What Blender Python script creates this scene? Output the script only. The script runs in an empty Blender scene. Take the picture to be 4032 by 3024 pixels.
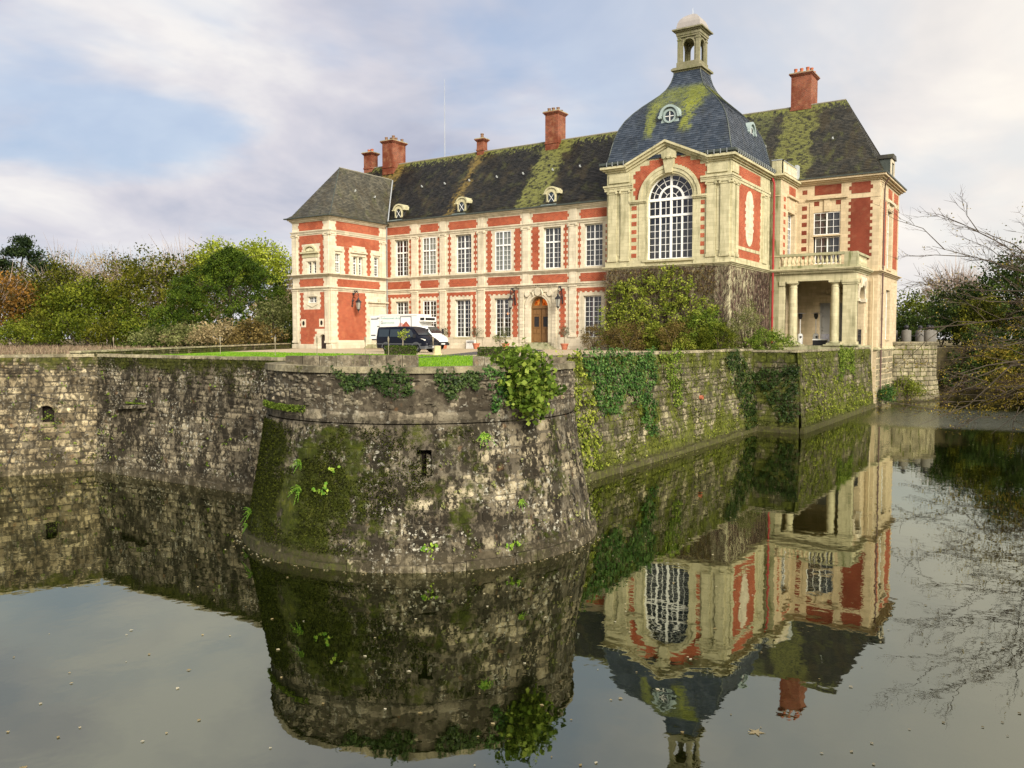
import bpy, math, random
import numpy as np
from mathutils import Vector, Matrix
from mathutils import noise as mnoise
from mathutils.geometry import tessellate_polygon
R = math.radians
random.seed(11)
rng = np.random.default_rng(11)
sc = bpy.context.scene
col = sc.collection

# ------------------------------------------------------------------ camera
cam_data = bpy.data.cameras.new("camera")
cam_data.sensor_width = 36.0
cam_data.lens = 3300.0 / 4032.0 * 36.0
cam_data.clip_start = 0.1
cam_data.clip_end = 3000.0
cam = bpy.data.objects.new("camera", cam_data)
cam.location = (0, 0, 1.10)
cam.rotation_euler = (R(90 - 3.14), 0, R(33.3))
col.objects.link(cam)
sc.camera = cam

# ------------------------------------------------------------------ light and sky
SUN = Vector((0.74, -0.50, 0.46)).normalized()
SUN_EL = math.asin(SUN.z)
SUN_AZ = math.atan2(SUN.x, SUN.y)
sun_data = bpy.data.lights.new("sun", 'SUN')
sun_data.energy = 3.6
sun_data.angle = R(28)
sun_data.color = (1.0, 0.935, 0.84)
sun = bpy.data.objects.new("sun", sun_data)
sun.rotation_euler = SUN.to_track_quat('Z', 'Y').to_euler()
sun.location = (40, -20, 60)
col.objects.link(sun)
sc.view_settings.view_transform = 'Standard'
sc.view_settings.look = 'None'
sc.view_settings.exposure = 0.84
sc.view_settings.gamma = 1.0
sc.cycles.max_bounces = 6
sc.cycles.diffuse_bounces = 2
sc.cycles.glossy_bounces = 3
sc.cycles.use_adaptive_sampling = True
sc.cycles.adaptive_threshold = 0.02
sc.cycles.transparent_max_bounces = 16
sc.cycles.use_denoising = True


class NT:
    """small node-tree writer"""
    def __init__(s, tree):
        s.t = tree
        s.n = tree.nodes
        s.n.clear()

    def add(s, typ, **kw):
        nd = s.n.new(typ)
        for k, v in kw.items():
            setattr(nd, k, v)
        return nd

    def put(s, sock, val):
        if isinstance(val, bpy.types.NodeSocket):
            s.t.links.new(val, sock)
        elif val is not None:
            if sock.type == 'RGBA' and hasattr(val, '__len__') and len(val) == 3:
                val = (*val, 1)
            sock.default_value = val

    def math(s, op, a, b=None, c=None, clamp=False):
        nd = s.add('ShaderNodeMath', operation=op, use_clamp=clamp)
        for i, v in enumerate((a, b, c)):
            if v is not None:
                s.put(nd.inputs[i], v)
        return nd.outputs[0]

    def mix(s, fac, a, b, blend='MIX'):
        nd = s.add('ShaderNodeMix', data_type='RGBA', blend_type=blend)
        s.put(nd.inputs[0], fac)
        s.put(nd.inputs[6], a)
        s.put(nd.inputs[7], b)
        return nd.outputs[2]

    def noise(s, vec, scale, detail=4, rough=0.55, dist=0.0):
        nd = s.add('ShaderNodeTexNoise')
        s.put(nd.inputs['Vector'], vec)
        nd.inputs['Scale'].default_value = scale
        nd.inputs['Detail'].default_value = detail
        nd.inputs['Roughness'].default_value = rough
        nd.inputs['Distortion'].default_value = dist
        return nd.outputs['Fac']

    def ramp(s, fac, stops, interp='LINEAR'):
        nd = s.add('ShaderNodeValToRGB')
        cr = nd.color_ramp
        cr.interpolation = interp
        while len(cr.elements) < len(stops):
            cr.elements.new(0.5)
        for e, (p, c) in zip(cr.elements, stops):
            e.position = p
            e.color = (*c, 1) if len(c) == 3 else c
        s.put(nd.inputs[0], fac)
        return nd.outputs[0]

    def step(s, x, lo, hi):
        nd = s.add('ShaderNodeMapRange', interpolation_type='SMOOTHSTEP')
        s.put(nd.inputs[0], x)
        nd.inputs[1].default_value = lo
        nd.inputs[2].default_value = hi
        return nd.outputs[0]

    def pos(s):
        return s.add('ShaderNodeNewGeometry').outputs['Position']

    def xyz(s, v):
        nd = s.add('ShaderNodeSeparateXYZ')
        s.put(nd.inputs[0], v)
        return nd.outputs

    def comb(s, x, y, z):
        nd = s.add('ShaderNodeCombineXYZ')
        for i, v in enumerate((x, y, z)):
            s.put(nd.inputs[i], v)
        return nd.outputs[0]

    def scale(s, v, sc3):
        nd = s.add('ShaderNodeVectorMath', operation='MULTIPLY')
        s.put(nd.inputs[0], v)
        nd.inputs[1].default_value = sc3
        return nd.outputs[0]

    def attr(s, name):
        return s.add('ShaderNodeAttribute', attribute_name=name).outputs

    def bump(s, h, strength, dist=0.05):
        nd = s.add('ShaderNodeBump')
        nd.inputs['Strength'].default_value = strength
        nd.inputs['Distance'].default_value = dist
        s.put(nd.inputs['Height'], h)
        return nd.outputs[0]

    def principled(s, color, rough=0.8, normal=None, metal=0.0, spec=0.3):
        b = s.add('ShaderNodeBsdfPrincipled')
        s.put(b.inputs['Base Color'], color)
        s.put(b.inputs['Roughness'], rough)
        s.put(b.inputs['Metallic'], metal)
        s.put(b.inputs['Specular IOR Level'], spec)
        if normal is not None:
            s.put(b.inputs['Normal'], normal)
        return b

    def out(s, sh):
        o = s.add('ShaderNodeOutputMaterial')
        s.t.links.new(sh if isinstance(sh, bpy.types.NodeSocket) else sh.outputs[0], o.inputs['Surface'])


world = bpy.data.worlds.new("World")
sc.world = world
world.use_nodes = True
w = NT(world.node_tree)
sky = w.add('ShaderNodeTexSky', sky_type='NISHITA')
sky.sun_disc = False
sky.sun_elevation = SUN_EL
sky.sun_rotation = SUN_AZ
sky.air_density = 1.2
sky.dust_density = 1.5
d3 = w.add('ShaderNodeTexCoord').outputs['Generated']
dx, dy, dz = w.xyz(d3)
den = w.math('ADD', w.math('MAXIMUM', dz, 0.0), 0.26)
cp = w.comb(w.math('DIVIDE', dx, den), w.math('DIVIDE', dy, den), 0.0)
n_big = w.noise(cp, 0.75, 5, 0.5, 0.35)
n_mid = w.noise(w.scale(cp, (1.0, 1.0, 1.0)), 1.9, 5, 0.58, 0.3)
n_mix = w.math('ADD', w.math('MULTIPLY', n_big, 0.55), w.math('MULTIPLY', n_mid, 0.45))
cloud = w.ramp(n_mix, [(0.38, (3.1, 3.3, 4.3)), (0.45, (4.1, 4.25, 5.05)), (0.52, (5.3, 5.2, 5.7)), (0.61, (7.0, 6.8, 6.7))])
cover = w.step(w.noise(w.scale(cp, (1.3, 0.9, 1.0)), 1.15, 5, 0.55, 0.3), 0.38, 0.56)
clear = w.mix(0.55, sky.outputs[0], (2.4, 3.7, 6.0))
skycol = w.mix(w.math('MULTIPLY_ADD', cover, 0.60, 0.40), clear, cloud)
skycol = w.mix(w.math('MULTIPLY', w.step(dz, 0.16, 0.0), 0.55), skycol, (6.9, 6.8, 6.9))
vd = w.add('ShaderNodeVectorMath', operation='DOT_PRODUCT')
w.put(vd.inputs[0], d3)
vd.inputs[1].default_value = Vector((0.97, 0.15, 0.2)).normalized()
glow = w.step(vd.outputs['Value'], -0.40, 0.42)
skycol = w.mix(glow, skycol, w.mix(0.68, skycol, (8.9, 8.2, 6.9)))
bg = w.add('ShaderNodeBackground')
w.put(bg.inputs[0], skycol)
bg.inputs[1].default_value = 0.074
wo = w.add('ShaderNodeOutputWorld')
world.node_tree.links.new(bg.outputs[0], wo.inputs[0])

# ------------------------------------------------------------------ mesh helpers
BASE = {}


def tagit(o, label=None, cat=None, group=None, kind=None):
    if label: o['label'] = label
    if cat: o['category'] = cat
    if group: o['group'] = group
    if kind: o['kind'] = kind
    return o


def empty(name, loc=(0, 0, 0), rz=0.0, label=None, cat=None, group=None):
    o = bpy.data.objects.new(name, None)
    o.empty_display_size = 0.3
    o.location = loc
    o.rotation_euler = (0, 0, rz)
    col.objects.link(o)
    BASE[o.name] = Vector(loc)
    return tagit(o, label, cat, group)


def local_root(o):
    """children of this root are written in its own coordinates"""
    BASE[o.name] = Vector((0, 0, 0))
    return o


def np_mesh(name, V, F, tint=None, smooth=False):
    me = bpy.data.meshes.new(name)
    V = np.asarray(V, np.float32)
    F = np.asarray(F, np.int32)
    k = F.shape[1]
    me.vertices.add(len(V))
    me.vertices.foreach_set('co', V.ravel())
    me.loops.add(F.size)
    me.loops.foreach_set('vertex_index', F.ravel())
    me.polygons.add(len(F))
    me.polygons.foreach_set('loop_start', np.arange(0, F.size, k, dtype=np.int32))
    me.polygons.foreach_set('loop_total', np.full(len(F), k, np.int32))
    if smooth:
        me.polygons.foreach_set('use_smooth', np.ones(len(F), bool))
    me.update(calc_edges=True)
    if tint is not None:
        at = me.attributes.new('tint', 'FLOAT', 'FACE')
        at.data.foreach_set('value', np.asarray(tint, np.float32))
    return me


def link(name, me, mat, parent=None, kind=None):
    if mat is not None and not me.materials:
        me.materials.append(mat)
    o = bpy.data.objects.new(name, me)
    col.objects.link(o)
    if parent is not None:
        o.parent = parent
        BASE[o.name] = BASE.get(parent.name, Vector((0, 0, 0)))
    if kind: o['kind'] = kind
    return o


class MB:
    def __init__(s):
        s.v = []
        s.f = []
        s.t = []
        s.tint = 0.5

    def face(s, pts):
        i = len(s.v)
        s.v.extend(pts)
        s.f.append(tuple(range(i, i + len(pts))))
        s.t.append(s.tint)

    def hexa(s, p):
        """8 points: bottom 0-3, top 4-7"""
        i = len(s.v)
        s.v.extend(p)
        for q in ((3, 2, 1, 0), (4, 5, 6, 7), (0, 1, 5, 4), (1, 2, 6, 5), (2, 3, 7, 6), (3, 0, 4, 7)):
            s.f.append(tuple(i + k for k in q))
            s.t.append(s.tint)

    def box(s, x0, x1, y0, y1, z0, z1):
        s.hexa([(x0, y0, z0), (x1, y0, z0), (x1, y1, z0), (x0, y1, z0), (x0, y0, z1), (x1, y0, z1), (x1, y1, z1), (x0, y1, z1)])
        return s

    def prism(s, poly, fn0, fn1):
        """poly: list of 2-D points; fn0 and fn1 map them to the two end planes"""
        i = len(s.v)
        n = len(poly)
        s.v.extend([fn0(*p) for p in poly])
        s.v.extend([fn1(*p) for p in poly])
        s.f.append(tuple(i + k for k in range(n - 1, -1, -1)))
        s.f.append(tuple(i + n + k for k in range(n)))
        s.t += [s.tint] * 2
        for k in range(n):
            j = (k + 1) % n
            s.f.append((i + k, i + j, i + n + j, i + n + k))
            s.t.append(s.tint)
        return s

    def tube(s, pts, rad, n=6, cap=True):
        i = len(s.v)
        pts = [Vector(p) for p in pts]
        m = len(pts)
        up = Vector((0, 0, 1))
        for k, p in enumerate(pts):
            dn = (pts[min(k + 1, m - 1)] - pts[max(k - 1, 0)])
            if dn.length < 1e-6: dn = Vector((0, 0, 1))
            dn.normalize()
            a = dn.cross(up if abs(dn.z) < 0.95 else Vector((1, 0, 0))).normalized()
            b = dn.cross(a)
            r = rad[k] if hasattr(rad, '__len__') else rad
            for q in range(n):
                t = 2 * math.pi * q / n
                s.v.append(tuple(p + a * (r * math.cos(t)) + b * (r * math.sin(t))))
        for k in range(m - 1):
            for q in range(n):
                q2 = (q + 1) % n
                s.f.append((i + k * n + q, i + k * n + q2, i + (k + 1) * n + q2, i + (k + 1) * n + q))
                s.t.append(s.tint)
        if cap:
            s.f.append(tuple(i + q for q in range(n - 1, -1, -1)))
            s.f.append(tuple(i + (m - 1) * n + q for q in range(n)))
            s.t += [s.tint] * 2
        return s

    def lathe(s, c, prof, n=16, a0=0.0, a1=2 * math.pi, sq=None):
        """prof: list of (r, z) from the bottom up round the axis c=(x,y)"""
        i = len(s.v)
        full = abs(a1 - a0 - 2 * math.pi) < 1e-6
        m = n if full else n + 1
        for r, z in prof:
            for q in range(m):
                t = a0 + (a1 - a0) * q / n
                s.v.append((c[0] + r * math.cos(t), c[1] + r * math.sin(t), z))
        for k in range(len(prof) - 1):
            for q in range(n):
                q2 = (q + 1) % m
                s.f.append((i + k * m + q, i + k * m + q2, i + (k + 1) * m + q2, i + (k + 1) * m + q))
                s.t.append(s.tint)
        if full:
            if prof[0][0] > 1e-4:
                s.f.append(tuple(i + q for q in range(m - 1, -1, -1)))
                s.t.append(s.tint)
            if prof[-1][0] > 1e-4:
                s.f.append(tuple(i + (len(prof) - 1) * m + q for q in range(m)))
                s.t.append(s.tint)
        return s

    def build(s, name, mat, parent=None, smooth=False, kind=None, tint=False, label=None):
        off = BASE.get(parent.name, Vector((0, 0, 0))) if parent is not None else Vector((0, 0, 0))
        me = bpy.data.meshes.new(name)
        me.from_pydata([(p[0] - off.x, p[1] - off.y, p[2] - off.z) for p in s.v], [], s.f)
        if smooth:
            me.polygons.foreach_set('use_smooth', [True] * len(me.polygons))
            try:
                me.set_sharp_from_angle(angle=R(40))
            except Exception:
                pass
        if tint:
            at = me.attributes.new('tint', 'FLOAT', 'FACE')
            at.data.foreach_set('value', s.t)
        me.update()
        o = link(name, me, mat, parent, kind)
        if label: o['label'] = label
        return o


class Wall:
    """a vertical wall plane: s runs along t, d out along the normal"""
    def __init__(s, ox, oy, tx, ty):
        s.o = (ox, oy)
        s.t = (tx, ty)
        s.n = (ty, -tx)

    def P(s, a, z, d=0.0):
        return (s.o[0] + s.t[0] * a + s.n[0] * d, s.o[1] + s.t[1] * a + s.n[1] * d, z)

    def box(s, mb, a0, a1, z0, z1, d0, d1):
        P = s.P
        mb.hexa([P(a0, z0, d1), P(a1, z0, d1), P(a1, z0, d0), P(a0, z0, d0), P(a0, z1, d1), P(a1, z1, d1), P(a1, z1, d0), P(a0, z1, d0)])
        return mb


def noise_at(x, y=0.0, z=0.0):
    return mnoise.noise(Vector((x, y, z)))


def copy_tree(o, parent=None):
    c = o.copy()
    col.objects.link(c)
    c.parent = parent
    for ch in o.children:
        copy_tree(ch, c)
    return c
# ------------------------------------------------------------------ materials
MATS = {}


def material(name):
    m = bpy.data.materials.new(name)
    m.use_nodes = True
    MATS[name] = m
    return m, NT(m.node_tree)


def plain(name, c, rough=0.6, metal=0.0, spec=0.4, var=0.12, sc_=3.0):
    m, t = material(name)
    n = t.noise(t.pos(), sc_, 4, 0.6)
    colr = t.mix(n, tuple(x * (1 - var) for x in c), tuple(min(1, x * (1 + var)) for x in c))
    t.out(t.principled(colr, rough, None, metal, spec))
    return m


def facade_stone(name, c_lo, c_hi, grime, amount, joint=0.31):
    m, t = material(name)
    p = t.pos()
    x, y, z = t.xyz(p)
    u = t.math('ADD', x, y)
    n1 = t.noise(p, 0.55, 5, 0.6)
    n2 = t.noise(p, 5.0, 5, 0.65)
    base = t.mix(t.math('MULTIPLY_ADD', n1, 0.6, t.math('MULTIPLY', n2, 0.4)), c_lo, c_hi)
    br = t.add('ShaderNodeTexBrick')
    t.put(br.inputs['Vector'], t.comb(u, z, 0.0))
    br.inputs['Color1'].default_value = (0.74, 0.74, 0.72, 1)
    br.inputs['Color2'].default_value = (1, 1, 1, 1)
    br.inputs['Mortar'].default_value = (0.62, 0.60, 0.55, 1)
    br.inputs['Scale'].default_value = 1.0
    br.inputs['Mortar Size'].default_value = 0.008
    br.inputs['Brick Width'].default_value = 0.72
    br.inputs['Row Height'].default_value = joint
    base = t.mix(0.8, base, br.outputs['Color'], 'MULTIPLY')
    st = t.noise(t.scale(p, (1.6, 1.6, 0.22)), 1.3, 6, 0.65)
    st2 = t.noise(p, 0.35, 3, 0.5)
    gm = t.math('MULTIPLY', t.step(st, 0.44, 0.70), t.math('MULTIPLY', t.step(st2, 0.25, 0.6), amount))
    base = t.mix(gm, base, grime)
    bp = t.bump(t.math('ADD', n2, t.math('MULTIPLY', br.outputs['Fac'], -0.6)), 0.35, 0.02)
    t.out(t.principled(base, 0.85, bp, 0, 0.2))
    return m


STONE = facade_stone('limestone', (0.60, 0.515, 0.365), (0.78, 0.70, 0.53), (0.33, 0.29, 0.20), 0.60)
STONE_W = facade_stone('limestone_weathered', (0.48, 0.43, 0.25), (0.65, 0.60, 0.39), (0.20, 0.19, 0.10), 0.85)
STONE_O = facade_stone('limestone_ochre', (0.54, 0.425, 0.26), (0.68, 0.555, 0.365), (0.29, 0.25, 0.15), 0.45)
STONE_G = facade_stone('limestone_mossy', (0.33, 0.315, 0.19), (0.46, 0.44, 0.27), (0.10, 0.115, 0.035), 1.0)


def brick_mat(name, c1, c2, mortar, var=0.25):
    m, t = material(name)
    p = t.pos()
    x, y, z = t.xyz(p)
    br = t.add('ShaderNodeTexBrick')
    t.put(br.inputs['Vector'], t.comb(t.math('ADD', x, y), z, 0.0))
    br.inputs['Color1'].default_value = (*c1, 1)
    br.inputs['Color2'].default_value = (*c2, 1)
    br.inputs['Mortar'].default_value = (*mortar, 1)
    br.inputs['Scale'].default_value = 1.0
    br.inputs['Mortar Size'].default_value = 0.017
    br.inputs['Mortar Smooth'].default_value = 0.2
    br.inputs['Bias'].default_value = -0.1
    br.inputs['Brick Width'].default_value = 0.27
    br.inputs['Row Height'].default_value = 0.11
    n1 = t.noise(p, 0.5, 4, 0.6)
    colr = t.mix(t.math('MULTIPLY', t.step(n1, 0.40, 0.64), min(1.0, var * 1.8)), br.outputs['Color'], tuple(c * 0.5 for c in c1))
    n2 = t.noise(p, 1.7, 5, 0.6)
    colr = t.mix(t.math('MULTIPLY', t.step(n2, 0.50, 0.68), 0.45), colr, (c1[0] * 1.1, c1[1] * 2.1, c1[2] * 2.2))
    bp = t.bump(t.math('MULTIPLY', br.outputs['Fac'], -1.0), 0.6, 0.015)
    t.out(t.principled(colr, 0.85, bp, 0, 0.2))
    return m


BRICK = brick_mat('red_brick', (0.42, 0.080, 0.036), (0.25, 0.048, 0.025), (0.44, 0.18, 0.095))
BRICK_D = brick_mat('painted_brick', (0.23, 0.050, 0.026), (0.19, 0.042, 0.022), (0.22, 0.065, 0.036), 0.3)
BRICK_C = brick_mat('chimney_brick', (0.30, 0.078, 0.036), (0.14, 0.045, 0.026), (0.28, 0.16, 0.105), 0.9)


def slate_mat(name, c1, c2, moss_bands, ridge_z, moss_amt, bluish=0.0, streak=()):
    """c1,c2 slate colours; moss_bands: list of (x0,x1,colour,strength) stains running down the slope below chimneys"""
    m, t = material(name)
    p = t.pos()
    x, y, z = t.xyz(p)
    tint = t.attr('tint')[2]
    n1 = t.noise(p, 0.45, 5, 0.6)
    n2 = t.noise(p, 3.0, 5, 0.65)
    base = t.mix(tint, c1, c2)
    base = t.mix(t.math('MULTIPLY', t.step(n1, 0.4, 0.7), 0.55), base, tuple(c * 0.5 for c in c1))
    br = t.noise(t.scale(p, (1.5, 1.5, 0.5)), 0.55, 6, 0.65)
    base = t.mix(t.math('MULTIPLY', t.step(br, 0.48, 0.66), 0.6 if bluish == 0 else 0.15), base, (0.052, 0.040, 0.020))
    pale = t.noise(p, 7.0, 4, 0.7)
    base = t.mix(t.math('MULTIPLY', t.step(pale, 0.60, 0.72), 0.28), base, (0.16, 0.15, 0.11))
    g = t.noise(t.scale(p, (1.1, 1.1, 0.45)), 0.9, 6, 0.65)
    base = t.mix(t.math('MULTIPLY', t.step(g, 0.52, 0.70), moss_amt), base, (0.085, 0.090, 0.028))
    # moss hanging down from the ridge in ragged tongues
    if ridge_z is not None:
        tong = t.noise(t.scale(p, (2.2, 2.2, 0.12)), 1.6, 5, 0.7)
        h = t.math('SUBTRACT', t.math('SUBTRACT', ridge_z, z), t.math('MULTIPLY_ADD', tong, 5.2, -2.1))
        base = t.mix(t.math('MULTIPLY', t.step(h, 0.1, -0.5), 0.8), base, (0.19, 0.20, 0.05))
    for (x0, x1, cc, k) in moss_bands:
        wob = t.math('MULTIPLY_ADD', t.noise(t.scale(p, (1.0, 1.0, 1.0)), 0.9, 6, 0.7), 3.4, -1.7)
        xx = t.math('ADD', x, wob)
        mk = t.math('MULTIPLY', t.step(xx, x0 - 0.3, x0 + 0.3), t.step(xx, x1 + 0.35, x1 - 0.35))
        mk = t.math('MULTIPLY', mk, t.step(t.math('MULTIPLY_ADD', tint, 0.22, t.noise(p, 2.6, 6, 0.75)), 0.42, 0.66))
        base = t.mix(t.math('MULTIPLY', mk, k), base, cc)
    for (y0, sl, wd, z0, z1, ax, cc, k) in streak:
        q = x if ax == 'x' else y
        off = t.math('SUBTRACT', q, t.math('MULTIPLY_ADD', z, sl, y0))
        off = t.math('ABSOLUTE', t.math('ADD', off, t.math('MULTIPLY_ADD', t.noise(p, 1.1, 5, 0.7), 1.8, -0.9)))
        mk = t.math('MULTIPLY', t.step(off, wd, wd * 0.35), t.math('MULTIPLY', t.step(z, z0, z0 + 0.9), t.step(z, z1, z1 - 0.8)))
        mk = t.math('MULTIPLY', mk, t.step(t.noise(t.scale(p, (1.5, 1.5, 0.6)), 2.0, 6, 0.7), 0.33, 0.55))
        base = t.mix(t.math('MULTIPLY', mk, k), base, cc)
    bp = t.bump(n2, 0.3, 0.02)
    t.out(t.principled(base, t.math('MULTIPLY_ADD', n2, 0.25, 0.36), bp, 0, 0.5 if bluish else 0.28))
    return m


GRN = (0.165, 0.168, 0.045)
OCH = (0.215, 0.15, 0.038)
SLATE = slate_mat('roof_slate', (0.026, 0.029, 0.033), (0.062, 0.060, 0.056),
                  [(-45.7, -42.6, GRN, 0.95), (-54.4, -53.4, OCH, 0.75), (-67.6, -64.6, OCH, 0.85), (-24.9, -21.9, GRN, 0.85)], None, 0.5)
SLATE_M = slate_mat('roof_slate_ridge', (0.007, 0.007, 0.006), (0.022, 0.020, 0.016),
                    [(-45.7, -42.6, GRN, 0.95), (-54.4, -53.4, OCH, 0.75), (-67.6, -64.6, OCH, 0.85)], 21.45, 0.45)
SLATE_R = slate_mat('roof_slate_pavilion', (0.020, 0.020, 0.017), (0.055, 0.050, 0.037),
                    [(-28.6, -26.6, (0.13, 0.14, 0.045), 0.6), (-25.2, -21.9, GRN, 0.85)], 25.4, 0.75)
SLATE_W = slate_mat('roof_slate_wing', (0.052, 0.050, 0.038), (0.125, 0.113, 0.078), [], None, 0.45)
YG = (0.225, 0.245, 0.032)
SLATE_D = slate_mat('dome_slate', (0.026, 0.038, 0.056), (0.066, 0.082, 0.106), [], None, 0.10, 1.0,
                    streak=[(-28.95, 0.05, 1.5, 20.6, 24.0, 'x', YG, 0.9), (-30.6, 0.0, 1.9, 21.0, 24.0, 'x', (0.16, 0.18, 0.05), 0.85), (-27.8, 0.0, 0.8, 18.6, 23.6, 'x', YG, 0.85), (-31.2, 0.0, 0.6, 18.4, 22.6, 'x', YG, 0.7), (-28.4, 0.0, 3.2, 21.6, 24.2, 'x', (0.17, 0.19, 0.05), 0.7)])


def metal_mat(name, c1, c2, rough, metal=0.6):
    m, t = material(name)
    n = t.noise(t.scale(t.pos(), (1, 1, 0.4)), 2.5, 5, 0.6)
    t.out(t.principled(t.mix(n, c1, c2), rough, None, metal, 0.4))
    return m


ZINC = metal_mat('zinc', (0.30, 0.32, 0.33), (0.52, 0.54, 0.54), 0.45, 0.3)
LEAD = metal_mat('lead_sheet', (0.36, 0.40, 0.40), (0.60, 0.60, 0.56), 0.5, 0.2)
GUTTER = metal_mat('gutter', (0.030, 0.038, 0.034), (0.10, 0.115, 0.095), 0.5, 0.2)
COPPER = metal_mat('verdigris', (0.24, 0.31, 0.29), (0.40, 0.47, 0.44), 0.6, 0.1)
IRON = plain('wrought_iron', (0.025, 0.024, 0.026), 0.5, 0.3, 0.4)
PIPE_R = plain('red_pipe_paint', (0.30, 0.022, 0.020), 0.45)
PIPE_B = plain('brown_pipe_paint', (0.10, 0.055, 0.045), 0.5)
PIPE_G = plain('grey_pipe_paint', (0.24, 0.24, 0.23), 0.5)
PIPE_S = plain('stone_pipe_paint', (0.52, 0.43, 0.27), 0.5)
WHITE = plain('white_paint', (0.80, 0.79, 0.74), 0.45, 0, 0.4, 0.06)
DARK = plain('dark_interior', (0.020, 0.015, 0.012), 0.9, 0, 0.1)  # near-black colour standing in for the shade inside rooms and hollows
CURTAIN = plain('curtain', (0.62, 0.54, 0.42), 0.9, 0, 0.1, 0.2)
CURTAIN_R = plain('red_curtain', (0.16, 0.030, 0.040), 0.9, 0, 0.1, 0.3)
BLIND = plain('grey_blind', (0.115, 0.105, 0.100), 0.8, 0, 0.1, 0.1)
BLIND_L = plain('pale_blind', (0.42, 0.42, 0.38), 0.8, 0, 0.1, 0.1)
TERRA = plain('terracotta', (0.42, 0.14, 0.075), 0.8, 0, 0.2, 0.2, 6)
CLOTH = plain('white_cloth', (0.80, 0.79, 0.86), 0.85, 0, 0.1, 0.05)
BLACKP = plain('black_plastic', (0.018, 0.018, 0.020), 0.45, 0, 0.4)
RUBBER = plain('tyre_rubber', (0.014, 0.014, 0.014), 0.85, 0, 0.2)
ALLOY = plain('alloy_rim', (0.45, 0.46, 0.47), 0.3, 0.8, 0.5)
GREYP = plain('grey_bumper', (0.075, 0.080, 0.085), 0.55, 0, 0.35)
CHIM_POT = plain('chimney_pot', (0.20, 0.12, 0.075), 0.9, 0, 0.1, 0.3, 6)
CHIM_POT_R = plain('red_chimney_pot', (0.38, 0.12, 0.06), 0.9, 0, 0.1, 0.3, 6)
WOODP = plain('weathered_post', (0.24, 0.20, 0.14), 0.85, 0, 0.15, 0.3, 8)
WOODL = plain('cut_wood', (0.55, 0.43, 0.24), 0.8, 0, 0.15, 0.3, 8)
BARK = plain('bark', (0.075, 0.060, 0.042), 0.95, 0, 0.1, 0.4, 5)
BARK_P = plain('pale_bark', (0.34, 0.28, 0.24), 0.95, 0, 0.1, 0.25, 5)
PAINT_B = plain('dark_blue_car_paint', (0.004, 0.005, 0.011), 0.30, 0.0, 0.25, 0.05)
PAINT_W = plain('white_car_paint', (0.78, 0.78, 0.76), 0.25, 0, 0.5, 0.03)
PAINT_P = plain('white_box_panel', (0.74, 0.74, 0.70), 0.5, 0, 0.4, 0.06)
CARGLASS = plain('vehicle_glass', (0.020, 0.028, 0.032), 0.06, 0, 0.8, 0.1)
LAMPGLASS = plain('headlight_glass', (0.75, 0.72, 0.60), 0.15, 0, 0.7, 0.1)
STEEL = plain('brushed_steel', (0.45, 0.45, 0.46), 0.3, 0.8, 0.5)
PLATE = plain('number_plate', (0.75, 0.75, 0.72), 0.4)
PRINT_G = plain('print_green', (0.16, 0.42, 0.36), 0.6)
PRINT_D = plain('print_dark', (0.10, 0.13, 0.10), 0.6)
PRINT_R = plain('print_red', (0.42, 0.11, 0.075), 0.6)
PRINT_P = plain('print_pink', (0.62, 0.33, 0.30), 0.6)
PRINT_K = plain('print_brown', (0.30, 0.075, 0.045), 0.6)

m, t = material('oak_door')
p = t.pos()
n = t.noise(t.scale(p, (14, 14, 0.8)), 1.5, 5, 0.6)
t.out(t.principled(t.mix(n, (0.115, 0.055, 0.018), (0.26, 0.135, 0.045)), 0.5, None, 0, 0.4))
OAK = m
DOORDARK = plain('old_plank_door', (0.045, 0.030, 0.026), 0.8, 0, 0.2, 0.3, 6)
GREYDOOR = plain('grey_door_paint', (0.30, 0.29, 0.26), 0.6, 0, 0.3, 0.1)

m, t = material('window_glass')
lw = t.add('ShaderNodeLayerWeight')
lw.inputs['Blend'].default_value = 0.42
tr = t.add('ShaderNodeBsdfTransparent')
tr.inputs[0].default_value = (0.80, 0.82, 0.80, 1)
gl = t.add('ShaderNodeBsdfGlossy')
gl.inputs['Roughness'].default_value = 0.03
gl.inputs['Color'].default_value = (0.92, 0.92, 0.92, 1)
wv = t.noise(t.pos(), 1.6, 2, 0.5)
t.put(gl.inputs['Normal'], t.bump(wv, 0.06, 0.05))
mx = t.add('ShaderNodeMixShader')
t.put(mx.inputs[0], t.math('MULTIPLY_ADD', lw.outputs['Fresnel'], 0.38, 0.05))
t.t.links.new(tr.outputs[0], mx.inputs[1])
t.t.links.new(gl.outputs[0], mx.inputs[2])
t.out(mx)
GLASS = m

m, t = material('warm_lamp')
em = t.add('ShaderNodeEmission')
em.inputs[0].default_value = (1.0, 0.32, 0.05, 1)
em.inputs[1].default_value = 1.1
t.out(em)
WARM = m
m, t = material('lit_fanlight')
em = t.add('ShaderNodeEmission')
nn = t.noise(t.pos(), 5.0, 4, 0.7)
t.put(em.inputs[0], t.ramp(nn, [(0.35, (0.10, 0.012, 0.004)), (0.5, (0.75, 0.13, 0.015)), (0.66, (1.0, 0.50, 0.10))]))
em.inputs[1].default_value = 0.42
t.out(em)
FANLIT = m


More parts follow.
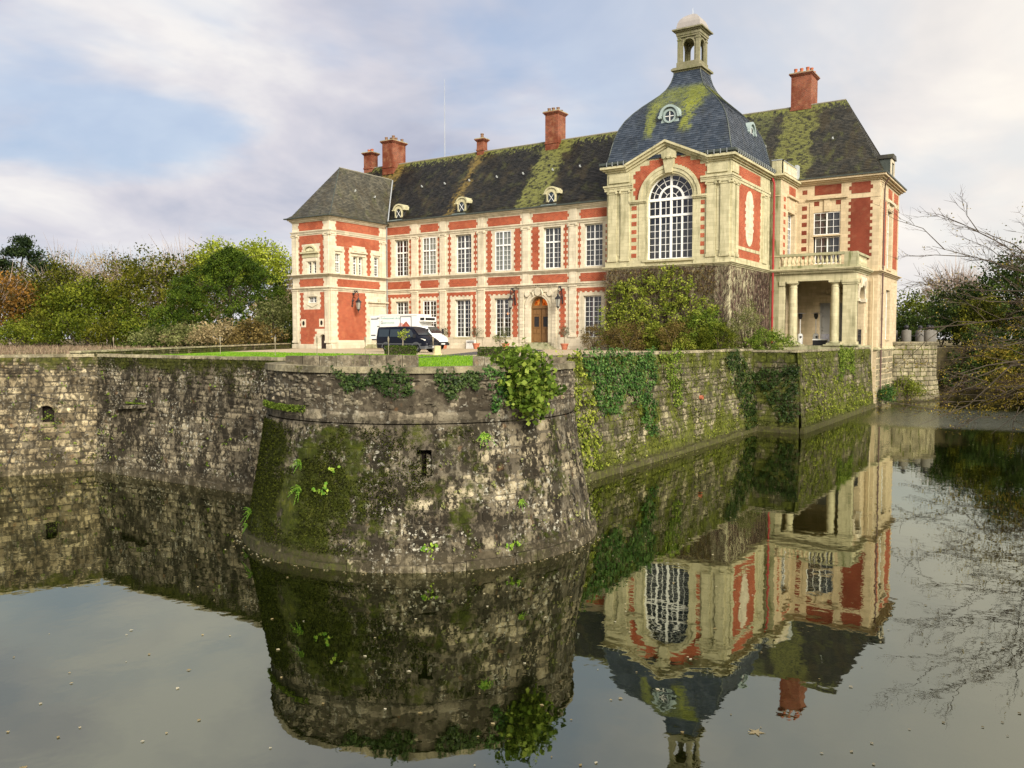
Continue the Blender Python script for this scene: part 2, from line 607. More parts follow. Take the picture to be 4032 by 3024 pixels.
def old_stone(name, cols, moss=0.4, moss_col=(0.055, 0.068, 0.012), dark=0.5, lichen=0.3, mask=None, dark_col=(0.018, 0.015, 0.010), tinted=True, wet=-5.05):
    """weathered moat masonry; mask(t, x, y, z) gives an extra moss map with a shape of its own"""
    m, t = material(name)
    cols = [tuple(q * 0.74 for q in cc) for cc in cols]
    p = t.pos()
    x, y, z = t.xyz(p)
    n1 = t.noise(p, 1.3, 3, 0.6)
    n2 = t.noise(p, 9.0, 4, 0.7)
    base = t.ramp(n1, [(0.30, cols[0]), (0.5, cols[1]), (0.68, cols[2])])
    if tinted:
        tint = t.attr('tint')[2]
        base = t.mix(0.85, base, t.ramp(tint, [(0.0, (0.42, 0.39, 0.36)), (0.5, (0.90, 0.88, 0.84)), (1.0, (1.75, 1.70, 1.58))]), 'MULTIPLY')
    base = t.mix(t.math('MULTIPLY', t.step(n2, 0.50, 0.68), 0.45), base, tuple(c * 0.42 for c in cols[0]))
    st = t.noise(t.scale(p, (1.5, 1.5, 0.7)), 1.1, 5, 0.68)
    st_f = t.noise(t.scale(p, (1.0, 1.0, 0.8)), 6.0, 4, 0.7)
    dk = t.math('MULTIPLY', t.step(t.math('MULTIPLY_ADD', st_f, 0.55, t.math('MULTIPLY', st, 0.62)), 0.530, 0.625), dark)
    base = t.mix(dk, base, dark_col)
    rust = t.noise(p, 2.1, 2, 0.6)
    base = t.mix(t.math('MULTIPLY', t.step(rust, 0.66, 0.78), 0.35), base, (0.20, 0.095, 0.035))
    li = t.noise(p, 7.5, 4, 0.66)
    li2 = t.noise(p, 1.0, 2, 0.5)
    base = t.mix(t.math('MULTIPLY', t.math('MULTIPLY', t.step(li, 0.565, 0.615), t.step(li2, 0.44, 0.58)), lichen), base, (0.40, 0.38, 0.30))
    mo = t.noise(p, 0.85, 4, 0.66)
    mo_f = t.noise(p, 7.0, 3, 0.7)
    mos = t.math('MULTIPLY_ADD', mo_f, 0.35, t.math('MULTIPLY', mo, 0.75))
    if mask is not None:
        mos = t.math('ADD', mos, mask(t, x, y, z))
    mf = t.math('MULTIPLY', t.step(mos, 0.78 - 0.45 * moss, 0.92 - 0.45 * moss), 0.93)
    mcol = t.ramp(t.noise(p, 4.0, 4, 0.6), [(0.30, tuple(c * 0.45 for c in moss_col)), (0.52, moss_col), (0.72, (moss_col[0] * 1.9, moss_col[1] * 1.75, moss_col[2] * 1.4))])
    base = t.mix(mf, base, mcol)
    # tide mark: silt left on the stones by the water
    tide = t.step(t.math('ADD', z, t.math('MULTIPLY', n1, 0.25)), wet + 0.35, wet - 0.1)
    base = t.mix(t.math('MULTIPLY', t.math('MULTIPLY', tide, t.step(st_f, 0.30, 0.60)), 0.8), base, (0.060, 0.050, 0.030))
    hh = t.math('ADD', t.math('MULTIPLY', n2, 0.7), t.math('MULTIPLY', t.noise(p, 28.0, 2, 0.7), 0.3))
    hh = t.math('MULTIPLY_ADD', mf, t.math('MULTIPLY_ADD', mo_f, 0.8, 0.2), hh)
    t.out(t.principled(base, 0.93, t.bump(hh, 0.9, 0.05), 0, 0.12))
    return m


BEIGE = ((0.18, 0.145, 0.090), (0.34, 0.28, 0.175), (0.54, 0.46, 0.30))
GREYB = ((0.12, 0.100, 0.070), (0.24, 0.205, 0.140), (0.42, 0.37, 0.26))
PALE = ((0.21, 0.185, 0.12), (0.34, 0.30, 0.195), (0.46, 0.415, 0.275))


def m_tower(t, x, y, z):
    a = t.step(x, -14.6, -18.6)
    b = t.step(z, -1.3, -2.2)
    return t.math('SUBTRACT', t.math('MULTIPLY', t.math('MULTIPLY', a, b), 0.19), t.math('MULTIPLY', t.step(z, -1.55, -1.2), 0.10))


def m_w1(t, x, y, z):
    return t.math('SUBTRACT', t.math('MULTIPLY', t.step(z, -0.9, 0.1), 0.24), 0.02)


def m_w2(t, x, y, z):
    return t.math('ADD', t.math('MULTIPLY', t.step(z, -3.4, -5.2), 0.10), t.math('MULTIPLY', t.step(z, -1.0, 0.2), 0.10))


OLD_T = old_stone('tower_stone', ((0.12, 0.10, 0.07), (0.24, 0.205, 0.138), (0.46, 0.405, 0.28)), 0.46, (0.036, 0.046, 0.005), 0.97, 0.95, m_tower)
OLD_U = old_stone('tower_upper_rubble', ((0.15, 0.125, 0.088), (0.26, 0.225, 0.160), (0.37, 0.33, 0.235)), 0.20, (0.06, 0.065, 0.015), 0.55, 0.45, None, tinted=True)
OLD_0 = old_stone('moat_wall_pale_stone', BEIGE, 0.28, (0.058, 0.062, 0.014), 0.78, 0.35, m_w1)
OLD_1 = old_stone('moat_wall_dark_stone', GREYB, 0.36, (0.050, 0.055, 0.010), 0.95, 0.85, m_w1)
OLD_2 = old_stone('moat_wall_green_stone', PALE, 0.60, (0.085, 0.098, 0.014), 0.62, 0.3, m_w2)
OLD_B = old_stone('bastion_stone', GREYB, 0.66, (0.080, 0.092, 0.016), 0.55, 0.25, m_w2)
OLD_R = old_stone('round_wall_stone', PALE, 0.12, (0.09, 0.10, 0.03), 0.25, 0.1, None)
JOINT = old_stone('lime_mortar', ((0.09, 0.075, 0.052), (0.17, 0.142, 0.096), (0.27, 0.23, 0.158)), 0.30, (0.05, 0.055, 0.012), 0.75, 0.25, m_w1, tinted=False)
JOINT_T = old_stone('tower_mortar', ((0.085, 0.072, 0.05), (0.165, 0.14, 0.096), (0.26, 0.225, 0.155)), 0.40, (0.046, 0.054, 0.008), 0.8, 0.4, m_tower, tinted=False)
JOINT_G = old_stone('green_mortar', ((0.075, 0.068, 0.040), (0.12, 0.11, 0.065), (0.19, 0.17, 0.10)), 0.58, (0.085, 0.095, 0.016), 0.5, 0.1, m_w2, tinted=False)
COPE = old_stone('coping_stone', PALE, 0.34, (0.085, 0.090, 0.018), 0.35, 0.35, None)


def leaf_mat(name, stops, trans=0.35, rough=0.55):
    m, t = material(name)
    tint = t.attr('tint')[2]
    c = t.ramp(tint, stops)
    df = t.principled(c, rough, None, 0, 0.10)
    tl = t.add('ShaderNodeBsdfTranslucent')
    t.put(tl.inputs[0], c)
    mx = t.add('ShaderNodeMixShader')
    mx.inputs[0].default_value = trans
    t.t.links.new(df.outputs[0], mx.inputs[1])
    t.t.links.new(tl.outputs[0], mx.inputs[2])
    t.out(mx)
    return m


def L3(a, b, c):
    return [(0.0, a), (0.5, b), (1.0, c)]


LEAF_CEDAR = leaf_mat('leaf_cedar', L3((0.010, 0.022, 0.002), (0.052, 0.092, 0.009), (0.145, 0.205, 0.022)))
LEAF_OLIVE = leaf_mat('leaf_olive', L3((0.020, 0.026, 0.003), (0.085, 0.092, 0.008), (0.21, 0.205, 0.022)))
LEAF_GREEN = leaf_mat('leaf_green', L3((0.024, 0.038, 0.003), (0.098, 0.128, 0.010), (0.24, 0.265, 0.028)))
LEAF_YEL = leaf_mat('leaf_yellow_green', L3((0.12, 0.15, 0.015), (0.30, 0.36, 0.03), (0.46, 0.50, 0.07)))
LEAF_GOLD = leaf_mat('leaf_gold', L3((0.07, 0.060, 0.008), (0.22, 0.165, 0.022), (0.44, 0.33, 0.055)))
LEAF_ORANGE = leaf_mat('leaf_orange', L3((0.055, 0.045, 0.012), (0.19, 0.105, 0.022), (0.34, 0.17, 0.035)))
LEAF_BROWN = leaf_mat('leaf_brown', L3((0.12, 0.10, 0.045), (0.32, 0.25, 0.12), (0.54, 0.43, 0.23)))
LEAF_PINE = leaf_mat('leaf_pine', L3((0.010, 0.020, 0.008), (0.028, 0.048, 0.016), (0.065, 0.095, 0.03)))
LEAF_YEW = leaf_mat('leaf_yew', L3((0.010, 0.022, 0.004), (0.036, 0.062, 0.012), (0.10, 0.14, 0.028)))
LEAF_IVY = leaf_mat('leaf_ivy', L3((0.012, 0.038, 0.008), (0.045, 0.110, 0.018), (0.14, 0.23, 0.06)), 0.2, 0.4)
LEAF_IVYD = leaf_mat('leaf_dark_ivy', L3((0.010, 0.022, 0.006), (0.030, 0.055, 0.012), (0.075, 0.11, 0.03)), 0.2, 0.4)
LEAF_BUSH = leaf_mat('leaf_bush', L3((0.030, 0.055, 0.006), (0.12, 0.19, 0.02), (0.30, 0.37, 0.06)))
LEAF_CREEP = leaf_mat('leaf_creeper', L3((0.045, 0.068, 0.008), (0.18, 0.225, 0.022), (0.40, 0.43, 0.07)))
LEAF_RUST = leaf_mat('leaf_rust', L3((0.035, 0.026, 0.008), (0.150, 0.110, 0.032), (0.30, 0.22, 0.075)))
LEAF_SAGE = leaf_mat('leaf_sage', L3((0.070, 0.085, 0.025), (0.19, 0.205, 0.065), (0.33, 0.33, 0.13)))
LEAF_OLIVETREE = leaf_mat('leaf_olive_tree', L3((0.035, 0.048, 0.025), (0.095, 0.115, 0.060), (0.20, 0.22, 0.13)))
LEAF_BOX = leaf_mat('leaf_box', L3((0.016, 0.034, 0.004), (0.055, 0.095, 0.012), (0.14, 0.19, 0.03)))
LEAF_FERN = leaf_mat('leaf_fern', L3((0.05, 0.13, 0.015), (0.14, 0.30, 0.03), (0.42, 0.55, 0.08)))
LEAF_FALL = leaf_mat('leaf_fallen', L3((0.32, 0.24, 0.10), (0.52, 0.42, 0.22), (0.72, 0.66, 0.48)))
LEAF_DRY = leaf_mat('dry_stem', L3((0.13, 0.085, 0.060), (0.28, 0.20, 0.13), (0.40, 0.32, 0.20)))
LEAF_TWIG = leaf_mat('dead_twig', L3((0.030, 0.020, 0.016), (0.090, 0.055, 0.042), (0.19, 0.13, 0.095)), 0.0)
LEAF_TWIGP = leaf_mat('pale_twig', L3((0.16, 0.115, 0.085), (0.32, 0.245, 0.19), (0.48, 0.38, 0.31)), 0.1)

# ground materials
m, t = material('lawn_grass')
p = t.pos()
n = t.noise(p, 0.6, 5, 0.6)
n2 = t.noise(t.scale(p, (1, 1, 1)), 14, 4, 0.7)
c = t.mix(t.math('MULTIPLY_ADD', n, 0.6, t.math('MULTIPLY', n2, 0.4)), (0.085, 0.20, 0.008), (0.235, 0.42, 0.022))
t.out(t.principled(c, 0.8, t.bump(n2, 0.8, 0.05), 0, 0.15))
LAWN = m
m, t = material('gravel')
p = t.pos()
n = t.noise(p, 0.5, 4, 0.6)
n2 = t.noise(p, 22, 4, 0.7)
c = t.mix(t.math('MULTIPLY_ADD', n, 0.5, t.math('MULTIPLY', n2, 0.5)), (0.34, 0.265, 0.165), (0.56, 0.46, 0.31))
t.out(t.principled(c, 0.95, t.bump(n2, 0.8, 0.03), 0, 0.1))
GRAVEL = m
m, t = material('asphalt')
p = t.pos()
n2 = t.noise(p, 16, 4, 0.7)
t.out(t.principled(t.mix(n2, (0.055, 0.050, 0.050), (0.125, 0.115, 0.110)), 0.9, t.bump(n2, 0.5, 0.02), 0, 0.15))
ASPH = m
m, t = material('rough_meadow')
p = t.pos()
n = t.noise(p, 0.12, 5, 0.6)
n2 = t.noise(p, 2.5, 5, 0.7)
c = t.ramp(t.math('MULTIPLY_ADD', n, 0.7, t.math('MULTIPLY', n2, 0.3)), [(0.35, (0.075, 0.085, 0.018)), (0.5, (0.155, 0.125, 0.060)), (0.65, (0.235, 0.175, 0.115))])
t.out(t.principled(c, 0.95, t.bump(n2, 0.8, 0.1), 0, 0.1))
FIELD = m
m, t = material('earth_bank')
p = t.pos()
n2 = t.noise(p, 1.5, 6, 0.7)
t.out(t.principled(t.ramp(n2, [(0.3, (0.020, 0.017, 0.010)), (0.55, (0.060, 0.050, 0.024)), (0.75, (0.11, 0.085, 0.035))]), 0.95, t.bump(n2, 0.9, 0.2), 0, 0.1))
EARTH = m

# moat water: a dark green body under a mirror surface, ruffled by wind in one far patch
m, t = material('moat_water')
p = t.pos()
x, y, z = t.xyz(p)
r1 = t.noise(t.scale(p, (1.0, 1.0, 1.0)), 0.9, 3, 0.5)
r2 = t.noise(p, 3.4, 3, 0.5)
rf = t.noise(p, 4.5, 4, 0.6)
ruf = t.math('MULTIPLY', t.math('MULTIPLY', t.step(y, 66, 74), t.step(y, 92, 84)), t.step(x, -14.6, -12.0))
ruf = t.math('ADD', ruf, t.math('MULTIPLY', t.step(y, 40, 90), 0.025))
h = t.math('ADD', t.math('MULTIPLY', r1, 0.0042), t.math('MULTIPLY', r2, 0.0006))
h = t.math('MULTIPLY_ADD', t.math('MULTIPLY', ruf, rf), 0.10, h)
nm = t.bump(h, 1.0, 1.0)
gl = t.add('ShaderNodeBsdfGlossy')
gl.inputs['Roughness'].default_value = 0.015
gl.inputs['Color'].default_value = (0.88, 0.90, 0.74, 1)
t.put(gl.inputs['Normal'], nm)
df = t.add('ShaderNodeBsdfDiffuse')
df.inputs['Color'].default_value = (0.004, 0.006, 0.001, 1)
fr = t.add('ShaderNodeFresnel')
fr.inputs['IOR'].default_value = 1.75
t.put(fr.inputs['Normal'], nm)
mx = t.add('ShaderNodeMixShader')
t.put(mx.inputs[0], t.math('MULTIPLY_ADD', fr.outputs[0], 0.80, 0.19))
t.t.links.new(df.outputs[0], mx.inputs[1])
t.t.links.new(gl.outputs[0], mx.inputs[2])
t.out(mx)
WATER = m

OLD_POST = plain('grey_post_stone', (0.15, 0.14, 0.12), 0.9, 0, 0.15, 0.3, 4)
STONE_T = facade_stone('turret_stone', (0.19, 0.18, 0.10), (0.33, 0.30, 0.20), (0.095, 0.105, 0.025), 0.9)
LEADP = metal_mat('old_lead', (0.24, 0.225, 0.215), (0.46, 0.41, 0.35), 0.5, 0.1)
RIDGE = metal_mat('ridge_clay', (0.16, 0.15, 0.11), (0.34, 0.31, 0.24), 0.8, 0.0)
# ------------------------------------------------------------------ ground, moat water
ZW = -5.5
TC = (-18.7, 22.8)      # round corner tower
TR = 5.2
RC = (-16.6, 100.3)     # far round terrace
hole = [(-59, -11.7), (-40.45, 23.75), (-23.85, 23.75)]
for k in range(0, 29):
    a = R(170 + k * (279 / 28.0))
    hole.append((TC[0] + (TR - 0.12) * math.cos(a), TC[1] + (TR - 0.12) * math.sin(a)))
hole += [(-18.72, 28.2), (-18.72, 59.45), (-15.42, 59.45), (-15.42, 85.9), (-15.05, 86.2), (-15.05, 95.0)]
for k in range(0, 14):
    a = R(-68 + k * 10.0)
    hole.append((RC[0] + 5.15 * math.cos(a), RC[1] + 5.15 * math.sin(a)))
hole += [(-11.5, 106.3), (-6, 106.8), (-1, 107.5), (3.0, 108), (3.0, 60), (3.0, 2.9), (-0.45, 0.6), (-34.0, -21.3)]
outer = [(-900, -700), (900, -700), (900, 900), (-900, 900)]


def flat_sheet(name, loops, z, mat, kind='structure'):
    pts = [p for lp in loops for p in lp]
    tris = tessellate_polygon([[Vector((p[0], p[1], 0)) for p in lp] for lp in loops])
    me = bpy.data.meshes.new(name)
    fs = []
    for a, b, c in tris:
        pa, pb, pc = pts[a], pts[b], pts[c]
        cr = (pb[0] - pa[0]) * (pc[1] - pa[1]) - (pb[1] - pa[1]) * (pc[0] - pa[0])
        fs.append((a, b, c) if cr > 0 else (a, c, b))
    me.from_pydata([(p[0], p[1], z) for p in pts], [], fs)
    me.update()
    return link(name, me, mat, None, kind)


flat_sheet('ground', [outer, hole], 0.0, FIELD)
flat_sheet('water', [[(-140, -80), (60, -80), (60, 180), (-140, 180)]], ZW, WATER)
flat_sheet('gravel_forecourt', [[(-66.5, 61.0), (-57.5, 44.6), (-41, 43.0), (-33, 42.3), (-27.5, 40), (-19.3, 32), (-19.3, 59.6), (-16, 59.6), (-16, 69), (-36, 70.2), (-62.6, 70.2), (-62.6, 61.0)]], 0.004, GRAVEL)
flat_sheet('lawn', [[(-45.2, 24.4), (-19.3, 24.4), (-19.3, 31.8), (-27.5, 39.8), (-33, 42.1), (-41, 42.8), (-57.2, 44.3)]], 0.008, LAWN)
flat_sheet('path', [[(-27.8, 28.5), (-29, 34), (-30.2, 38.4), (-32.4, 45.5), (-36.5, 60), (-40.2, 66.8), (-45.2, 66.8), (-40, 55.8), (-32.8, 41.6), (-30.1, 33.9), (-29.0, 28.5)]], 0.012, ASPH)
# earth banks of the moat where no wall stands (far right, right and camera side)
mb = MB()
bank = [(-12.0, 104.6), (-11.5, 106.3), (-6, 106.8), (-1, 107.5), (3.0, 108), (3.0, 60), (3.0, 2.9), (-0.45, 0.6), (-34.0, -21.3), (-59, -11.7)]
bp = []
for (x0, y0), (x1, y1) in zip(bank[:-1], bank[1:]):
    n = max(1, int(math.hypot(x1 - x0, y1 - y0) / 2))
    for k in range(n):
        bp.append((x0 + (x1 - x0) * k / n, y0 + (y1 - y0) * k / n))
bp.append(bank[-1])
cx0, cy0 = -8.0, 60.0
rows = []
for zz, push in ((0.0, 0.0), (-2.2, 0.5), (-4.4, 1.0), (-6.2, 1.3)):
    row = []
    for (xx, yy) in bp:
        dx_, dy_ = cx0 - xx, cy0 - yy
        l_ = math.hypot(dx_, dy_)
        pu = push * (0.7 + 0.6 * noise_at(xx * 0.4, yy * 0.4, zz)) if yy > 30 else 0
        row.append((xx + dx_ / l_ * pu, yy + dy_ / l_ * pu, zz))
    rows.append(row)
for a_, b_ in zip(rows[:-1], rows[1:]):
    for k in range(len(bp) - 1):
        mb.face([a_[k], b_[k], b_[k + 1], a_[k + 1]])
tagit(mb.build('earth_bank', EARTH), kind='structure')

# ------------------------------------------------------------------ masonry
CAMV = Vector((0, 0, 1.1))


def stone_mesh(mb, surf, u0, u1, v0, v1, proud, gap, rnd):
    """one dressed stone on surf(u, v, d): back ring in the mortar, front ring, raised centre"""
    uw, vw = u1 - u0, v1 - v0
    g = gap
    cu, cv = min(0.18 * uw, 0.07), min(0.22 * vw, 0.06)
    ring = [(cu, 0), (uw - cu, 0), (uw, cv), (uw, vw - cv), (uw - cu, vw), (cu, vw), (0, vw - cv), (0, cv)]
    j = [(rnd.uniform(-1, 1) * 0.018, rnd.uniform(-1, 1) * 0.016) for _ in ring]
    back, front = [], []
    for (a, b), (ja, jb) in zip(ring, j):
        a2 = u0 + g + (a / uw) * (uw - 2 * g) + ja
        b2 = v0 + g + (b / vw) * (vw - 2 * g) + jb
        back.append(surf(a2, b2, -0.06))
        um, vm = (u0 + u1) / 2, (v0 + v1) / 2
        front.append(surf(um + (a2 - um) * 0.90, vm + (b2 - vm) * 0.86, proud * rnd.uniform(0.55, 1.0)))
    mid = [surf(u0 + uw * f, v0 + vw * rnd.uniform(0.4, 0.6), proud * rnd.uniform(0.9, 1.5)) for f in (0.32, 0.68)]
    i = len(mb.v)
    mb.v.extend(back)
    mb.v.extend(front)
    mb.v.extend(mid)
    for k in range(8):
        q = (k + 1) % 8
        mb.f.append((i + k, i + q, i + 8 + q, i + 8 + k))
        mb.t.append(mb.tint)
    L, Rr = i + 16, i + 17
    F = [i + 8 + k for k in range(8)]
    for fc in ((F[0], F[1], Rr, L), (F[1], F[2], Rr), (F[2], F[3], Rr), (F[3], F[4], Rr), (F[4], F[5], L, Rr), (F[5], F[6], L), (F[6], F[7], L), (F[7], F[0], L)):
        mb.f.append(fc)
        mb.t.append(mb.tint)


def lay_stones(parent, surf, u0, u1, zs, wr, mat, rnd, skip=None, limit=300, proud=(0.02, 0.055), gap=0.012, name='stone', tint=(0.15, 0.9), jag=True, extra_tint=None, budget=None, wander=1.0, drop=0.05):
    stones = []
    for r, (za, zb) in enumerate(zip(zs[:-1], zs[1:])):
        u = u0 - rnd.uniform(0, wr[1])
        while u < u1:
            wd = rnd.uniform(*wr) * (1.25 if rnd.random() < 0.18 else 1)
            ua, ub = max(u, u0), min(u + wd, u1)
            u += wd
            if ub - ua < 0.12: continue
            um_ = (ua + ub) / 2
            w0_ = 0.055 * noise_at(um_ * 0.55, za * 1.7, 3.0) * wander
            w1_ = 0.055 * noise_at(um_ * 0.55, zb * 1.7, 3.0) * wander
            if rnd.random() < drop: continue
            za_, zb_ = za + w0_ + rnd.uniform(-0.012, 0.012), zb + w1_ + rnd.uniform(-0.012, 0.012)
            pieces = [(ua, ub, za_, zb_)]
            if jag and rnd.random() < 0.13 and zb - za > 0.26:
                zm = za + (zb - za) * rnd.uniform(0.42, 0.58)
                um = ua + (ub - ua) * rnd.uniform(0.4, 0.6)
                pieces = [(ua, um, za, zm), (um, ub, za, zm), (ua, ub, zm, zb)]
            for (a, b, c, d_) in pieces:
                if skip and skip((a + b) / 2, (c + d_) / 2, a, b, c, d_): continue
                p = Vector(surf((a + b) / 2, (c + d_) / 2, 0))
                stones.append(((b - a) * (d_ - c) / (p - CAMV).length_squared, a, b, c, d_))
    stones.sort(reverse=True)
    lim = limit if budget is None else min(limit, budget[0])
    rest = MB()
    n = 0
    for k, (_, a, b, c, d_) in enumerate(stones):
        tn = rnd.uniform(*tint)
        if extra_tint: tn = max(0, min(1, tn + extra_tint(a, c)))
        if k < lim:
            mb = MB()
            mb.tint = tn
            stone_mesh(mb, surf, a, b, c, d_, rnd.uniform(*proud), gap, rnd)
            mb.build(name, mat, parent, tint=True)
            n += 1
        else:
            rest.tint = tn
            stone_mesh(rest, surf, a, b, c, d_, rnd.uniform(*proud), gap, rnd)
    if budget is not None: budget[0] -= n
    if rest.f:
        rest.build('small_stones', mat, parent, kind='stuff', tint=True)


def surf_sheet(parent, surf, us, zs, mat, name='wall_core', skip=None, d=0.0, wob=0.0):
    mb = MB()
    nz = len(zs)
    for u in us:
        for z in zs:
            q = surf(u, z, 0)
            mb.v.append(surf(u, z, d + wob * noise_at(q[0] * 1.3, q[1] * 1.3, z * 1.3)))
    for i in range(len(us) - 1):
        for j in range(nz - 1):
            if skip and skip((us[i] + us[i + 1]) / 2, (zs[j] + zs[j + 1]) / 2): continue
            mb.f.append((i * nz + j, (i + 1) * nz + j, (i + 1) * nz + j + 1, i * nz + j + 1))
            mb.t.append(0.5)
    return mb.build(name, mat, parent, smooth=wob > 0)


def lin(a, b, n):
    return [a + (b - a) * k / n for k in range(n + 1)]


def courses(z0, z1, lo, hi, rnd):
    zs = [z0]
    while zs[-1] < z1 - lo:
        zs.append(min(zs[-1] + rnd.uniform(lo, hi), z1))
    zs[-1] = z1
    return zs


rd = random.Random(5)

# --- round corner tower: battered below the ledge, upright rubble above
tower = empty('round_corner_tower', (TC[0], TC[1], ZW), label='squat round stone tower with battered mossy foot standing in the moat', cat='tower')


def tower_surf(u, z, d):
    """u is arc length at r=5.5"""
    a = u / 5.5
    r = TR if z > -1.38 else TR + 0.08 + 0.72 * ((-1.38 - z) / 4.2) ** 1.15
    r += d
    return (TC[0] + r * math.cos(a), TC[1] + r * math.sin(a), z)


def arc(deg):
    return R(deg) * 5.5


SL = (arc(-52.7), arc(-48.2), -2.86, -2.12)     # keyhole loop


def in_slot(u, z, *b):
    if b:
        return b[1] > SL[0] and b[0] < SL[1] and b[3] > SL[2] and b[2] < SL[3]
    return SL[0] < u < SL[1] and SL[2] < z < SL[3]


us = sorted(lin(arc(-205), arc(72), 120) + [SL[0], SL[1]])
zl = sorted([-6.2] + lin(-5.6, -1.40, 14) + [SL[2], SL[3]])
surf_sheet(tower, tower_surf, us, zl, JOINT_T, 'lower_wall', skip=in_slot, wob=0.03)
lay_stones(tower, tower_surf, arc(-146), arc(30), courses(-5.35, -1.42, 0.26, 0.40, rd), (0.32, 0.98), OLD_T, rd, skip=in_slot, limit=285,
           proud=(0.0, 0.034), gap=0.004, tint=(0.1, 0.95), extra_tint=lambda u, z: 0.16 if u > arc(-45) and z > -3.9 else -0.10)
# loop: recess, cheeks, lintel, sill
mb = MB()
c0 = (SL[0] + SL[1]) / 2
for (a, b, c, d_) in ((SL[0], SL[0] + 0.13, SL[2], SL[3] - 0.16), (SL[1] - 0.15, SL[1], SL[2], SL[3] - 0.16)):
    pts = [tower_surf(a, c, 0.03), tower_surf(b, c, -0.10), tower_surf(b, c, -0.5), tower_surf(a, c, -0.5), tower_surf(a, d_, 0.03), tower_surf(b, d_, -0.10), tower_surf(b, d_, -0.5), tower_surf(a, d_, -0.5)]
    mb.hexa(pts)
mb.tint = 0.75
mb.build('loop_jamb', OLD_T, tower, tint=True)
mb = MB()
mb.face([tower_surf(SL[0], SL[2], -0.5), tower_surf(SL[1], SL[2], -0.5), tower_surf(SL[1], SL[3], -0.5), tower_surf(SL[0], SL[3], -0.5)])
mb.face([tower_surf(SL[0], SL[3], 0.0), tower_surf(SL[0], SL[3], -0.5), tower_surf(SL[1], SL[3], -0.5), tower_surf(SL[1], SL[3], 0.0)])
mb.face([tower_surf(SL[0], SL[2], 0.02), tower_surf(SL[1], SL[2], 0.02), tower_surf(SL[1], SL[2] + 0.1, -0.5), tower_surf(SL[0], SL[2] + 0.1, -0.5)])
mb.build('loop_recess', DARK, tower)
# ledge course: big ashlars, proud of the batter, with a shadow gap below
lay_stones(tower, tower_surf, arc(-205), arc(60), [-1.33, -0.98], (0.75, 1.5), OLD_U, rd, limit=40, proud=(0.085, 0.11), gap=0.006, name='ledge_stone', tint=(0.35, 0.85), jag=False, wander=0.3, drop=0.0)
mb = MB()
for k in range(80):
    a0, a1 = arc(-205 + 277 * k / 80), arc(-205 + 277 * (k + 1) / 80)
    mb.hexa([tower_surf(a0, -1.37, 0.07), tower_surf(a1, -1.37, 0.07), tower_surf(a1, -1.37, -0.1), tower_surf(a0, -1.37, -0.1),
             tower_surf(a0, -1.0, 0.07), tower_surf(a1, -1.0, 0.07), tower_surf(a1, -1.0, -0.1), tower_surf(a0, -1.0, -0.1)])
mb.build('ledge', JOINT_T, tower)
# upper rubble band: lumpy mortar-covered core with small stones breaking through
surf_sheet(tower, tower_surf, lin(arc(-205), arc(72), 230), lin(-1.0, 0.12, 12), OLD_U, 'upper_wall', d=0.03, wob=0.045)
rub = MB()
for k in range(420):
    u, z = arc(rd.uniform(-135, 45)), rd.uniform(-0.96, 0.0)
    wd, ht = rd.uniform(0.10, 0.34), rd.uniform(0.06, 0.17)
    rub.tint = rd.uniform(0.35, 0.95)
    stone_mesh(rub, tower_surf, u, u + wd, z, min(z + ht, 0.08), rd.uniform(0.045, 0.085), 0.004, rd)
rub.build('rubble', OLD_U, tower, kind='stuff', tint=True)
# coping blocks of the rim
u = arc(-172)
while u < arc(40):
    wd = rd.uniform(1.1, 2.3)
    mb = MB()
    mb.tint = rd.uniform(0.35, 0.8)
    seg = 5
    zz0, zz1 = 0.09 + rd.uniform(-0.01, 0.01), 0.265 + rd.uniform(-0.012, 0.012)
    for k in range(seg):
        a0, a1 = u + 0.01 + (wd - 0.02) * k / seg, u + 0.01 + (wd - 0.02) * (k + 1) / seg
        mb.hexa([tower_surf(a0, zz0, 0.12), tower_surf(a1, zz0, 0.12), tower_surf(a1, zz0, -0.5), tower_surf(a0, zz0, -0.5),
                 tower_surf(a0, zz1, 0.10), tower_surf(a1, zz1, 0.10), tower_surf(a1, zz1, -0.5), tower_surf(a0, zz1, -0.5)])
    mb.build('coping_stone', COPE, tower, tint=True)
    u += wd
# footing at the waterline
u = arc(-205)
while u < arc(70):
    wd = rd.uniform(0.6, 1.7)
    mb = MB()
    mb.tint = rd.uniform(0.3, 0.8)
    zt = -5.26 + rd.uniform(-0.09, 0.09)
    for k in range(3):
        a0, a1 = u + wd * k / 3, u + (wd - 0.02) * (k + 1) / 3
        mb.hexa([tower_surf(a0, -6.2, 0.10), tower_surf(a1, -6.2, 0.10), tower_surf(a1, -6.2, -0.3), tower_surf(a0, -6.2, -0.3),
                 tower_surf(a0, zt, 0.13), tower_surf(a1, zt, 0.13), tower_surf(a1, zt, -0.1), tower_surf(a0, zt, -0.1)])
    mb.build('footing_stone', OLD_T, tower, tint=True)
    u += wd
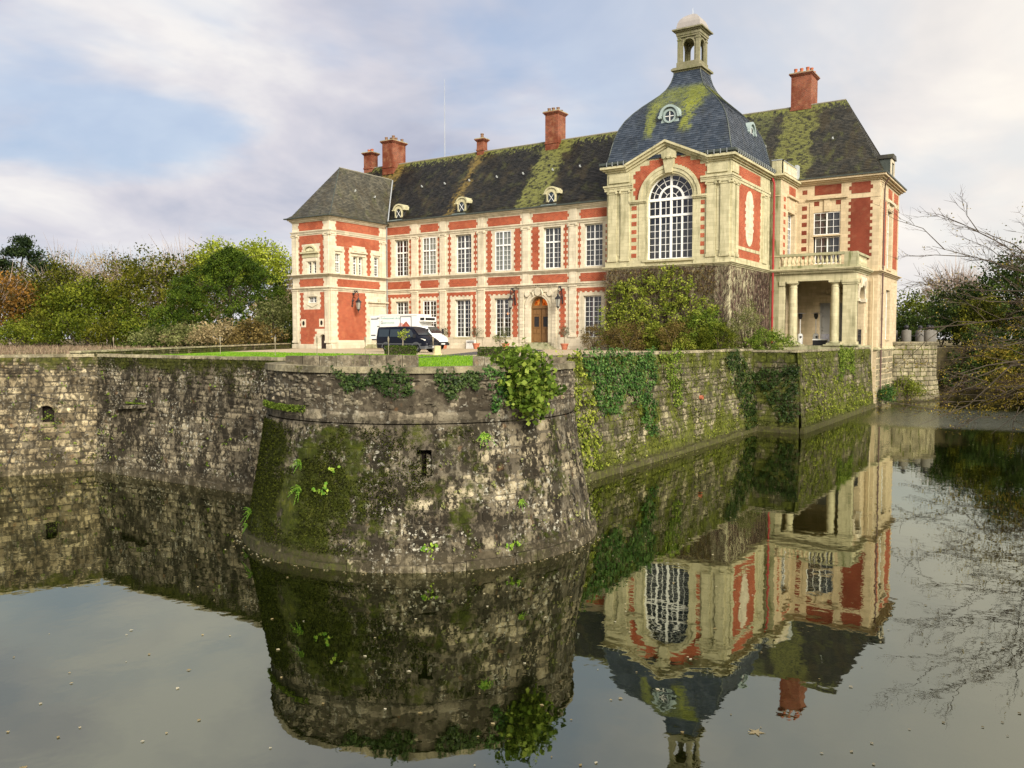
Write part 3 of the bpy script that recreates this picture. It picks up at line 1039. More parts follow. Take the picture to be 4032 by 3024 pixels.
# inner parapet crossing the tower top in two pieces
for (pa, pb, nm) in (((-23.3, 20.7), (-19.9, 24.0), 1), ((-16.6, 22.9), (-13.9, 24.5), 2)):
    mb = MB()
    n = 8
    dx_, dy_ = pb[0] - pa[0], pb[1] - pa[1]
    l_ = math.hypot(dx_, dy_)
    nx, ny = dy_ / l_, -dx_ / l_
    for k in range(n):
        p0 = (pa[0] + dx_ * k / n, pa[1] + dy_ * k / n)
        p1 = (pa[0] + dx_ * (k + 1 - 0.03) / n, pa[1] + dy_ * (k + 1 - 0.03) / n)
        mb.tint = rd.uniform(0.3, 0.9)
        zt = 0.47 + rd.uniform(-0.02, 0.02)
        w_ = 0.24
        mb.hexa([(p0[0] + nx * w_, p0[1] + ny * w_, 0.02), (p1[0] + nx * w_, p1[1] + ny * w_, 0.02), (p1[0] - nx * w_, p1[1] - ny * w_, 0.02), (p0[0] - nx * w_, p0[1] - ny * w_, 0.02),
                 (p0[0] + nx * w_, p0[1] + ny * w_, zt), (p1[0] + nx * w_, p1[1] + ny * w_, zt), (p1[0] - nx * w_, p1[1] - ny * w_, zt), (p0[0] - nx * w_, p0[1] - ny * w_, zt)])
    mb.build('inner_parapet', OLD_U, tower, tint=True)


# --- straight moat walls
def straight_wall(name, pa, pb, label, zt, batter, mat, jmat, limit, wr, hr, ext, skip=None, coping=True, rubble_from=None, seed=1):
    """pa to pb along the top, the face on the right of that direction"""
    rnd = random.Random(seed)
    dx_, dy_ = pb[0] - pa[0], pb[1] - pa[1]
    l_ = math.hypot(dx_, dy_)
    tx, ty = dx_ / l_, dy_ / l_
    nx, ny = ty, -tx
    root = empty(name, (pa[0], pa[1], ZW), label=label, cat='wall')

    def surf(u, z, d):
        o = batter * max(0, (zt - z) / (zt - ZW)) + d
        return (pa[0] + tx * u + nx * o, pa[1] + ty * u + ny * o, z)
    surf_sheet(root, surf, lin(ext[0], ext[1], int((ext[1] - ext[0]) * 2)), [-6.2] + lin(-5.6, zt - 0.12, 12), jmat, 'wall_core', skip=skip, wob=0.02)
    top = rubble_from if rubble_from is not None else zt - 0.13
    zs = courses(-5.2, top, hr[0], hr[1], rnd)
    budget = [limit]
    if rubble_from is not None:
        zr = courses(top, zt - 0.10, 0.10, 0.18, rnd)
        lay_stones(root, surf, ext[0], ext[1], zr, (0.16, 0.42), mat, rnd, skip=skip, limit=0, proud=(0.0, 0.05), gap=0.01)
    lay_stones(root, surf, ext[0], ext[1], zs, wr, mat, rnd, skip=skip, limit=limit, budget=budget, tint=(0.1, 0.95))
    if coping:
        u = ext[0]
        while u < ext[1] - 0.3:
            wd = min(rnd.uniform(0.7, 1.6), ext[1] - u)
            mb = MB()
            mb.tint = rnd.uniform(0.4, 0.95)
            z0, z1 = zt - 0.14, zt + rnd.uniform(-0.015, 0.015)
            a0, a1 = u + 0.008, u + wd - 0.008
            mb.hexa([surf(a0, z0, 0.05), surf(a1, z0, 0.05), surf(a1, z0, -0.5), surf(a0, z0, -0.5), surf(a0, z1, 0.03), surf(a1, z1, 0.03), surf(a1, z1, -0.5), surf(a0, z1, -0.5)])
            mb.build('coping_stone', COPE, root, tint=True)
            u += wd
    u = ext[0]
    while u < ext[1] - 0.2:
        wd = min(rnd.uniform(0.7, 2.0), ext[1] - u)
        mb = MB()
        mb.tint = rnd.uniform(0.2, 0.7)
        z1 = -5.22 + rnd.uniform(-0.10, 0.10)
        mb.hexa([surf(u, -6.2, 0.16), surf(u + wd - 0.015, -6.2, 0.16), surf(u + wd - 0.015, -6.2, -0.3), surf(u, -6.2, -0.3),
                 surf(u, z1, 0.20), surf(u + wd - 0.015, z1, 0.20), surf(u + wd - 0.015, z1, -0.1), surf(u, z1, -0.1)])
        mb.build('footing_stone', mat, root, tint=True)
        u += wd
    return root, surf


# W0 runs from the camera-left towards the inner corner; W1 faces the camera; W2 runs back along the right
W0a, W0b = (-45.6, 14.0), (-40.45, 23.75)
L0 = math.hypot(W0b[0] - W0a[0], W0b[1] - W0a[1])
hole_u, hole_z = L0 - 2.35, -2.55


def skip0(u, z, *b):
    return abs(u - hole_u) < (0.36 if not b else 0.42) and hole_z - 0.42 < z < hole_z + 0.42


wall0, surf0 = straight_wall('moat_wall', W0a, W0b, 'pale stone moat wall with an arched drain hole beside the inner corner', 0.30, 0.25, OLD_0, JOINT, 300, (0.38, 0.85), (0.27, 0.40), (0, L0), skip=skip0, rubble_from=-0.75, seed=3)
mb = MB()
for k in range(9):
    a = math.pi * k / 9
    a2 = math.pi * (k + 0.94) / 9
    pts = []
    for zz in (0,):
        pass
    r0, r1 = 0.36, 0.60
    q = [(hole_u + r0 * math.cos(a), hole_z + r0 * math.sin(a)), (hole_u + r1 * math.cos(a), hole_z + r1 * math.sin(a)), (hole_u + r1 * math.cos(a2), hole_z + r1 * math.sin(a2)), (hole_u + r0 * math.cos(a2), hole_z + r0 * math.sin(a2))]
    mb.tint = rd.uniform(0.5, 0.9)
    mb.prism(q, lambda u, z: surf0(u, z, -0.25), lambda u, z: surf0(u, z, 0.07))
mb.build('drain_arch', OLD_0, wall0, tint=True)
mb = MB()
mb.face([surf0(hole_u - 0.6, hole_z - 0.6, -0.4), surf0(hole_u + 0.6, hole_z - 0.6, -0.4), surf0(hole_u + 0.6, hole_z + 0.6, -0.4), surf0(hole_u - 0.6, hole_z + 0.6, -0.4)])
mb.build('drain_recess', DARK, wall0)

W1a, W1b = (-40.45, 23.75), (-23.0, 23.75)
L1 = W1b[0] - W1a[0]
wall1, surf1 = straight_wall('moat_wall', W1a, W1b, 'dark lichen-spotted moat wall running from the inner corner to the round tower', 0.30, 0.32, OLD_1, JOINT, 300, (0.34, 0.78), (0.26, 0.38), (0, L1), rubble_from=-0.55, seed=4)
mb = MB()
mb.tint = 0.4
s0 = -38.3 - W1a[0]
mb.hexa([surf1(s0, -2.33, 0.34), surf1(s0 + 2.15, -2.20, 0.34), surf1(s0 + 2.15, -2.20, -0.1), surf1(s0, -2.33, -0.1), surf1(s0, -2.20, 0.32), surf1(s0 + 2.15, -2.04, 0.30), surf1(s0 + 2.15, -2.0, -0.1), surf1(s0, -2.16, -0.1)])
mb.build('drip_slab', OLD_1, wall1, tint=True)

W2a, W2b = (-18.62, 27.6), (-18.62, 59.6)
wall2, surf2 = straight_wall('moat_wall', W2a, W2b, 'green overgrown moat wall running from the round tower back to the bastion', 0.34, 0.45, OLD_2, JOINT_G, 300, (0.42, 0.9), (0.30, 0.44), (0, 32.2), seed=6)
mb = MB()
hp = surf2(48.8 - 27.6, -2.5, 0.0)
mb.tube([hp, (hp[0] + 0.22, hp[1], hp[2])], 0.13, 10, cap=False)
mb.build('drain_pipe', TERRA, wall2)

bast = empty('bastion', (-15.3, 59.4, ZW), label='mossy angular stone bastion below the columned porch', cat='bastion')


def bsurf(which):
    def s(u, z, d):
        o = 0.42 * max(0, (0.25 - z) / 5.75) + d
        if which == 0:
            return (u, 59.45 - o, z)
        return (-15.32 + o, u, z)
    return s


rnd = random.Random(9)
bud = [290]
for wh, u0, u1 in ((0, -18.9, -15.1), (1, 59.2, 85.4)):
    sf = bsurf(wh)
    surf_sheet(bast, sf, lin(u0, u1 + (0.0 if wh else 0), 24), [-6.2] + lin(-5.6, 0.12, 10), JOINT_G, 'wall_core', wob=0.02)
    cz = courses(-5.2, 0.10, 0.34, 0.52, rnd)
    lay_stones(bast, sf, u0 + 0.05, u1 - 0.05, cz, (0.5, 1.0) if wh == 0 else (0.7, 1.3), OLD_B, rnd, limit=100 if wh == 0 else 190, tint=(0.15, 0.95))
    u = u0
    while u < u1 - 0.2:
        wd = min(rnd.uniform(0.9, 1.7), u1 - u)
        mb = MB()
        mb.tint = rnd.uniform(0.4, 0.9)
        mb.hexa([sf(u, 0.10, 0.06), sf(u + wd - 0.015, 0.10, 0.06), sf(u + wd - 0.015, 0.10, -0.5), sf(u, 0.10, -0.5), sf(u, 0.25, 0.05), sf(u + wd - 0.015, 0.25, 0.05), sf(u + wd - 0.015, 0.25, -0.5), sf(u, 0.25, -0.5)])
        mb.build('coping_stone', COPE, bast, tint=True)
        mb = MB()
        mb.tint = rnd.uniform(0.2, 0.7)
        mb.hexa([sf(u, -6.2, 0.16), sf(u + wd - 0.015, -6.2, 0.16), sf(u + wd - 0.015, -6.2, -0.3), sf(u, -6.2, -0.3), sf(u, -5.12, 0.18), sf(u + wd - 0.015, -5.12, 0.18), sf(u + wd - 0.015, -5.12, -0.1), sf(u, -5.12, -0.1)])
        mb.build('footing_stone', OLD_B, bast, tint=True)
        u += wd

# --- far round terrace with stone posts, balls and a chain
rt = empty('round_terrace', (RC[0], RC[1], ZW), label='pale ashlar round terrace rising from the moat beyond the end pavilion', cat='terrace')


def rsurf(u, z, d):
    a = u / 5.3
    r = 5.25 + 0.28 * max(0, (-3.3 - z) / 2.2) + (0.12 if z < -3.3 else 0) + d
    return (RC[0] + r * math.cos(a), RC[1] + r * math.sin(a), z)


ra = lambda dg: R(dg) * 5.3
surf_sheet(rt, rsurf, lin(ra(-120), ra(60), 60), [-6.2] + lin(-5.6, -3.31, 3) + lin(-3.29, 0.45, 5), OLD_R if False else JOINT_G, 'wall_core')
lay_stones(rt, rsurf, ra(-92), ra(25), courses(-5.4, 0.38, 0.40, 0.52, rnd), (0.7, 1.25), OLD_R, rnd, limit=200, proud=(0.015, 0.03), gap=0.010, tint=(0.45, 0.85), jag=False, wander=0, drop=0)
mb = MB()
for k in range(40):
    a0, a1 = ra(-120 + 180 * k / 40), ra(-120 + 180 * (k + 1) / 40)
    for z0, z1, d1 in ((0.38, 0.52, 0.10), (0.52, 0.72, 0.20)):
        mb.hexa([rsurf(a0, z0, d1), rsurf(a1, z0, d1), rsurf(a1, z0, -1.2), rsurf(a0, z0, -1.2), rsurf(a0, z1, d1), rsurf(a1, z1, d1), rsurf(a1, z1, -1.2), rsurf(a0, z1, -1.2)])
mb.tint = 0.6
mb.build('coping', COPE, rt, tint=True)
posts = []
mbt = MB()
mbt.lathe((0, 0), [(0.48, 0), (0.48, 1.15), (0.42, 1.22), (0.16, 1.24), (0.13, 1.32)], 14)
mbb = MB()
mbb.lathe((0, 0), [(0.02, 1.30), (0.17, 1.36), (0.25, 1.50), (0.25, 1.60), (0.17, 1.74), (0.02, 1.80)], 12)
pr = None
POST_AT = [(-15.55, 99.3), (-14.1, 98.6), (-13.35, 103.2), (-12.1, 100.0), (-12.25, 103.9)]
PLAB = ['squat stone post with ball finial, half hidden behind the end pavilion', 'squat stone post with ball finial at the front of the round terrace', 'squat stone post with ball finial, rear middle one on the round terrace',
        'squat stone post with ball finial in front of the rearmost post', 'squat stone post with ball finial, rightmost on the round terrace']
for (px, py), lb in zip(POST_AT, PLAB):
    e_ = local_root(empty('terrace_post', (px, py, 0.72), label=lb, cat='post', group='ball-topped posts on the round terrace'))
    if pr is None:
        pr = (mbt.build('shaft', OLD_POST, e_, smooth=True), mbb.build('ball', IRON, e_, smooth=True))
    else:
        for q in pr:
            c = q.copy()
            col.objects.link(c)
            c.parent = e_
    posts.append((px, py))
for k, (i, j, lb) in enumerate(((1, 2, 'iron chain sagging between the front and rear middle posts of the terrace'), (2, 3, 'short iron chain between two posts at the right end of the terrace'))):
    mb = MB()
    (x0, y0), (x1, y1) = posts[i], posts[j]
    pts = [(x0 + (x1 - x0) * s / 14, y0 + (y1 - y0) * s / 14, 1.75 - 0.45 * (1 - (2 * s / 14 - 1) ** 2)) for s in range(15)]
    for a_, b_ in zip(pts[:-1], pts[1:]):
        mb.tube([a_, b_], 0.04, 5)
    tagit(mb.build('chain', IRON), lb, 'chain')

# --- low parapet along the left edge of the lawn
par = empty('low_parapet', (-45, 24.3, 0), label='low rubble parapet with pale coping running from the moat corner to the left wing', cat='wall')
rnd = random.Random(21)
PA, PB = (-43.6, 24.6), (-67.9, 60.9)
pl_ = math.hypot(PB[0] - PA[0], PB[1] - PA[1])
ptx, pty = (PB[0] - PA[0]) / pl_, (PB[1] - PA[1]) / pl_


def psurf(u, z, d):
    return (PA[0] + ptx * u + pty * d, PA[1] + pty * u - ptx * d, z)


ptop = lambda u: 0.42 + 0.16 * u / pl_
mb = MB()
for k in range(44):
    a0, a1 = pl_ * k / 44, pl_ * (k + 1) / 44
    z1 = ptop(a0) - 0.1
    mb.hexa([psurf(a0, -0.1, 0), psurf(a1, -0.1, 0), psurf(a1, -0.1, -0.5), psurf(a0, -0.1, -0.5), psurf(a0, z1, 0), psurf(a1, z1, 0), psurf(a1, z1, -0.5), psurf(a0, z1, -0.5)])
mb.build('wall_core', JOINT, par)
lay_stones(par, psurf, 0, pl_, [0.0, 0.16, 0.32], (0.3, 0.7), OLD_0, rnd, limit=120, proud=(0.01, 0.05))
u = 0
while u < pl_:
    wd = min(rnd.uniform(1.0, 2.0), pl_ - u)
    if wd < 0.1: break
    mb = MB()
    mb.tint = rnd.uniform(0.75, 1.0)
    z1 = ptop(u)
    mb.hexa([psurf(u, z1 - 0.1, 0.06), psurf(u + wd - 0.02, z1 - 0.1, 0.06), psurf(u + wd - 0.02, z1 - 0.1, -0.55), psurf(u, z1 - 0.1, -0.55), psurf(u, z1, 0.05), psurf(u + wd - 0.02, z1, 0.05), psurf(u + wd - 0.02, z1, -0.55), psurf(u, z1, -0.55)])
    mb.build('coping_stone', COPE, par, tint=True)
    u += wd
# ------------------------------------------------------------------ the chateau
CH = empty('chateau', (-42, 70, 0), label='red brick and cream stone chateau with slate roofs and a domed corner pavilion', cat='chateau')
WM = Wall(0, 70.0, 1, 0)        # main front
WLF = Wall(0, 61.3, 1, 0)       # left wing, front
WLR = Wall(-62.42, 0, 0, 1)     # left wing, court side
WDF = Wall(0, 69.0, 1, 0)       # domed pavilion, front
WDR = Wall(-23.53, 0, 0, 1)     # domed pavilion, right side
WKF = Wall(0, 80.2, 1, 0)       # link bay, front
WKR = Wall(-22.53, 0, 0, 1)     # link bay, right side
WPF = Wall(0, 86.04, 1, 0)      # end pavilion, front
WPR = Wall(-14.9, 0, 0, 1)      # end pavilion, right side
WSR = Wall(-15.7, 0, 0, 1)      # porch, right side


def part(mb, name, mat, parent=CH, **kw):
    return mb.build(name, mat, parent, **kw)


def wall_face(W, s0, s1, z0, z1, ops, mat, name='wall', depth=0.35):
    """front face with openings (a0, a1, z0, z1, depth, arched)"""
    ss = sorted({s0, s1, *[o[0] for o in ops], *[o[1] for o in ops]})
    zz = sorted({z0, z1, *[o[2] for o in ops], *[o[3] for o in ops]})
    mb = MB()
    for a, b in zip(ss[:-1], ss[1:]):
        for c, d in zip(zz[:-1], zz[1:]):
            cm, dm = (a + b) / 2, (c + d) / 2
            if any(o[0] < cm < o[1] and o[2] < dm < o[3] for o in ops): continue
            mb.face([W.P(a, c), W.P(b, c), W.P(b, d), W.P(a, d)])
    for o in ops:
        a0, a1, c0, c1, dp = o[:5]
        if len(o) > 5 and o[5]:
            r = (a1 - a0) / 2
            cm, zs = (a0 + a1) / 2, c1 - r
            n = 20
            pts = [(cm - r * math.cos(math.pi * k / n), zs + r * math.sin(math.pi * k / n)) for k in range(n + 1)]
            for (p, q), (p2, q2) in zip(pts[:-1], pts[1:]):
                mb.face([W.P(p, q), W.P(p2, q2), W.P(p2, c1), W.P(p, c1)])
                mb.face([W.P(p, q), W.P(p, q, -dp), W.P(p2, q2, -dp), W.P(p2, q2)])
            c1 = zs
        else:
            mb.face([W.P(a0, c1), W.P(a0, c1, -dp), W.P(a1, c1, -dp), W.P(a1, c1)])
        mb.face([W.P(a0, c0), W.P(a1, c0), W.P(a1, c0, -dp), W.P(a0, c0, -dp)])
        mb.face([W.P(a0, c0), W.P(a0, c0, -dp), W.P(a0, c1, -dp), W.P(a0, c1)])
        mb.face([W.P(a1, c0), W.P(a1, c1), W.P(a1, c1, -dp), W.P(a1, c0, -dp)])
    return part(mb, name, mat)


def boxpart(W, name, mat, boxes, parent=CH, **kw):
    mb = MB()
    for b in boxes: W.box(mb, *b)
    return part(mb, name, mat, parent, **kw)


def brick_panel(W, s0, s1, z0, z1, tl=0.13, tr=0.13, n=None, ph=1, mat=None, d=0.016, per=0.58):
    n = n or max(1, round((z1 - z0) / (per / 2)))
    mb = MB()
    for i in range(n):
        a, b = z0 + (z1 - z0) * i / n, z0 + (z1 - z0) * (i + 1) / n
        o = (i % 2 == ph)
        W.box(mb, s0 + (0 if o else tl), s1 - (0 if o else tr), a, b, -0.05, d)
    return part(mb, 'brick_panel', mat or BRICK)


def moulding(W, s0, s1, z0, z1, steps, mat, name='string_course', ends=(0, 0)):
    """a stack of fillets: steps = [(fraction of height, projection)...] from the bottom"""
    mb = MB()
    zp = z0
    for fr, dd in steps:
        zq = z0 + (z1 - z0) * fr
        W.box(mb, s0 - (dd if ends[0] else 0), s1 + (dd if ends[1] else 0), zp, zq, -0.04, dd)
        zp = zq
    return part(mb, name, mat)


def pilaster(W, s0, s1, z0, z1, mat, d=0.12, ionic=True):
    mb = MB()
    W.box(mb, s0, s1, z0, z1, -0.04, d)
    W.box(mb, s0 - 0.05, s1 + 0.05, z0 - 0.002, z0 + 0.22, -0.04, d + 0.05)
    o = part(mb, 'pilaster', mat)
    mb = MB()
    W.box(mb, s0 - 0.06, s1 + 0.06, z1, z1 + 0.10, -0.04, d + 0.07)
    W.box(mb, s0 - 0.02, s1 + 0.02, z1 - 0.20, z1 - 0.15, -0.04, d + 0.03)
    if ionic:
        for sx in (s0 - 0.02, s1 + 0.02):
            mb.tube([W.P(sx, z1 - 0.07, -0.03), W.P(sx, z1 - 0.07, d + 0.09)], 0.105, 8)
    part(mb, 'capital', mat, o)
    return o


_pane = None
PANES = [0]
REST = MB()


def pane(W, win, a0, a1, z0, z1, d):
    """one sheet of glass: its own object for the large windows"""
    global _pane
    if _pane is None:
        _pane = bpy.data.meshes.new('pane')
        _pane.from_pydata([(0, 0, 0), (1, 0, 0), (1, 0, 1), (0, 0, 1)], [], [(0, 1, 2, 3)])
        _pane.materials.append(GLASS)
    o = bpy.data.objects.new('pane', _pane)
    col.objects.link(o)
    o.parent = win
    b = BASE[CH.name]
    p = W.P(a0, z0, d)
    o.location = (p[0] - b.x, p[1] - b.y, p[2] - b.z)
    o.rotation_euler = (0, 0, math.atan2(W.t[1], W.t[0]))
    o.scale = (a1 - a0, 1, z1 - z0)
    PANES[0] += 1


def window(W, s0, s1, z0, z1, dp, cols, rows, trans=None, back=None, panes=False, bar=0.035, fr=0.075, sill=True, cur=None, leaves=2, stone=None, label=None):
    """casement: rows = list of row counts per light from the bottom; trans = heights of the transoms"""
    d = -dp
    mb = MB()
    W.box(mb, s0, s0 + fr, z0, z1, d - 0.04, d + 0.05)
    W.box(mb, s1 - fr, s1, z0, z1, d - 0.04, d + 0.05)
    W.box(mb, s0 + fr, s1 - fr, z1 - fr, z1, d - 0.04, d + 0.05)
    W.box(mb, s0 + fr, s1 - fr, z0, z0 + fr, d - 0.04, d + 0.05)
    lv = [z0 + fr] + list(trans or []) + [z1 - fr]
    ztr = []
    for q in (trans or []):
        W.box(mb, s0 + fr, s1 - fr, q - 0.07, q + 0.07, d - 0.04, d + 0.07)
    win = part(mb, 'window', WHITE)
    if label: win['label'] = label
    fb = MB()
    inn0, inn1 = s0 + fr, s1 - fr
    lw_ = (inn1 - inn0) / leaves
    for k in range(1, leaves):
        c = inn0 + lw_ * k
        W.box(fb, c - 0.055, c + 0.055, z0 + fr, z1 - fr, d - 0.03, d + 0.06)
    cpl = cols // leaves
    for li in range(len(lv) - 1):
        za = lv[li] + (0.07 if li > 0 else 0)
        zb = lv[li + 1] - (0.07 if li < len(lv) - 2 else 0)
        for lf in range(leaves):
            a = inn0 + lw_ * lf + (0.055 if lf > 0 else 0)
            b = inn0 + lw_ * (lf + 1) - (0.055 if lf < leaves - 1 else 0)
            for k in range(1, cpl):
                c = a + (b - a) * k / cpl
                W.box(fb, c - bar / 2, c + bar / 2, za, zb, d - 0.015, d + 0.03)
            for k in range(1, rows[li]):
                c = za + (zb - za) * k / rows[li]
                W.box(fb, a, b, c - bar / 2, c + bar / 2, d - 0.013, d + 0.028)
            for ci in range(cpl):
                for ri in range(rows[li]):
                    pa, pb = a + (b - a) * ci / cpl, a + (b - a) * (ci + 1) / cpl
                    qa, qb = za + (zb - za) * ri / rows[li], za + (zb - za) * (ri + 1) / rows[li]
                    if panes:
                        pane(W, win, pa, pb, qa, qb, d)
                    else:
                        REST.face([W.P(pa, qa, d), W.P(pb, qa, d), W.P(pb, qb, d), W.P(pa, qb, d)])
    part(fb, 'glazing_bars', WHITE, win)
    if sill:
        boxpart(W, 'sill', stone or STONE, [(s0 - 0.15, s1 + 0.15, z0 - 0.16, z0 - 0.01, -dp - 0.05, 0.10)], win)
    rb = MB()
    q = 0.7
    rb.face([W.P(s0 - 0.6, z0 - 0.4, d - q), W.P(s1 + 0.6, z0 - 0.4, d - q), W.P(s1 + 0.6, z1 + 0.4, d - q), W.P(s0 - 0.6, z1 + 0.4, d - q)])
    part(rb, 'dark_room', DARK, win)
    if back is not None:
        rb = MB()
        rb.face([W.P(s0, z0, d - 0.10), W.P(s1, z0, d - 0.10), W.P(s1, z1, d - 0.10), W.P(s0, z1, d - 0.10)])
        part(rb, 'blind', back, win)
    if cur is not None:
        rb = MB()
        for (a, b) in cur[1]:
            n = 8
            for k in range(n):
                x0, x1 = a + (b - a) * k / n, a + (b - a) * (k + 1) / n
                rb.face([W.P(x0, z0, d - 0.25 - 0.07 * (k % 2)), W.P(x1, z0, d - 0.25 - 0.07 * ((k + 1) % 2)), W.P(x1, z1, d - 0.25 - 0.07 * ((k + 1) % 2)), W.P(x0, z1, d - 0.25 - 0.07 * (k % 2))])
        part(rb, 'curtain', cur[0], win)
    return win


# ---- main front
UP = [(-61.30, -59.42, 0.36), (-57.36, -55.55, 0.06), (-53.02, -50.98, 0.36), (-48.0, -46.08, 0.06), (-42.36, -40.40, 0.36), (-37.88, -35.95, 0.36)]
GR = [(-61.25, -59.45, 0.36), (-57.36, -55.55, 0.10), (-53.10, -51.10, 0.38), (-48.12, -46.15, 0.36), (-37.95, -36.05, 0.36)]
DOOR = (-43.98, -41.75, 0.66, 5.17, 0.50, True)
ops = [(a, b, 7.82, 11.76, dp) for a, b, dp in UP] + [(a, b, 1.18, 5.08, dp) for a, b, dp in GR] + [DOOR]
wall_face(WM, -62.42, -34.6, -0.2, 13.45, ops, STONE)
backs_u = [None, BLIND_L, BLIND, BLIND_L, BLIND, BLIND]
for (a, b, dp), bk in zip(UP, backs_u):
    window(WM, a, b, 7.84, 11.74, dp, 4, [5, 2], [10.35], bk, True, sill=False,
           cur=None if bk else (CURTAIN_R, [(a, a + 0.4), (b - 0.3, b)]))
for i, (a, b, dp) in enumerate(GR):
    cu = (CURTAIN_R if i in (0, 4) else CURTAIN, [(a + 0.55, a + 0.95), (b - 0.35, b - 0.05)])
    window(WM, a, b, 1.20, 5.06, dp, 4, [8], None, None, False, cur=cu, stone=STONE_W)
# warm lamps lit inside two ground-floor rooms
for (x_, z_) in ((-46.95, 3.55), (-46.5, 3.6), (-51.45, 3.95)):
    mb = MB()
    mb.lathe((x_, 70.75), [(0.01, z_ - 0.11), (0.10, z_ - 0.05), (0.12, z_ + 0.02), (0.05, z_ + 0.12), (0.01, z_ + 0.14)], 8)
    part(mb, 'room_lamp', WARM)
PIL = [(-58.87, -58.07), (-55.0, -54.27), (-50.06, -49.31), (-44.69, -43.97), (-39.42, -38.68)]
for k, (a, b) in enumerate(PIL):
    pilaster(WM, a, b, 7.68, 11.86, STONE)
    boxpart(WM, 'frieze_block', STONE, [(a - 0.02, b + 0.02, 12.26, 13.30, -0.04, 0.07)])
    boxpart(WM, 'frieze_block', STONE, [(a - 0.02, b + 0.02, 6.32, 7.40, -0.04, 0.07)])
    if k != 3:
        pilaster(WM, a, b, 1.17, 5.98, STONE, ionic=False)
moulding(WM, -62.42, -35.0, 11.96, 12.25, [(0.45, 0.07), (0.75, 0.11), (1, 0.17)], STONE, 'architrave')
moulding(WM, -62.42, -35.0, 13.30, 13.66, [(0.3, 0.10), (0.65, 0.22), (1, 0.36)], STONE, 'cornice')
moulding(WM, -62.42, -35.0, 7.40, 7.68, [(0.35, 0.10), (0.7, 0.19), (1, 0.28)], STONE, 'string_course')
moulding(WM, -62.42, -35.0, 6.08, 6.31, [(0.5, 0.08), (0.8, 0.13), (1, 0.18)], STONE, 'string_course')
for (a, b) in ((-62.42, -45.1), (-40.9, -34.9)):
    boxpart(WM, 'plinth', STONE, [(a, b, -0.2, 0.5, -0.04, 0.10), (a, b, 0.5, 1.17, -0.04, 0.06)])
FR = [(-62.40, -59.0), (-57.78, -55.12), (-53.95, -50.18), (-49.02, -44.85), (-43.68, -39.52), (-38.40, -35.02)]
for k, (a, b) in enumerate(FR):
    brick_panel(WM, a, b, 12.32, 13.15, 0.15 if k else 0, 0.15 if k < 5 else 0, n=3)
    brick_panel(WM, a, b, 6.42, 7.22, 0.15 if k else 0, 0.15 if k < 5 else 0, n=3)
QU = [(-62.38, -61.82, 0, .11), (-59.24, -58.94, .11, .11), (-57.94, -57.64, .11, .11), (-55.34, -55.05, .11, .11), (-54.0, -53.56, .15, .15), (-50.65, -50.22, .15, .15), (-49.1, -48.36, .14, .14),
      (-45.75, -44.87, .14, .14), (-43.73, -42.77, .14, .14), (-40.1, -39.62, .15, .15), (-38.52, -38.22, .11, .11), (-35.63, -35.02, .13, 0)]
for (a, b, tl, tr) in QU:
    brick_panel(WM, a, b, 7.74, 11.88, tl, tr, n=15)
GQ = [(-62.38, -61.85, -59.30, -59.02), (-57.96, -57.70, -55.48, -55.20), (-54.12, -53.66, -50.86, -50.38), (-49.24, -48.54, -45.95, -45.25), (-38.72, -38.42, -35.6, -35.02)]
for (a, b, c, d) in GQ:
    brick_panel(WM, a, b, 1.19, 5.40, 0.11, 0.11, n=15)
    brick_panel(WM, c, d, 1.19, 5.40, 0.11, 0.11, n=15)
    mb = MB()
    WM.box(mb, a, d, 5.52, 5.84, -0.05, 0.016)
    n = max(3, round((d - a) / 0.56))
    for k in range(n):
        s_ = a + (d - a) * (k + 0.5) / n
        WM.box(mb, s_ - 0.13, s_ + 0.13, 5.40, 5.52, -0.05, 0.016)
    part(mb, 'brick_panel', BRICK)
brick_panel(WM, -40.55, -39.82, 1.19, 5.84, 0.13, 0.13, n=17)
# door and its surround
mb = MB()
WM.box(mb, -45.05, -44.5, 0, 6.05, -0.04, 0.14)
WM.box(mb, -41.35, -40.8, 0, 6.05, -0.04, 0.14)
WM.box(mb, -44.5, -41.35, 5.55, 6.05, -0.04, 0.12)
surr = part(mb, 'door_surround', STONE)
for sx in (-45.05, -41.35):
    for k in range(16):
        mb = MB()
        WM.box(mb, sx + 0.06, sx + 0.49, 0.5 + k * 0.33, 0.5 + k * 0.33 + 0.29, 0.13, 0.175)
        part(mb, 'rusticated_block', STONE, surr)
mb = MB()
WM.box(mb, -45.2, -40.65, 6.05, 6.16, -0.04, 0.25)
WM.box(mb, -45.3, -40.55, 6.24, 6.36, -0.04, 0.42)
k = -45.15
while k < -40.75:
    WM.box(mb, k, k + 0.12, 6.16, 6.24, -0.04, 0.33)
    k += 0.24
part(mb, 'door_cornice', STONE, surr)
mb = MB()
cm, zs_, r_ = -42.865, 4.055, 1.115
for k in range(24):
    a0, a1 = math.pi * k / 24, math.pi * (k + 1) / 24
    for r0, r1, dd in ((r_, r_ + 0.22, 0.10), (r_ + 0.22, r_ + 0.42, 0.15)):
        mb.prism([(cm + r0 * math.cos(a0), zs_ + r0 * math.sin(a0)), (cm + r1 * math.cos(a0), zs_ + r1 * math.sin(a0)), (cm + r1 * math.cos(a1), zs_ + r1 * math.sin(a1)), (cm + r0 * math.cos(a1), zs_ + r0 * math.sin(a1))],
                 lambda s, z: WM.P(s, z, -0.02), lambda s, z, dd=dd: WM.P(s, z, dd))
for sx in (-1, 1):
    WM.box(mb, cm + sx * (r_ + 0.21) - 0.21, cm + sx * (r_ + 0.21) + 0.21, 0.66, zs_, -0.02, 0.10)
part(mb, 'archivolt', STONE, surr)
mb = MB()
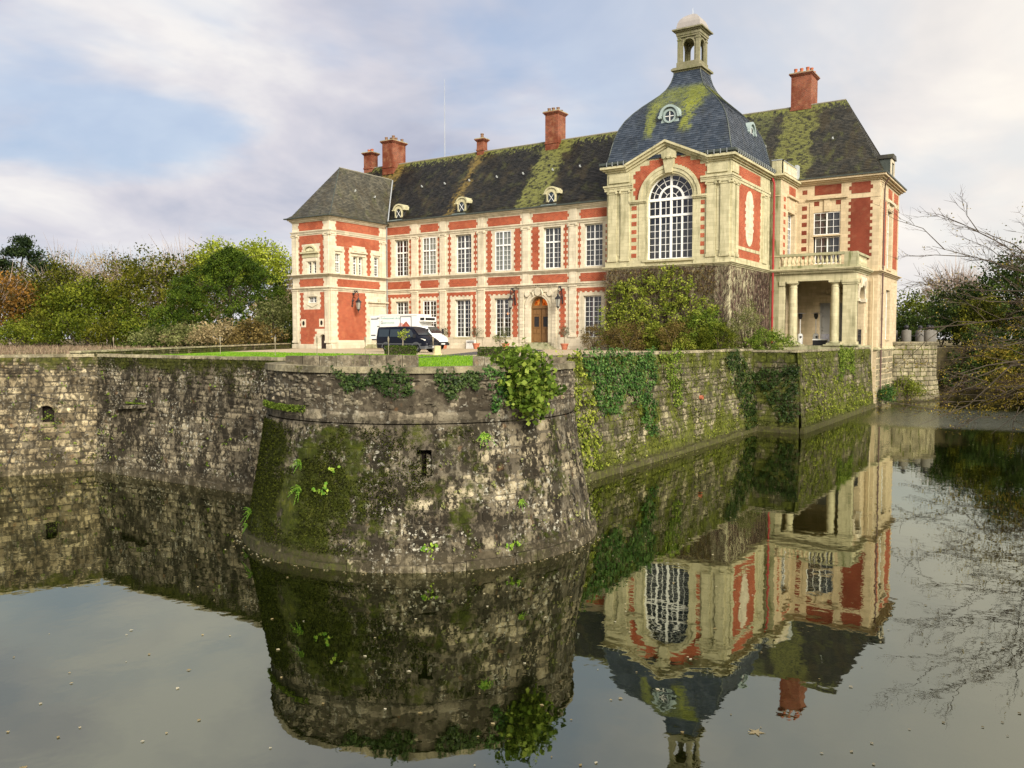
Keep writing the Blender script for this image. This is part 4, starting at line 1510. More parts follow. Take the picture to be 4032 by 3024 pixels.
for (sx, sz, rr) in ((-44.1, 5.42, 0.26), (-41.55, 5.42, 0.26), (cm, 5.62, 0.36)):
    mb.prism([(sx + rr * math.cos(q * math.pi / 6), sz + rr * 1.15 * math.sin(q * math.pi / 6)) for q in range(12)], lambda s, z: WM.P(s, z, 0.0), lambda s, z: WM.P(s, z, 0.24))
for sx in (-0.5, 0.5):
    mb.tube([WM.P(cm + sx, 5.2, 0.2), WM.P(cm + sx * 1.1, 5.5, 0.24), WM.P(cm + sx * 0.8, 5.85, 0.24)], [0.06, 0.10, 0.07], 6)
part(mb, 'cartouche', STONE, surr)
mb = MB()
dd = -0.50
WM.box(mb, -43.98, -43.86, 0.66, 4.1, dd - 0.02, dd + 0.08)
WM.box(mb, -41.87, -41.75, 0.66, 4.1, dd - 0.02, dd + 0.08)
WM.box(mb, -43.86, -41.87, 4.0, 4.28, dd - 0.02, dd + 0.12)
door = part(mb, 'door', OAK)
for (a, b) in ((-43.86, -42.90), (-42.83, -41.87)):
    lf = boxpart(WM, 'door_leaf', OAK, [(a, b, 0.68, 4.0, dd - 0.06, dd)], door)
    w_ = b - a
    mb = MB()
    for (p0, p1, q0, q1) in ((0.12, 0.47, 3.42, 3.85), (0.53, 0.88, 3.42, 3.85), (0.12, 0.47, 1.55, 1.98), (0.53, 0.88, 1.55, 1.98)):
        WM.box(mb, a + w_ * p0, a + w_ * p1, q0, q1, dd - 0.01, dd + 0.04)
    for (p0, p1, q0, q1) in ((0.10, 0.20, 2.1, 3.3), (0.80, 0.90, 2.1, 3.3), (0.20, 0.80, 3.2, 3.3), (0.20, 0.80, 2.1, 2.2)):
        WM.box(mb, a + w_ * p0, a + w_ * p1, q0, q1, dd - 0.01, dd + 0.06)
    oc = [(a + w_ / 2 + 0.40 * math.cos(R(22.5 + 45 * q)), 1.05 + 0.32 * math.sin(R(22.5 + 45 * q))) for q in range(8)]
    mb.prism(oc, lambda s, z: WM.P(s, z, dd - 0.01), lambda s, z: WM.P(s, z, dd + 0.05))
    # the same octagonal panel can be seen on both leaves: parts of the door, so they go below it
    o_ = part(mb, 'raised_panels', OAK, door)
    mb = MB()
    WM.box(mb, a + w_ * 0.2, a + w_ * 0.8, 2.2, 3.2, dd - 0.01, dd + 0.012)
    part(mb, 'door_grille', IRON, door)
mb = MB()
n = 16
r_ = 0.98
for (c_, s0_, s1_) in ((-43.36, 0.0, 1.0), (-42.37, 0.0, 1.0)):
    pass
pts = [(cm - r_ * math.cos(math.pi * k / n), 4.28 + 0.80 * math.sin(math.pi * k / n)) for k in range(n + 1)]
mb.face([WM.P(s, z, dd) for s, z in pts])
part(mb, 'fanlight', FANLIT, door)
mb = MB()
for k in range(n):
    (p, q), (p2, q2) = pts[k], pts[k + 1]
    o0, o1 = (cm - 1.115 * math.cos(math.pi * k / n), 4.055 + 1.115 * math.sin(math.pi * k / n)), (cm - 1.115 * math.cos(math.pi * (k + 1) / n), 4.055 + 1.115 * math.sin(math.pi * (k + 1) / n))
    i0 = (cm + (p - cm) * 0.80, 4.36 + (q - 4.28) * 0.72)
    i1 = (cm + (p2 - cm) * 0.80, 4.36 + (q2 - 4.28) * 0.72)
    mb.prism([o0, i0, i1, o1], lambda s, z: WM.P(s, z, dd - 0.02), lambda s, z: WM.P(s, z, dd + 0.08))
WM.box(mb, cm - 0.13, cm + 0.13, 4.28, 5.1, dd - 0.02, dd + 0.09)
part(mb, 'fanlight_frame', OAK, door)
mb = MB()
for k in range(4):
    WM.box(mb, -43.95 - 0.32 * k, -41.78 + 0.32 * k, 0.66 - 0.165 * (k + 1), 0.66 - 0.165 * k, -0.05, 0.35 + 0.34 * k)
part(mb, 'doorstep', STONE_G)
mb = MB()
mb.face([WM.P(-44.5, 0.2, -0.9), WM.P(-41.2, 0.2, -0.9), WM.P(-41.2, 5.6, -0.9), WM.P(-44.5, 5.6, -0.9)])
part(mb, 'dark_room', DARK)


def downpipe(pts, mat, r=0.065, collars=True):
    mb = MB()
    mb.tube(pts, r, 8)
    o = part(mb, 'downpipe', mat, smooth=True)
    if collars:
        p0, p1 = Vector(pts[-2]), Vector(pts[-1])
        n = max(2, int((p1 - p0).length / 2.2))
        for k in range(1, n):
            q = p0.lerp(p1, k / n)
            mb = MB()
            mb.tube([q - Vector((0, 0, 0.06)), q + Vector((0, 0, 0.06))], r * 1.35, 8)
            part(mb, 'collar', mat, o)
    return o


downpipe([(-62.2, 69.6, 13.5), (-62.28, 69.82, 13.2), (-62.28, 69.82, 0.1)], PIPE_G)

# ---- left wing
# front
PAN = 0.02
fops = [(-65.62, -65.02, 7.75, 8.95, 0.30), (-64.90, -64.30, 7.75, 8.95, 0.30), (-65.55, -64.31, 4.74, 5.34, 0.25), (-63.98, -63.0, -0.1, 1.48, 0.3, True)]
wall_face(WLF, -67.8, -62.42, -0.3, 13.1, fops, STONE)
for (a, b) in ((-65.62, -65.02), (-64.90, -64.30)):
    window(WLF, a, b, 7.77, 8.93, 0.30, 2, [4], None, None, False, sill=False, leaves=1, fr=0.05)
window(WLF, -65.55, -64.31, 4.75, 5.33, 0.25, 4, [2], None, None, False, sill=False, leaves=2, fr=0.05)
brick_panel(WLF, -66.88, -63.22, 12.18, 13.02, 0.12, 0.12, n=3)
brick_panel(WLF, -66.85, -63.20, 6.42, 7.20, 0.12, 0.12, n=3)
brick_panel(WLF, -66.86, -63.20, 10.78, 11.66, 0.12, 0.12, n=3)
brick_panel(WLF, -66.86, -66.28, 7.74, 10.78, 0.12, 0.12, n=11)
brick_panel(WLF, -63.80, -63.18, 7.74, 10.78, 0.12, 0.12, n=11)
brick_panel(WLF, -66.76, -66.20, 4.05, 5.80, 0.12, 0.12, n=7, ph=0)
brick_panel(WLF, -63.78, -63.10, 4.05, 5.80, 0.12, 0.12, n=7, ph=0)
brick_panel(WLF, -66.78, -63.06, 2.05, 4.05, 0.12, 0.12, n=7)
brick_panel(WLF, -66.80, -64.35, 1.25, 2.05, 0.10, 0.25, n=3)
brick_panel(WLF, -66.80, -64.70, 0.48, 1.25, 0.10, 0.10, n=3)
for (s_, z_) in ((-66.23, 2.63), (-63.60, 2.66)):
    mb = MB()
    WLF.box(mb, s_ - 0.34, s_ + 0.34, z_ - 0.41, z_ + 0.41, -0.05, 0.05)
    o = part(mb, 'oval_block', STONE)
    mb = MB()
    mb.prism([(s_ + 0.17 * math.cos(q * math.pi / 7), z_ + 0.25 * math.sin(q * math.pi / 7)) for q in range(14)], lambda s, z: WLF.P(s, z, 0.0), lambda s, z: WLF.P(s, z, 0.058))
    part(mb, 'oval_dark_disc', DARK, o)  # solid disc on the block, coloured dark for the shade of a hole
mb = MB()
WLF.box(mb, -66.42, -63.80, 9.80, 9.95, -0.04, 0.28)
WLF.box(mb, -66.25, -63.95, 9.40, 9.80, -0.04, 0.08)
for k in range(10):
    a0, a1 = math.pi * k / 10, math.pi * (k + 1) / 10
    mb.prism([(-65.1 + 0.72 * math.cos(a0), 9.95 + 0.55 * math.sin(a0)), (-65.1 + 0.92 * math.cos(a0), 9.95 + 0.74 * math.sin(a0)), (-65.1 + 0.92 * math.cos(a1), 9.95 + 0.74 * math.sin(a1)), (-65.1 + 0.72 * math.cos(a1), 9.95 + 0.55 * math.sin(a1))], lambda s, z: WLF.P(s, z, -0.02), lambda s, z: WLF.P(s, z, 0.22))
for k in range(5):
    mb.lathe(WLF.P(-65.1 + (k - 2) * 0.22, 0, 0.05)[:2], [(0.02, 9.96), (0.13, 10.05), (0.12, 10.2 + 0.06 * (2 - abs(k - 2))), (0.02, 10.32 + 0.06 * (2 - abs(k - 2)))], 7)
part(mb, 'window_pediment', STONE_W)
boxpart(WLF, 'blind_panel', STONE, [(-65.7, -64.22, 9.02, 9.35, -0.04, 0.05)])
mb = MB()
mb.prism([(-65.6, 5.45), (-64.9, 5.72), (-64.2, 5.45), (-64.2, 5.38), (-65.6, 5.38)], lambda s, z: WLF.P(s, z, -0.02), lambda s, z: WLF.P(s, z, 0.07))
mb.prism([(-65.7, 4.66), (-64.9, 4.35), (-64.1, 4.66), (-64.1, 4.58), (-64.9, 4.24), (-65.7, 4.58)], lambda s, z: WLF.P(s, z, -0.02), lambda s, z: WLF.P(s, z, 0.07))
part(mb, 'strapwork', STONE)
mb = MB()
mb.face([WLF.P(-63.98, -0.1, -0.28), WLF.P(-63.0, -0.1, -0.28), WLF.P(-63.0, 0.99, -0.28)] + [WLF.P(-63.49 + 0.49 * math.cos(math.pi * k / 10), 0.99 + 0.49 * math.sin(math.pi * k / 10), -0.28) for k in range(1, 10)] + [WLF.P(-63.98, 0.99, -0.28)])
part(mb, 'small_arched_door', DOORDARK)
for (a, b) in ((-67.78, -67.05), (-63.06, -62.44)):
    pilaster(WLF, a, b, 7.68, 11.72, STONE)
    pilaster(WLF, a, b, 0.6, 5.98, STONE, ionic=False)
# court side
rops = [(61.98, 62.90, 7.78, 9.74, 0.25), (64.72, 65.36, 7.74, 9.60, 0.32), (65.55, 66.20, 7.74, 9.60, 0.32), (67.90, 68.66, 7.76, 9.80, 0.25)]
wall_face(WLR, 61.3, 70.0, -0.3, 13.1, rops, STONE)
window(WLR, 61.98, 62.90, 7.80, 9.72, 0.25, 3, [4, 3], [8.88], BLIND_L, False, sill=False, leaves=1, fr=0.06)
for (a, b) in ((64.72, 65.36), (65.55, 66.20)):
    window(WLR, a, b, 7.76, 9.58, 0.32, 2, [4, 2], [8.95], None if a < 65 else BLIND, False, sill=False, leaves=1, fr=0.05)
window(WLR, 67.90, 68.66, 7.78, 9.78, 0.25, 2, [4, 3], [8.95], None, False, sill=False, leaves=1, fr=0.06)
brick_panel(WLR, 62.18, 68.82, 12.15, 13.04, 0.13, 0.13, n=3, ph=1)
brick_panel(WLR, 62.20, 68.82, 10.52, 11.66, 0.13, 0.13, n=5)
brick_panel(WLR, 63.40, 64.15, 7.74, 10.50, 0.13, 0.13, n=10)
brick_panel(WLR, 66.72, 67.40, 7.74, 10.50, 0.13, 0.13, n=10)
brick_panel(WLR, 62.30, 68.85, 6.38, 7.17, 0.13, 0.13, n=3)
brick_panel(WLR, 62.34, 66.62, 0.88, 5.86, 0.14, 0.14, n=17)
mb = MB()
WLR.box(mb, 64.25, 66.65, 9.98, 10.10, -0.04, 0.30)
WLR.box(mb, 64.35, 66.55, 9.68, 9.98, -0.04, 0.10)
WLR.box(mb, 64.5, 66.4, 10.10, 10.72, -0.04, 0.12)
mb.prism([(64.7, 10.2), (65.1, 10.62), (65.45, 10.25), (65.8, 10.62), (66.2, 10.2), (65.45, 10.1)], lambda s, z: WLR.P(s, z, 0.1), lambda s, z: WLR.P(s, z, 0.2))
part(mb, 'window_pediment', STONE)
for (a, b) in ((61.85, 63.05), (67.75, 68.82)):
    boxpart(WLR, 'window_hood', STONE, [(a, b, 9.98, 10.10, -0.04, 0.14)])
mb = MB()
WLR.box(mb, 66.85, 69.85, 4.88, 5.02, -0.04, 0.35)
WLR.box(mb, 67.0, 69.7, 4.55, 4.88, -0.04, 0.10)
mb.prism([(67.4, 5.02), (67.8, 5.25), (68.2, 5.55), (68.7, 5.55), (69.1, 5.25), (69.5, 5.02)], lambda s, z: WLR.P(s, z, -0.02), lambda s, z: WLR.P(s, z, 0.18))
mb.tube([WLR.P(68.45, 5.28, 0.0), WLR.P(68.45, 5.28, 0.30)], 0.26, 10)
WLR.box(mb, 67.2, 69.5, 3.2, 4.5, -0.04, 0.05)
part(mb, 'side_door_pediment', STONE)
mb = MB()
WLR.box(mb, 67.45, 69.2, 0.5, 3.15, -0.04, 0.03)
part(mb, 'side_door', DOORDARK)
mb = MB()
for k in range(3):
    WLR.box(mb, 66.6 - 0.25 * k, 69.6, 0.42 - 0.15 * (k + 1), 0.42 - 0.15 * k, -0.05, 0.9 + 0.35 * k)
part(mb, 'doorstep', STONE_G)
mb = MB()
for k in range(16):
    zz = 0.5 + k * 0.16
    mb.tube([(-61.0, 66.6, zz), (-60.35, 66.75, zz)], 0.03, 6)
part(mb, 'steel_ramp_rail', STEEL)
pilaster(WLR, 61.32, 62.02, 7.68, 11.72, STONE)
pilaster(WLR, 69.0, 69.6, 7.68, 11.5, STONE)
pilaster(WLR, 61.32, 62.02, 0.6, 5.98, STONE, ionic=False)
for Wq, a, b, en in ((WLF, -67.8, -62.42, (1, 1)), (WLR, 61.3, 69.6, (0, 0))):
    moulding(Wq, a, b, 11.80, 12.10, [(0.45, 0.08), (0.75, 0.13), (1, 0.19)], STONE, 'architrave', en)
    moulding(Wq, a, b, 13.05, 13.42, [(0.3, 0.10), (0.65, 0.22), (1, 0.36)], STONE, 'cornice', en)
    moulding(Wq, a, b, 7.40, 7.68, [(0.35, 0.12), (0.7, 0.26), (1, 0.42)], STONE, 'string_course', en)
    moulding(Wq, a, b, 6.02, 6.28, [(0.5, 0.09), (0.8, 0.16), (1, 0.24)], STONE, 'string_course', en)
    boxpart(Wq, 'plinth', STONE_W if False else STONE, [(a - (0.12 if en[0] else 0), b + (0.12 if en[1] else 0), -0.3, 0.46 if Wq is WLF else 0.86, -0.04, 0.10)] if Wq is WLR else [(-67.92, -64.1, -0.3, 0.46, -0.04, 0.12), (-62.9, -62.32, -0.3, 0.46, -0.04, 0.12)])
# unseen sides of the wing and of the main range
mb = MB()
mb.face([(-67.8, 61.3, -0.3), (-67.8, 61.3, 13.1), (-67.8, 82, 13.1), (-67.8, 82, -0.3)])
mb.face([(-74, 70, -0.3), (-67.8, 70, -0.3), (-67.8, 70, 13.45), (-74, 70, 13.45)])
mb.face([(-74, 70, -0.3), (-74, 70, 13.45), (-74, 82, 13.45), (-74, 82, -0.3)])
mb.face([(-74, 82, -0.3), (-74, 82, 13.45), (-30, 82, 13.45), (-30, 82, -0.3)])
mb.face([(-35.0, 69.0, -0.2), (-35.0, 69.0, 16.2), (-35.0, 80.4, 16.2), (-35.0, 80.4, -0.2)])
mb.face([(-35.0, 80.4, 10), (-35.0, 80.4, 16.2), (-23.53, 80.4, 16.2), (-23.53, 80.4, 10)])
mb.face([(-35, 97.0, -6), (-35, 97.0, 16.5), (-14.9, 97.0, 16.5), (-14.9, 97.0, -6)])
mb.face([(-35, 82, -0.2), (-35, 97.0, -0.2), (-35, 97.0, 16.5), (-35, 82, 16.5)])
part(mb, 'rear_wall', STONE)

# ---- domed pavilion
xc, yc = -29.25, 74.7
AR = (-31.12, -26.82, 8.0, 15.36)
wall_face(WDF, -35.0, -23.53, -0.2, 16.1, [(*AR, 0.55, True)], STONE_W)
mb = MB()
mb.face([WDF.P(-33.0, 16.1), WDF.P(-25.5, 16.1), WDF.P(-29.25, 17.75)])
part(mb, 'gable', STONE_W)
wall_face(WDR, 69.0, 80.4, -0.2, 16.1, [], STONE_W)
for Wq, a, b, en in ((WDF, -35.0, -23.53, (1, 1)), (WDR, 69.0, 80.2, (0, 0))):
    moulding(Wq, a, b, 7.18, 7.50, [(0.4, 0.10), (0.75, 0.22), (1, 0.34)], STONE_W, 'string_course', en)
    for bx_ in ([(a, b)] if Wq is WDR else [(a - 0.1, AR[0] - 0.1), (AR[1] + 0.1, b + 0.1)]):
        boxpart(Wq, 'pedestal_course', STONE_W, [(*bx_, 7.5, 7.98, -0.04, 0.10)])
for a, b, en in ((-35.0, -32.4, (1, 0)), (-26.1, -23.53, (0, 1))):
    moulding(WDF, a, b, 14.30, 14.80, [(0.4, 0.17), (0.7, 0.21), (1, 0.28)], STONE_W, 'entablature', en)
moulding(WDR, 69.0, 70.95, 14.30, 14.80, [(0.4, 0.17), (0.7, 0.21), (1, 0.28)], STONE_W, 'entablature')
moulding(WDR, 70.95, 80.2, 14.35, 14.80, [(0.5, 0.05), (1, 0.10)], STONE_W, 'string_course')
for Wq, a, b, en in ((WDF, -35.0, -32.95, (1, 0)), (WDF, -25.58, -23.53, (0, 1)), (WDR, 69.0, 80.2, (0, 0))):
    moulding(Wq, a, b, 15.95, 16.45, [(0.3, 0.12), (0.6, 0.30), (1, 0.50)], STONE_W, 'cornice', en)
    moulding(Wq, a, b, 16.45, 16.80, [(0.4, 0.42), (1, 0.56)], GUTTER, 'gutter', en)
    mb = MB()
    k = a + 0.2
    while k < b:
        Wq.box(mb, k, k + 0.04, 16.46, 16.82, 0.50, 0.585)
        k += 0.55
    part(mb, 'gutter_bracket', ZINC)
# raking cornice of the pediment
for (p, q) in (((-33.05, 16.30), (-29.25, 18.02)), ((-25.45, 16.30), (-29.25, 18.02))):
    for k, (lo, hi, dd) in enumerate(((-0.42, -0.22, 0.14), (-0.22, 0.0, 0.34), (0.0, 0.20, 0.54))):
        mb = MB()
        mb.prism([(p[0], p[1] + lo), (q[0], q[1] + lo), (q[0], q[1] + hi), (p[0], p[1] + hi)], lambda s, z: WDF.P(s, z, -0.3), lambda s, z, dd=dd: WDF.P(s, z, dd + (0.002 if p[0] < -30 else 0)))
        part(mb, 'raking_cornice', STONE_W)
# brick field round the arch: stepped under the rake
ac, az_, ro = (AR[0] + AR[1]) / 2, AR[3] - (AR[1] - AR[0]) / 2, 2.88
for side in (-1, 1):
    mb = MB()
    n = 28
    for i in range(n):
        z0, z1 = 13.35 + (17.05 - 13.35) * i / n, 13.35 + (17.05 - 13.35) * (i + 1) / n
        zt_ = z1 - az_
        inner = math.sqrt(max(0, ro * ro - (z0 - az_) ** 2)) if z0 - az_ < ro else 0
        outer_ = 3.42 if (int(z0 / 0.36) % 2 == 0) else 3.22
        st = math.floor((z0 - 13.35) / 0.40) * 0.40 + 13.35 + 0.4
        rake = (17.45 - st) / 0.455 - 0.10
        outer_ = min(outer_, rake)
        inner = max(inner, 0.50 if z0 > 15.6 else 0)
        if outer_ - inner < 0.03: continue
        s0_, s1_ = (ac - outer_, ac - inner) if side < 0 else (ac + inner, ac + outer_)
        WDF.box(mb, s0_, s1_, z0, z1, -0.05, 0.018)
    part(mb, 'brick_panel', BRICK)
mb = MB()
for k in range(32):
    a0, a1 = math.pi * k / 32, math.pi * (k + 1) / 32
    for r0, r1, dd in ((2.15, 2.32, 0.06), (2.32, 2.62, 0.12), (2.62, 2.88, 0.18)):
        mb.prism([(ac + r0 * math.cos(a0), az_ + r0 * math.sin(a0)), (ac + r1 * math.cos(a0), az_ + r1 * math.sin(a0)), (ac + r1 * math.cos(a1), az_ + r1 * math.sin(a1)), (ac + r0 * math.cos(a1), az_ + r0 * math.sin(a1))],
                 lambda s, z: WDF.P(s, z, -0.02), lambda s, z, dd=dd: WDF.P(s, z, dd))
part(mb, 'archivolt', STONE_W)
for sx in (-1, 1):
    a, b = (ac - 3.75, ac - 2.12) if sx < 0 else (ac + 2.12, ac + 3.42)
    boxpart(WDF, 'impost', STONE_W, [(a, b, 13.02, 13.14, -0.04, 0.14), (a, b, 13.14, 13.30, -0.04, 0.22)])
    boxpart(WDF, 'pier', STONE_W, [((ac - 2.85) if sx < 0 else ac + 2.15, (ac - 2.15) if sx < 0 else ac + 2.85, 7.98, 13.02, -0.04, 0.045)])
    for k in range(7):
        mb = MB()
        a0 = -32.54 if sx < 0 else -26.24
        WDF.box(mb, a0, a0 + 0.48, 8.26 + 0.70 * k, 8.62 + 0.70 * k, -0.05, 0.06 if False else 0.02)
        part(mb, 'brick_block', BRICK)
mb = MB()
mb.prism([(ac - 0.30, 15.40), (ac + 0.30, 15.40), (ac + 0.52, 16.60), (ac - 0.52, 16.60)], lambda s, z: WDF.P(s, z, 0.0), lambda s, z: WDF.P(s, z, 0.30))
mb.prism([(ac - 0.62, 16.60), (ac + 0.62, 16.60), (ac + 0.66, 17.15), (ac, 17.5), (ac - 0.66, 17.15)], lambda s, z: WDF.P(s, z, 0.0), lambda s, z: WDF.P(s, z, 0.36))
for k in (-0.4, 0, 0.4):
    mb.tube([WDF.P(ac + k, 16.72, 0.2), WDF.P(ac + k, 16.72, 0.44)], 0.15, 8)
part(mb, 'keystone', STONE_W)
for (a, b) in ((-34.80, -34.0), (-33.58, -32.72), (-25.56, -24.78), (-24.36, -23.56)):
    pilaster(WDF, a, b, 7.98, 14.20, STONE_W, 0.16)
for (a, b) in ((-33.98, -33.60), (-24.76, -24.38)):
    boxpart(WDF, 'panel', STONE_W, [(a + 0.05, b - 0.05, 8.5, 13.7, -0.04, 0.05)])
for (a, b) in ((-34.9, -32.6), (-25.7, -23.6)):
    boxpart(WDF, 'attic_panel', STONE_W, [(a + 0.15, b - 0.15, 15.0, 15.75, -0.04, 0.12)])
pilaster(WDR, 69.03, 69.66, 7.98, 14.20, STONE_W, 0.16)
pilaster(WDR, 70.05, 70.72, 7.98, 14.20, STONE_W, 0.16)
pilaster(WDR, 77.70, 78.85, 7.98, 14.20, STONE_W, 0.16)
boxpart(WDR, 'attic_panel', STONE_W, [(69.15, 70.75, 15.0, 15.75, -0.04, 0.12)])
brick_panel(WDR, 70.95, 77.1, 14.84, 15.78, 0, 0, n=1)
brick_panel(WDR, 70.88, 77.3, 9.0, 14.32, 0, 0.16, n=18)
brick_panel(WDR, 70.86, 77.3, 8.0, 8.72, 0, 0.16, n=3)
boxpart(WDR, 'band', STONE_W, [(70.86, 77.3, 8.72, 9.0, -0.04, 0.05)])
mb = MB()
oc = []
for q in range(24):
    a = 2 * math.pi * q / 24
    oc.append((73.98 + 0.98 * math.cos(a), (12.9 if math.sin(a) > 0 else 10.3) + 1.12 * math.sin(a)))
mb.prism(oc, lambda s, z: WDR.P(s, z, 0.0), lambda s, z: WDR.P(s, z, 0.06))
for k in range(5):
    z_ = 10.5 + k * 0.55
    WDR.box(mb, 72.78, 75.18, z_, z_ + 0.28, -0.02, 0.05)
o = part(mb, 'oval_panel', STONE)
boxpart(WDR, 'inner_panel', STONE, [(73.35, 74.6, 10.3, 12.9, 0.0, 0.09)], o)
# great arched window
mb = MB()
dA = -0.5
a0, a1 = AR[0], AR[1]
rA = (a1 - a0) / 2
WDF.box(mb, a0, a0 + 0.12, 8.0, az_, dA - 0.05, dA + 0.06)
WDF.box(mb, a1 - 0.12, a1, 8.0, az_, dA - 0.05, dA + 0.06)
WDF.box(mb, a0 + 0.12, a1 - 0.12, 8.0, 8.12, dA - 0.05, dA + 0.06)
for zt_, th in ((az_ + 0.02, 0.12), (11.80, 0.10)):
    WDF.box(mb, a0 + 0.12, a1 - 0.12, zt_ - th, zt_ + th, dA - 0.05, dA + 0.10)


def ring(mb, r0, r1, dd0, dd1, n=28):
    for k in range(n):
        b0, b1 = math.pi * k / n, math.pi * (k + 1) / n
        mb.prism([(ac + r0 * math.cos(b0), az_ + r0 * math.sin(b0)), (ac + r1 * math.cos(b0), az_ + r1 * math.sin(b0)), (ac + r1 * math.cos(b1), az_ + r1 * math.sin(b1)), (ac + r0 * math.cos(b1), az_ + r0 * math.sin(b1))],
                 lambda s, z: WDF.P(s, z, dd0), lambda s, z: WDF.P(s, z, dd1))


ring(mb, rA - 0.12, rA, dA - 0.05, dA + 0.06)
ring(mb, 1.02, 1.20, dA - 0.05, dA + 0.08)
gw = part(mb, 'window', WHITE)
gw['label'] = 'great round-arched window of many white-barred panes'
mb = MB()
ring(mb, 1.62, 1.67, dA - 0.02, dA + 0.03)
ring(mb, 0.52, 0.57, dA - 0.02, dA + 0.03)
WDF.box(mb, ac - 0.10, ac + 0.10, 8.12, az_ + rA - 0.1, dA - 0.04, dA + 0.09)
W4 = (a1 - a0 - 0.24) / 4
for k in (1, 3):
    c = a0 + 0.12 + W4 * k
    WDF.box(mb, c - 0.075, c + 0.075, 8.12, az_, dA - 0.04, dA + 0.08)
for k in range(4):
    c = a0 + 0.12 + W4 * (k + 0.5)
    WDF.box(mb, c - 0.022, c + 0.022, 8.12, az_ - 0.1, dA - 0.02, dA + 0.03)
for q in range(1, 6):
    z_ = 8.12 + (11.70 - 8.12) * q / 6
    WDF.box(mb, a0 + 0.12, a1 - 0.12, z_ - 0.02, z_ + 0.02, dA - 0.018, dA + 0.027)
z_ = (11.90 + az_ - 0.1) / 2
WDF.box(mb, a0 + 0.12, a1 - 0.12, z_ - 0.02, z_ + 0.02, dA - 0.018, dA + 0.027)
for q in (1, 2, 3, 5, 6, 7):
    b_ = math.pi * q / 8
    r0 = 0.55 if q in (2, 6) else 1.2
    for (r0, r1) in ((1.18, rA - 0.1),) + (((0.55, 1.05),) if q in (2, 6) else ()):
        p0 = (ac + r0 * math.cos(b_), az_ + r0 * math.sin(b_))
        p1 = (ac + r1 * math.cos(b_), az_ + r1 * math.sin(b_))
        nx, nz = -math.sin(b_) * 0.022, math.cos(b_) * 0.022
        mb.prism([(p0[0] - nx, p0[1] - nz), (p1[0] - nx, p1[1] - nz), (p1[0] + nx, p1[1] + nz), (p0[0] + nx, p0[1] + nz)], lambda s, z: WDF.P(s, z, dA - 0.02), lambda s, z: WDF.P(s, z, dA + 0.03))
part(mb, 'glazing_bars', WHITE, gw)
for k in range(8):
    s0_, s1_ = a0 + 0.12 + W4 * k / 2, a0 + 0.12 + W4 * (k + 1) / 2
    zr = [8.12 + (11.70 - 8.12) * q / 6 for q in range(7)]
    for q0, q1 in list(zip(zr[:-1], zr[1:])) + [(11.9, z_), (z_, az_ - 0.1)]:
        pane(WDF, gw, s0_, s1_, q0, q1, dA)
mb = MB()
for r0, r1, n in ((0.0, 0.55, 2), (0.55, 1.1, 4), (1.1, 1.65, 8), (1.65, rA, 8)):
    for k in range(n):
        b0, b1 = math.pi * k / n, math.pi * (k + 1) / n
        mm = [b0 + (b1 - b0) * i / 4 for i in range(5)]
        mb.face([WDF.P(ac + r1 * math.cos(b), az_ + r1 * math.sin(b), dA) for b in mm] + ([WDF.P(ac + r0 * math.cos(b), az_ + r0 * math.sin(b), dA) for b in reversed(mm)] if r0 > 0 else [WDF.P(ac, az_, dA)]))
part(mb, 'arch_panes', GLASS, gw)
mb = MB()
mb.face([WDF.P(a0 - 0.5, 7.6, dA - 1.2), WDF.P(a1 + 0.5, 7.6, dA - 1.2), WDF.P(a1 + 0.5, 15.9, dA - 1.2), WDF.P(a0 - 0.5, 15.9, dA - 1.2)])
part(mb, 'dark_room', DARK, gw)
mb = MB()
mb.face([WDF.P(a0, 8.0, dA - 0.3), WDF.P(a1, 8.0, dA - 0.3), WDF.P(a1, 11.2, dA - 0.3), WDF.P(a0, 11.2, dA - 0.3)])
part(mb, 'blind', BLIND, gw)
boxpart(WDF, 'sill', STONE_W, [(a0 - 0.3, a1 + 0.2, 7.80, 7.98, -0.55, 0.20)], gw)
downpipe([(-23.35, 80.0, 16.3), (-23.1, 79.95, 15.6), (-23.08, 79.95, 15.2), (-23.08, 79.95, 0.6)], PIPE_R, 0.10)

# ---- link bay and end pavilion
kops = [(82.75, 85.30, 9.2, 13.25, 0.45)]
wall_face(WKF, -23.53, -22.53, -0.2, 16.1, [], STONE_G)
wall_face(WKR, 80.2, 86.04, 0.0, 16.1, kops, STONE_O)
window(WKR, 82.78, 85.25, 9.25, 13.2, 0.45, 4, [5, 2], [11.8], BLIND, False, sill=False, stone=STONE_O)
for k in range(8):
    mb = MB()
    WKR.box(mb, 81.2, 81.85, 9.05 + 0.72 * k, 9.45 + 0.72 * k, -0.04, 0.016)
    part(mb, 'brick_block', BRICK)
brick_panel(WKR, 83.0, 85.3, 14.95, 15.75, 0, 0, n=1)
boxpart(WKR, 'window_hood', STONE_O, [(82.3, 85.95, 14.62, 14.82, -0.04, 0.22), (82.5, 82.75, 13.4, 14.62, -0.04, 0.10), (85.35, 85.6, 13.4, 14.62, -0.04, 0.10)])
for Wq, a, b, en in ((WKF, -23.4, -22.53, (0, 1)), (WKR, 80.2, 86.0, (0, 0))):
    moulding(Wq, a, b, 15.98, 16.42, [(0.3, 0.12), (0.6, 0.28), (1, 0.45)], STONE_W, 'cornice', en)
    boxpart(Wq, 'parapet', STONE_W, [(a, b + (0.06 if Wq is WKF else 0), 16.42, 17.72, -0.45, 0.06)])
    boxpart(Wq, 'parapet_cap', ZINC, [(a - 0.02, b + (0.1 if Wq is WKF else 0), 17.72, 17.80, -0.5, 0.10)])
boxpart(WKR, 'parapet_panel', STONE, [(80.9, 85.4, 16.75, 17.5, 0, 0.10)])
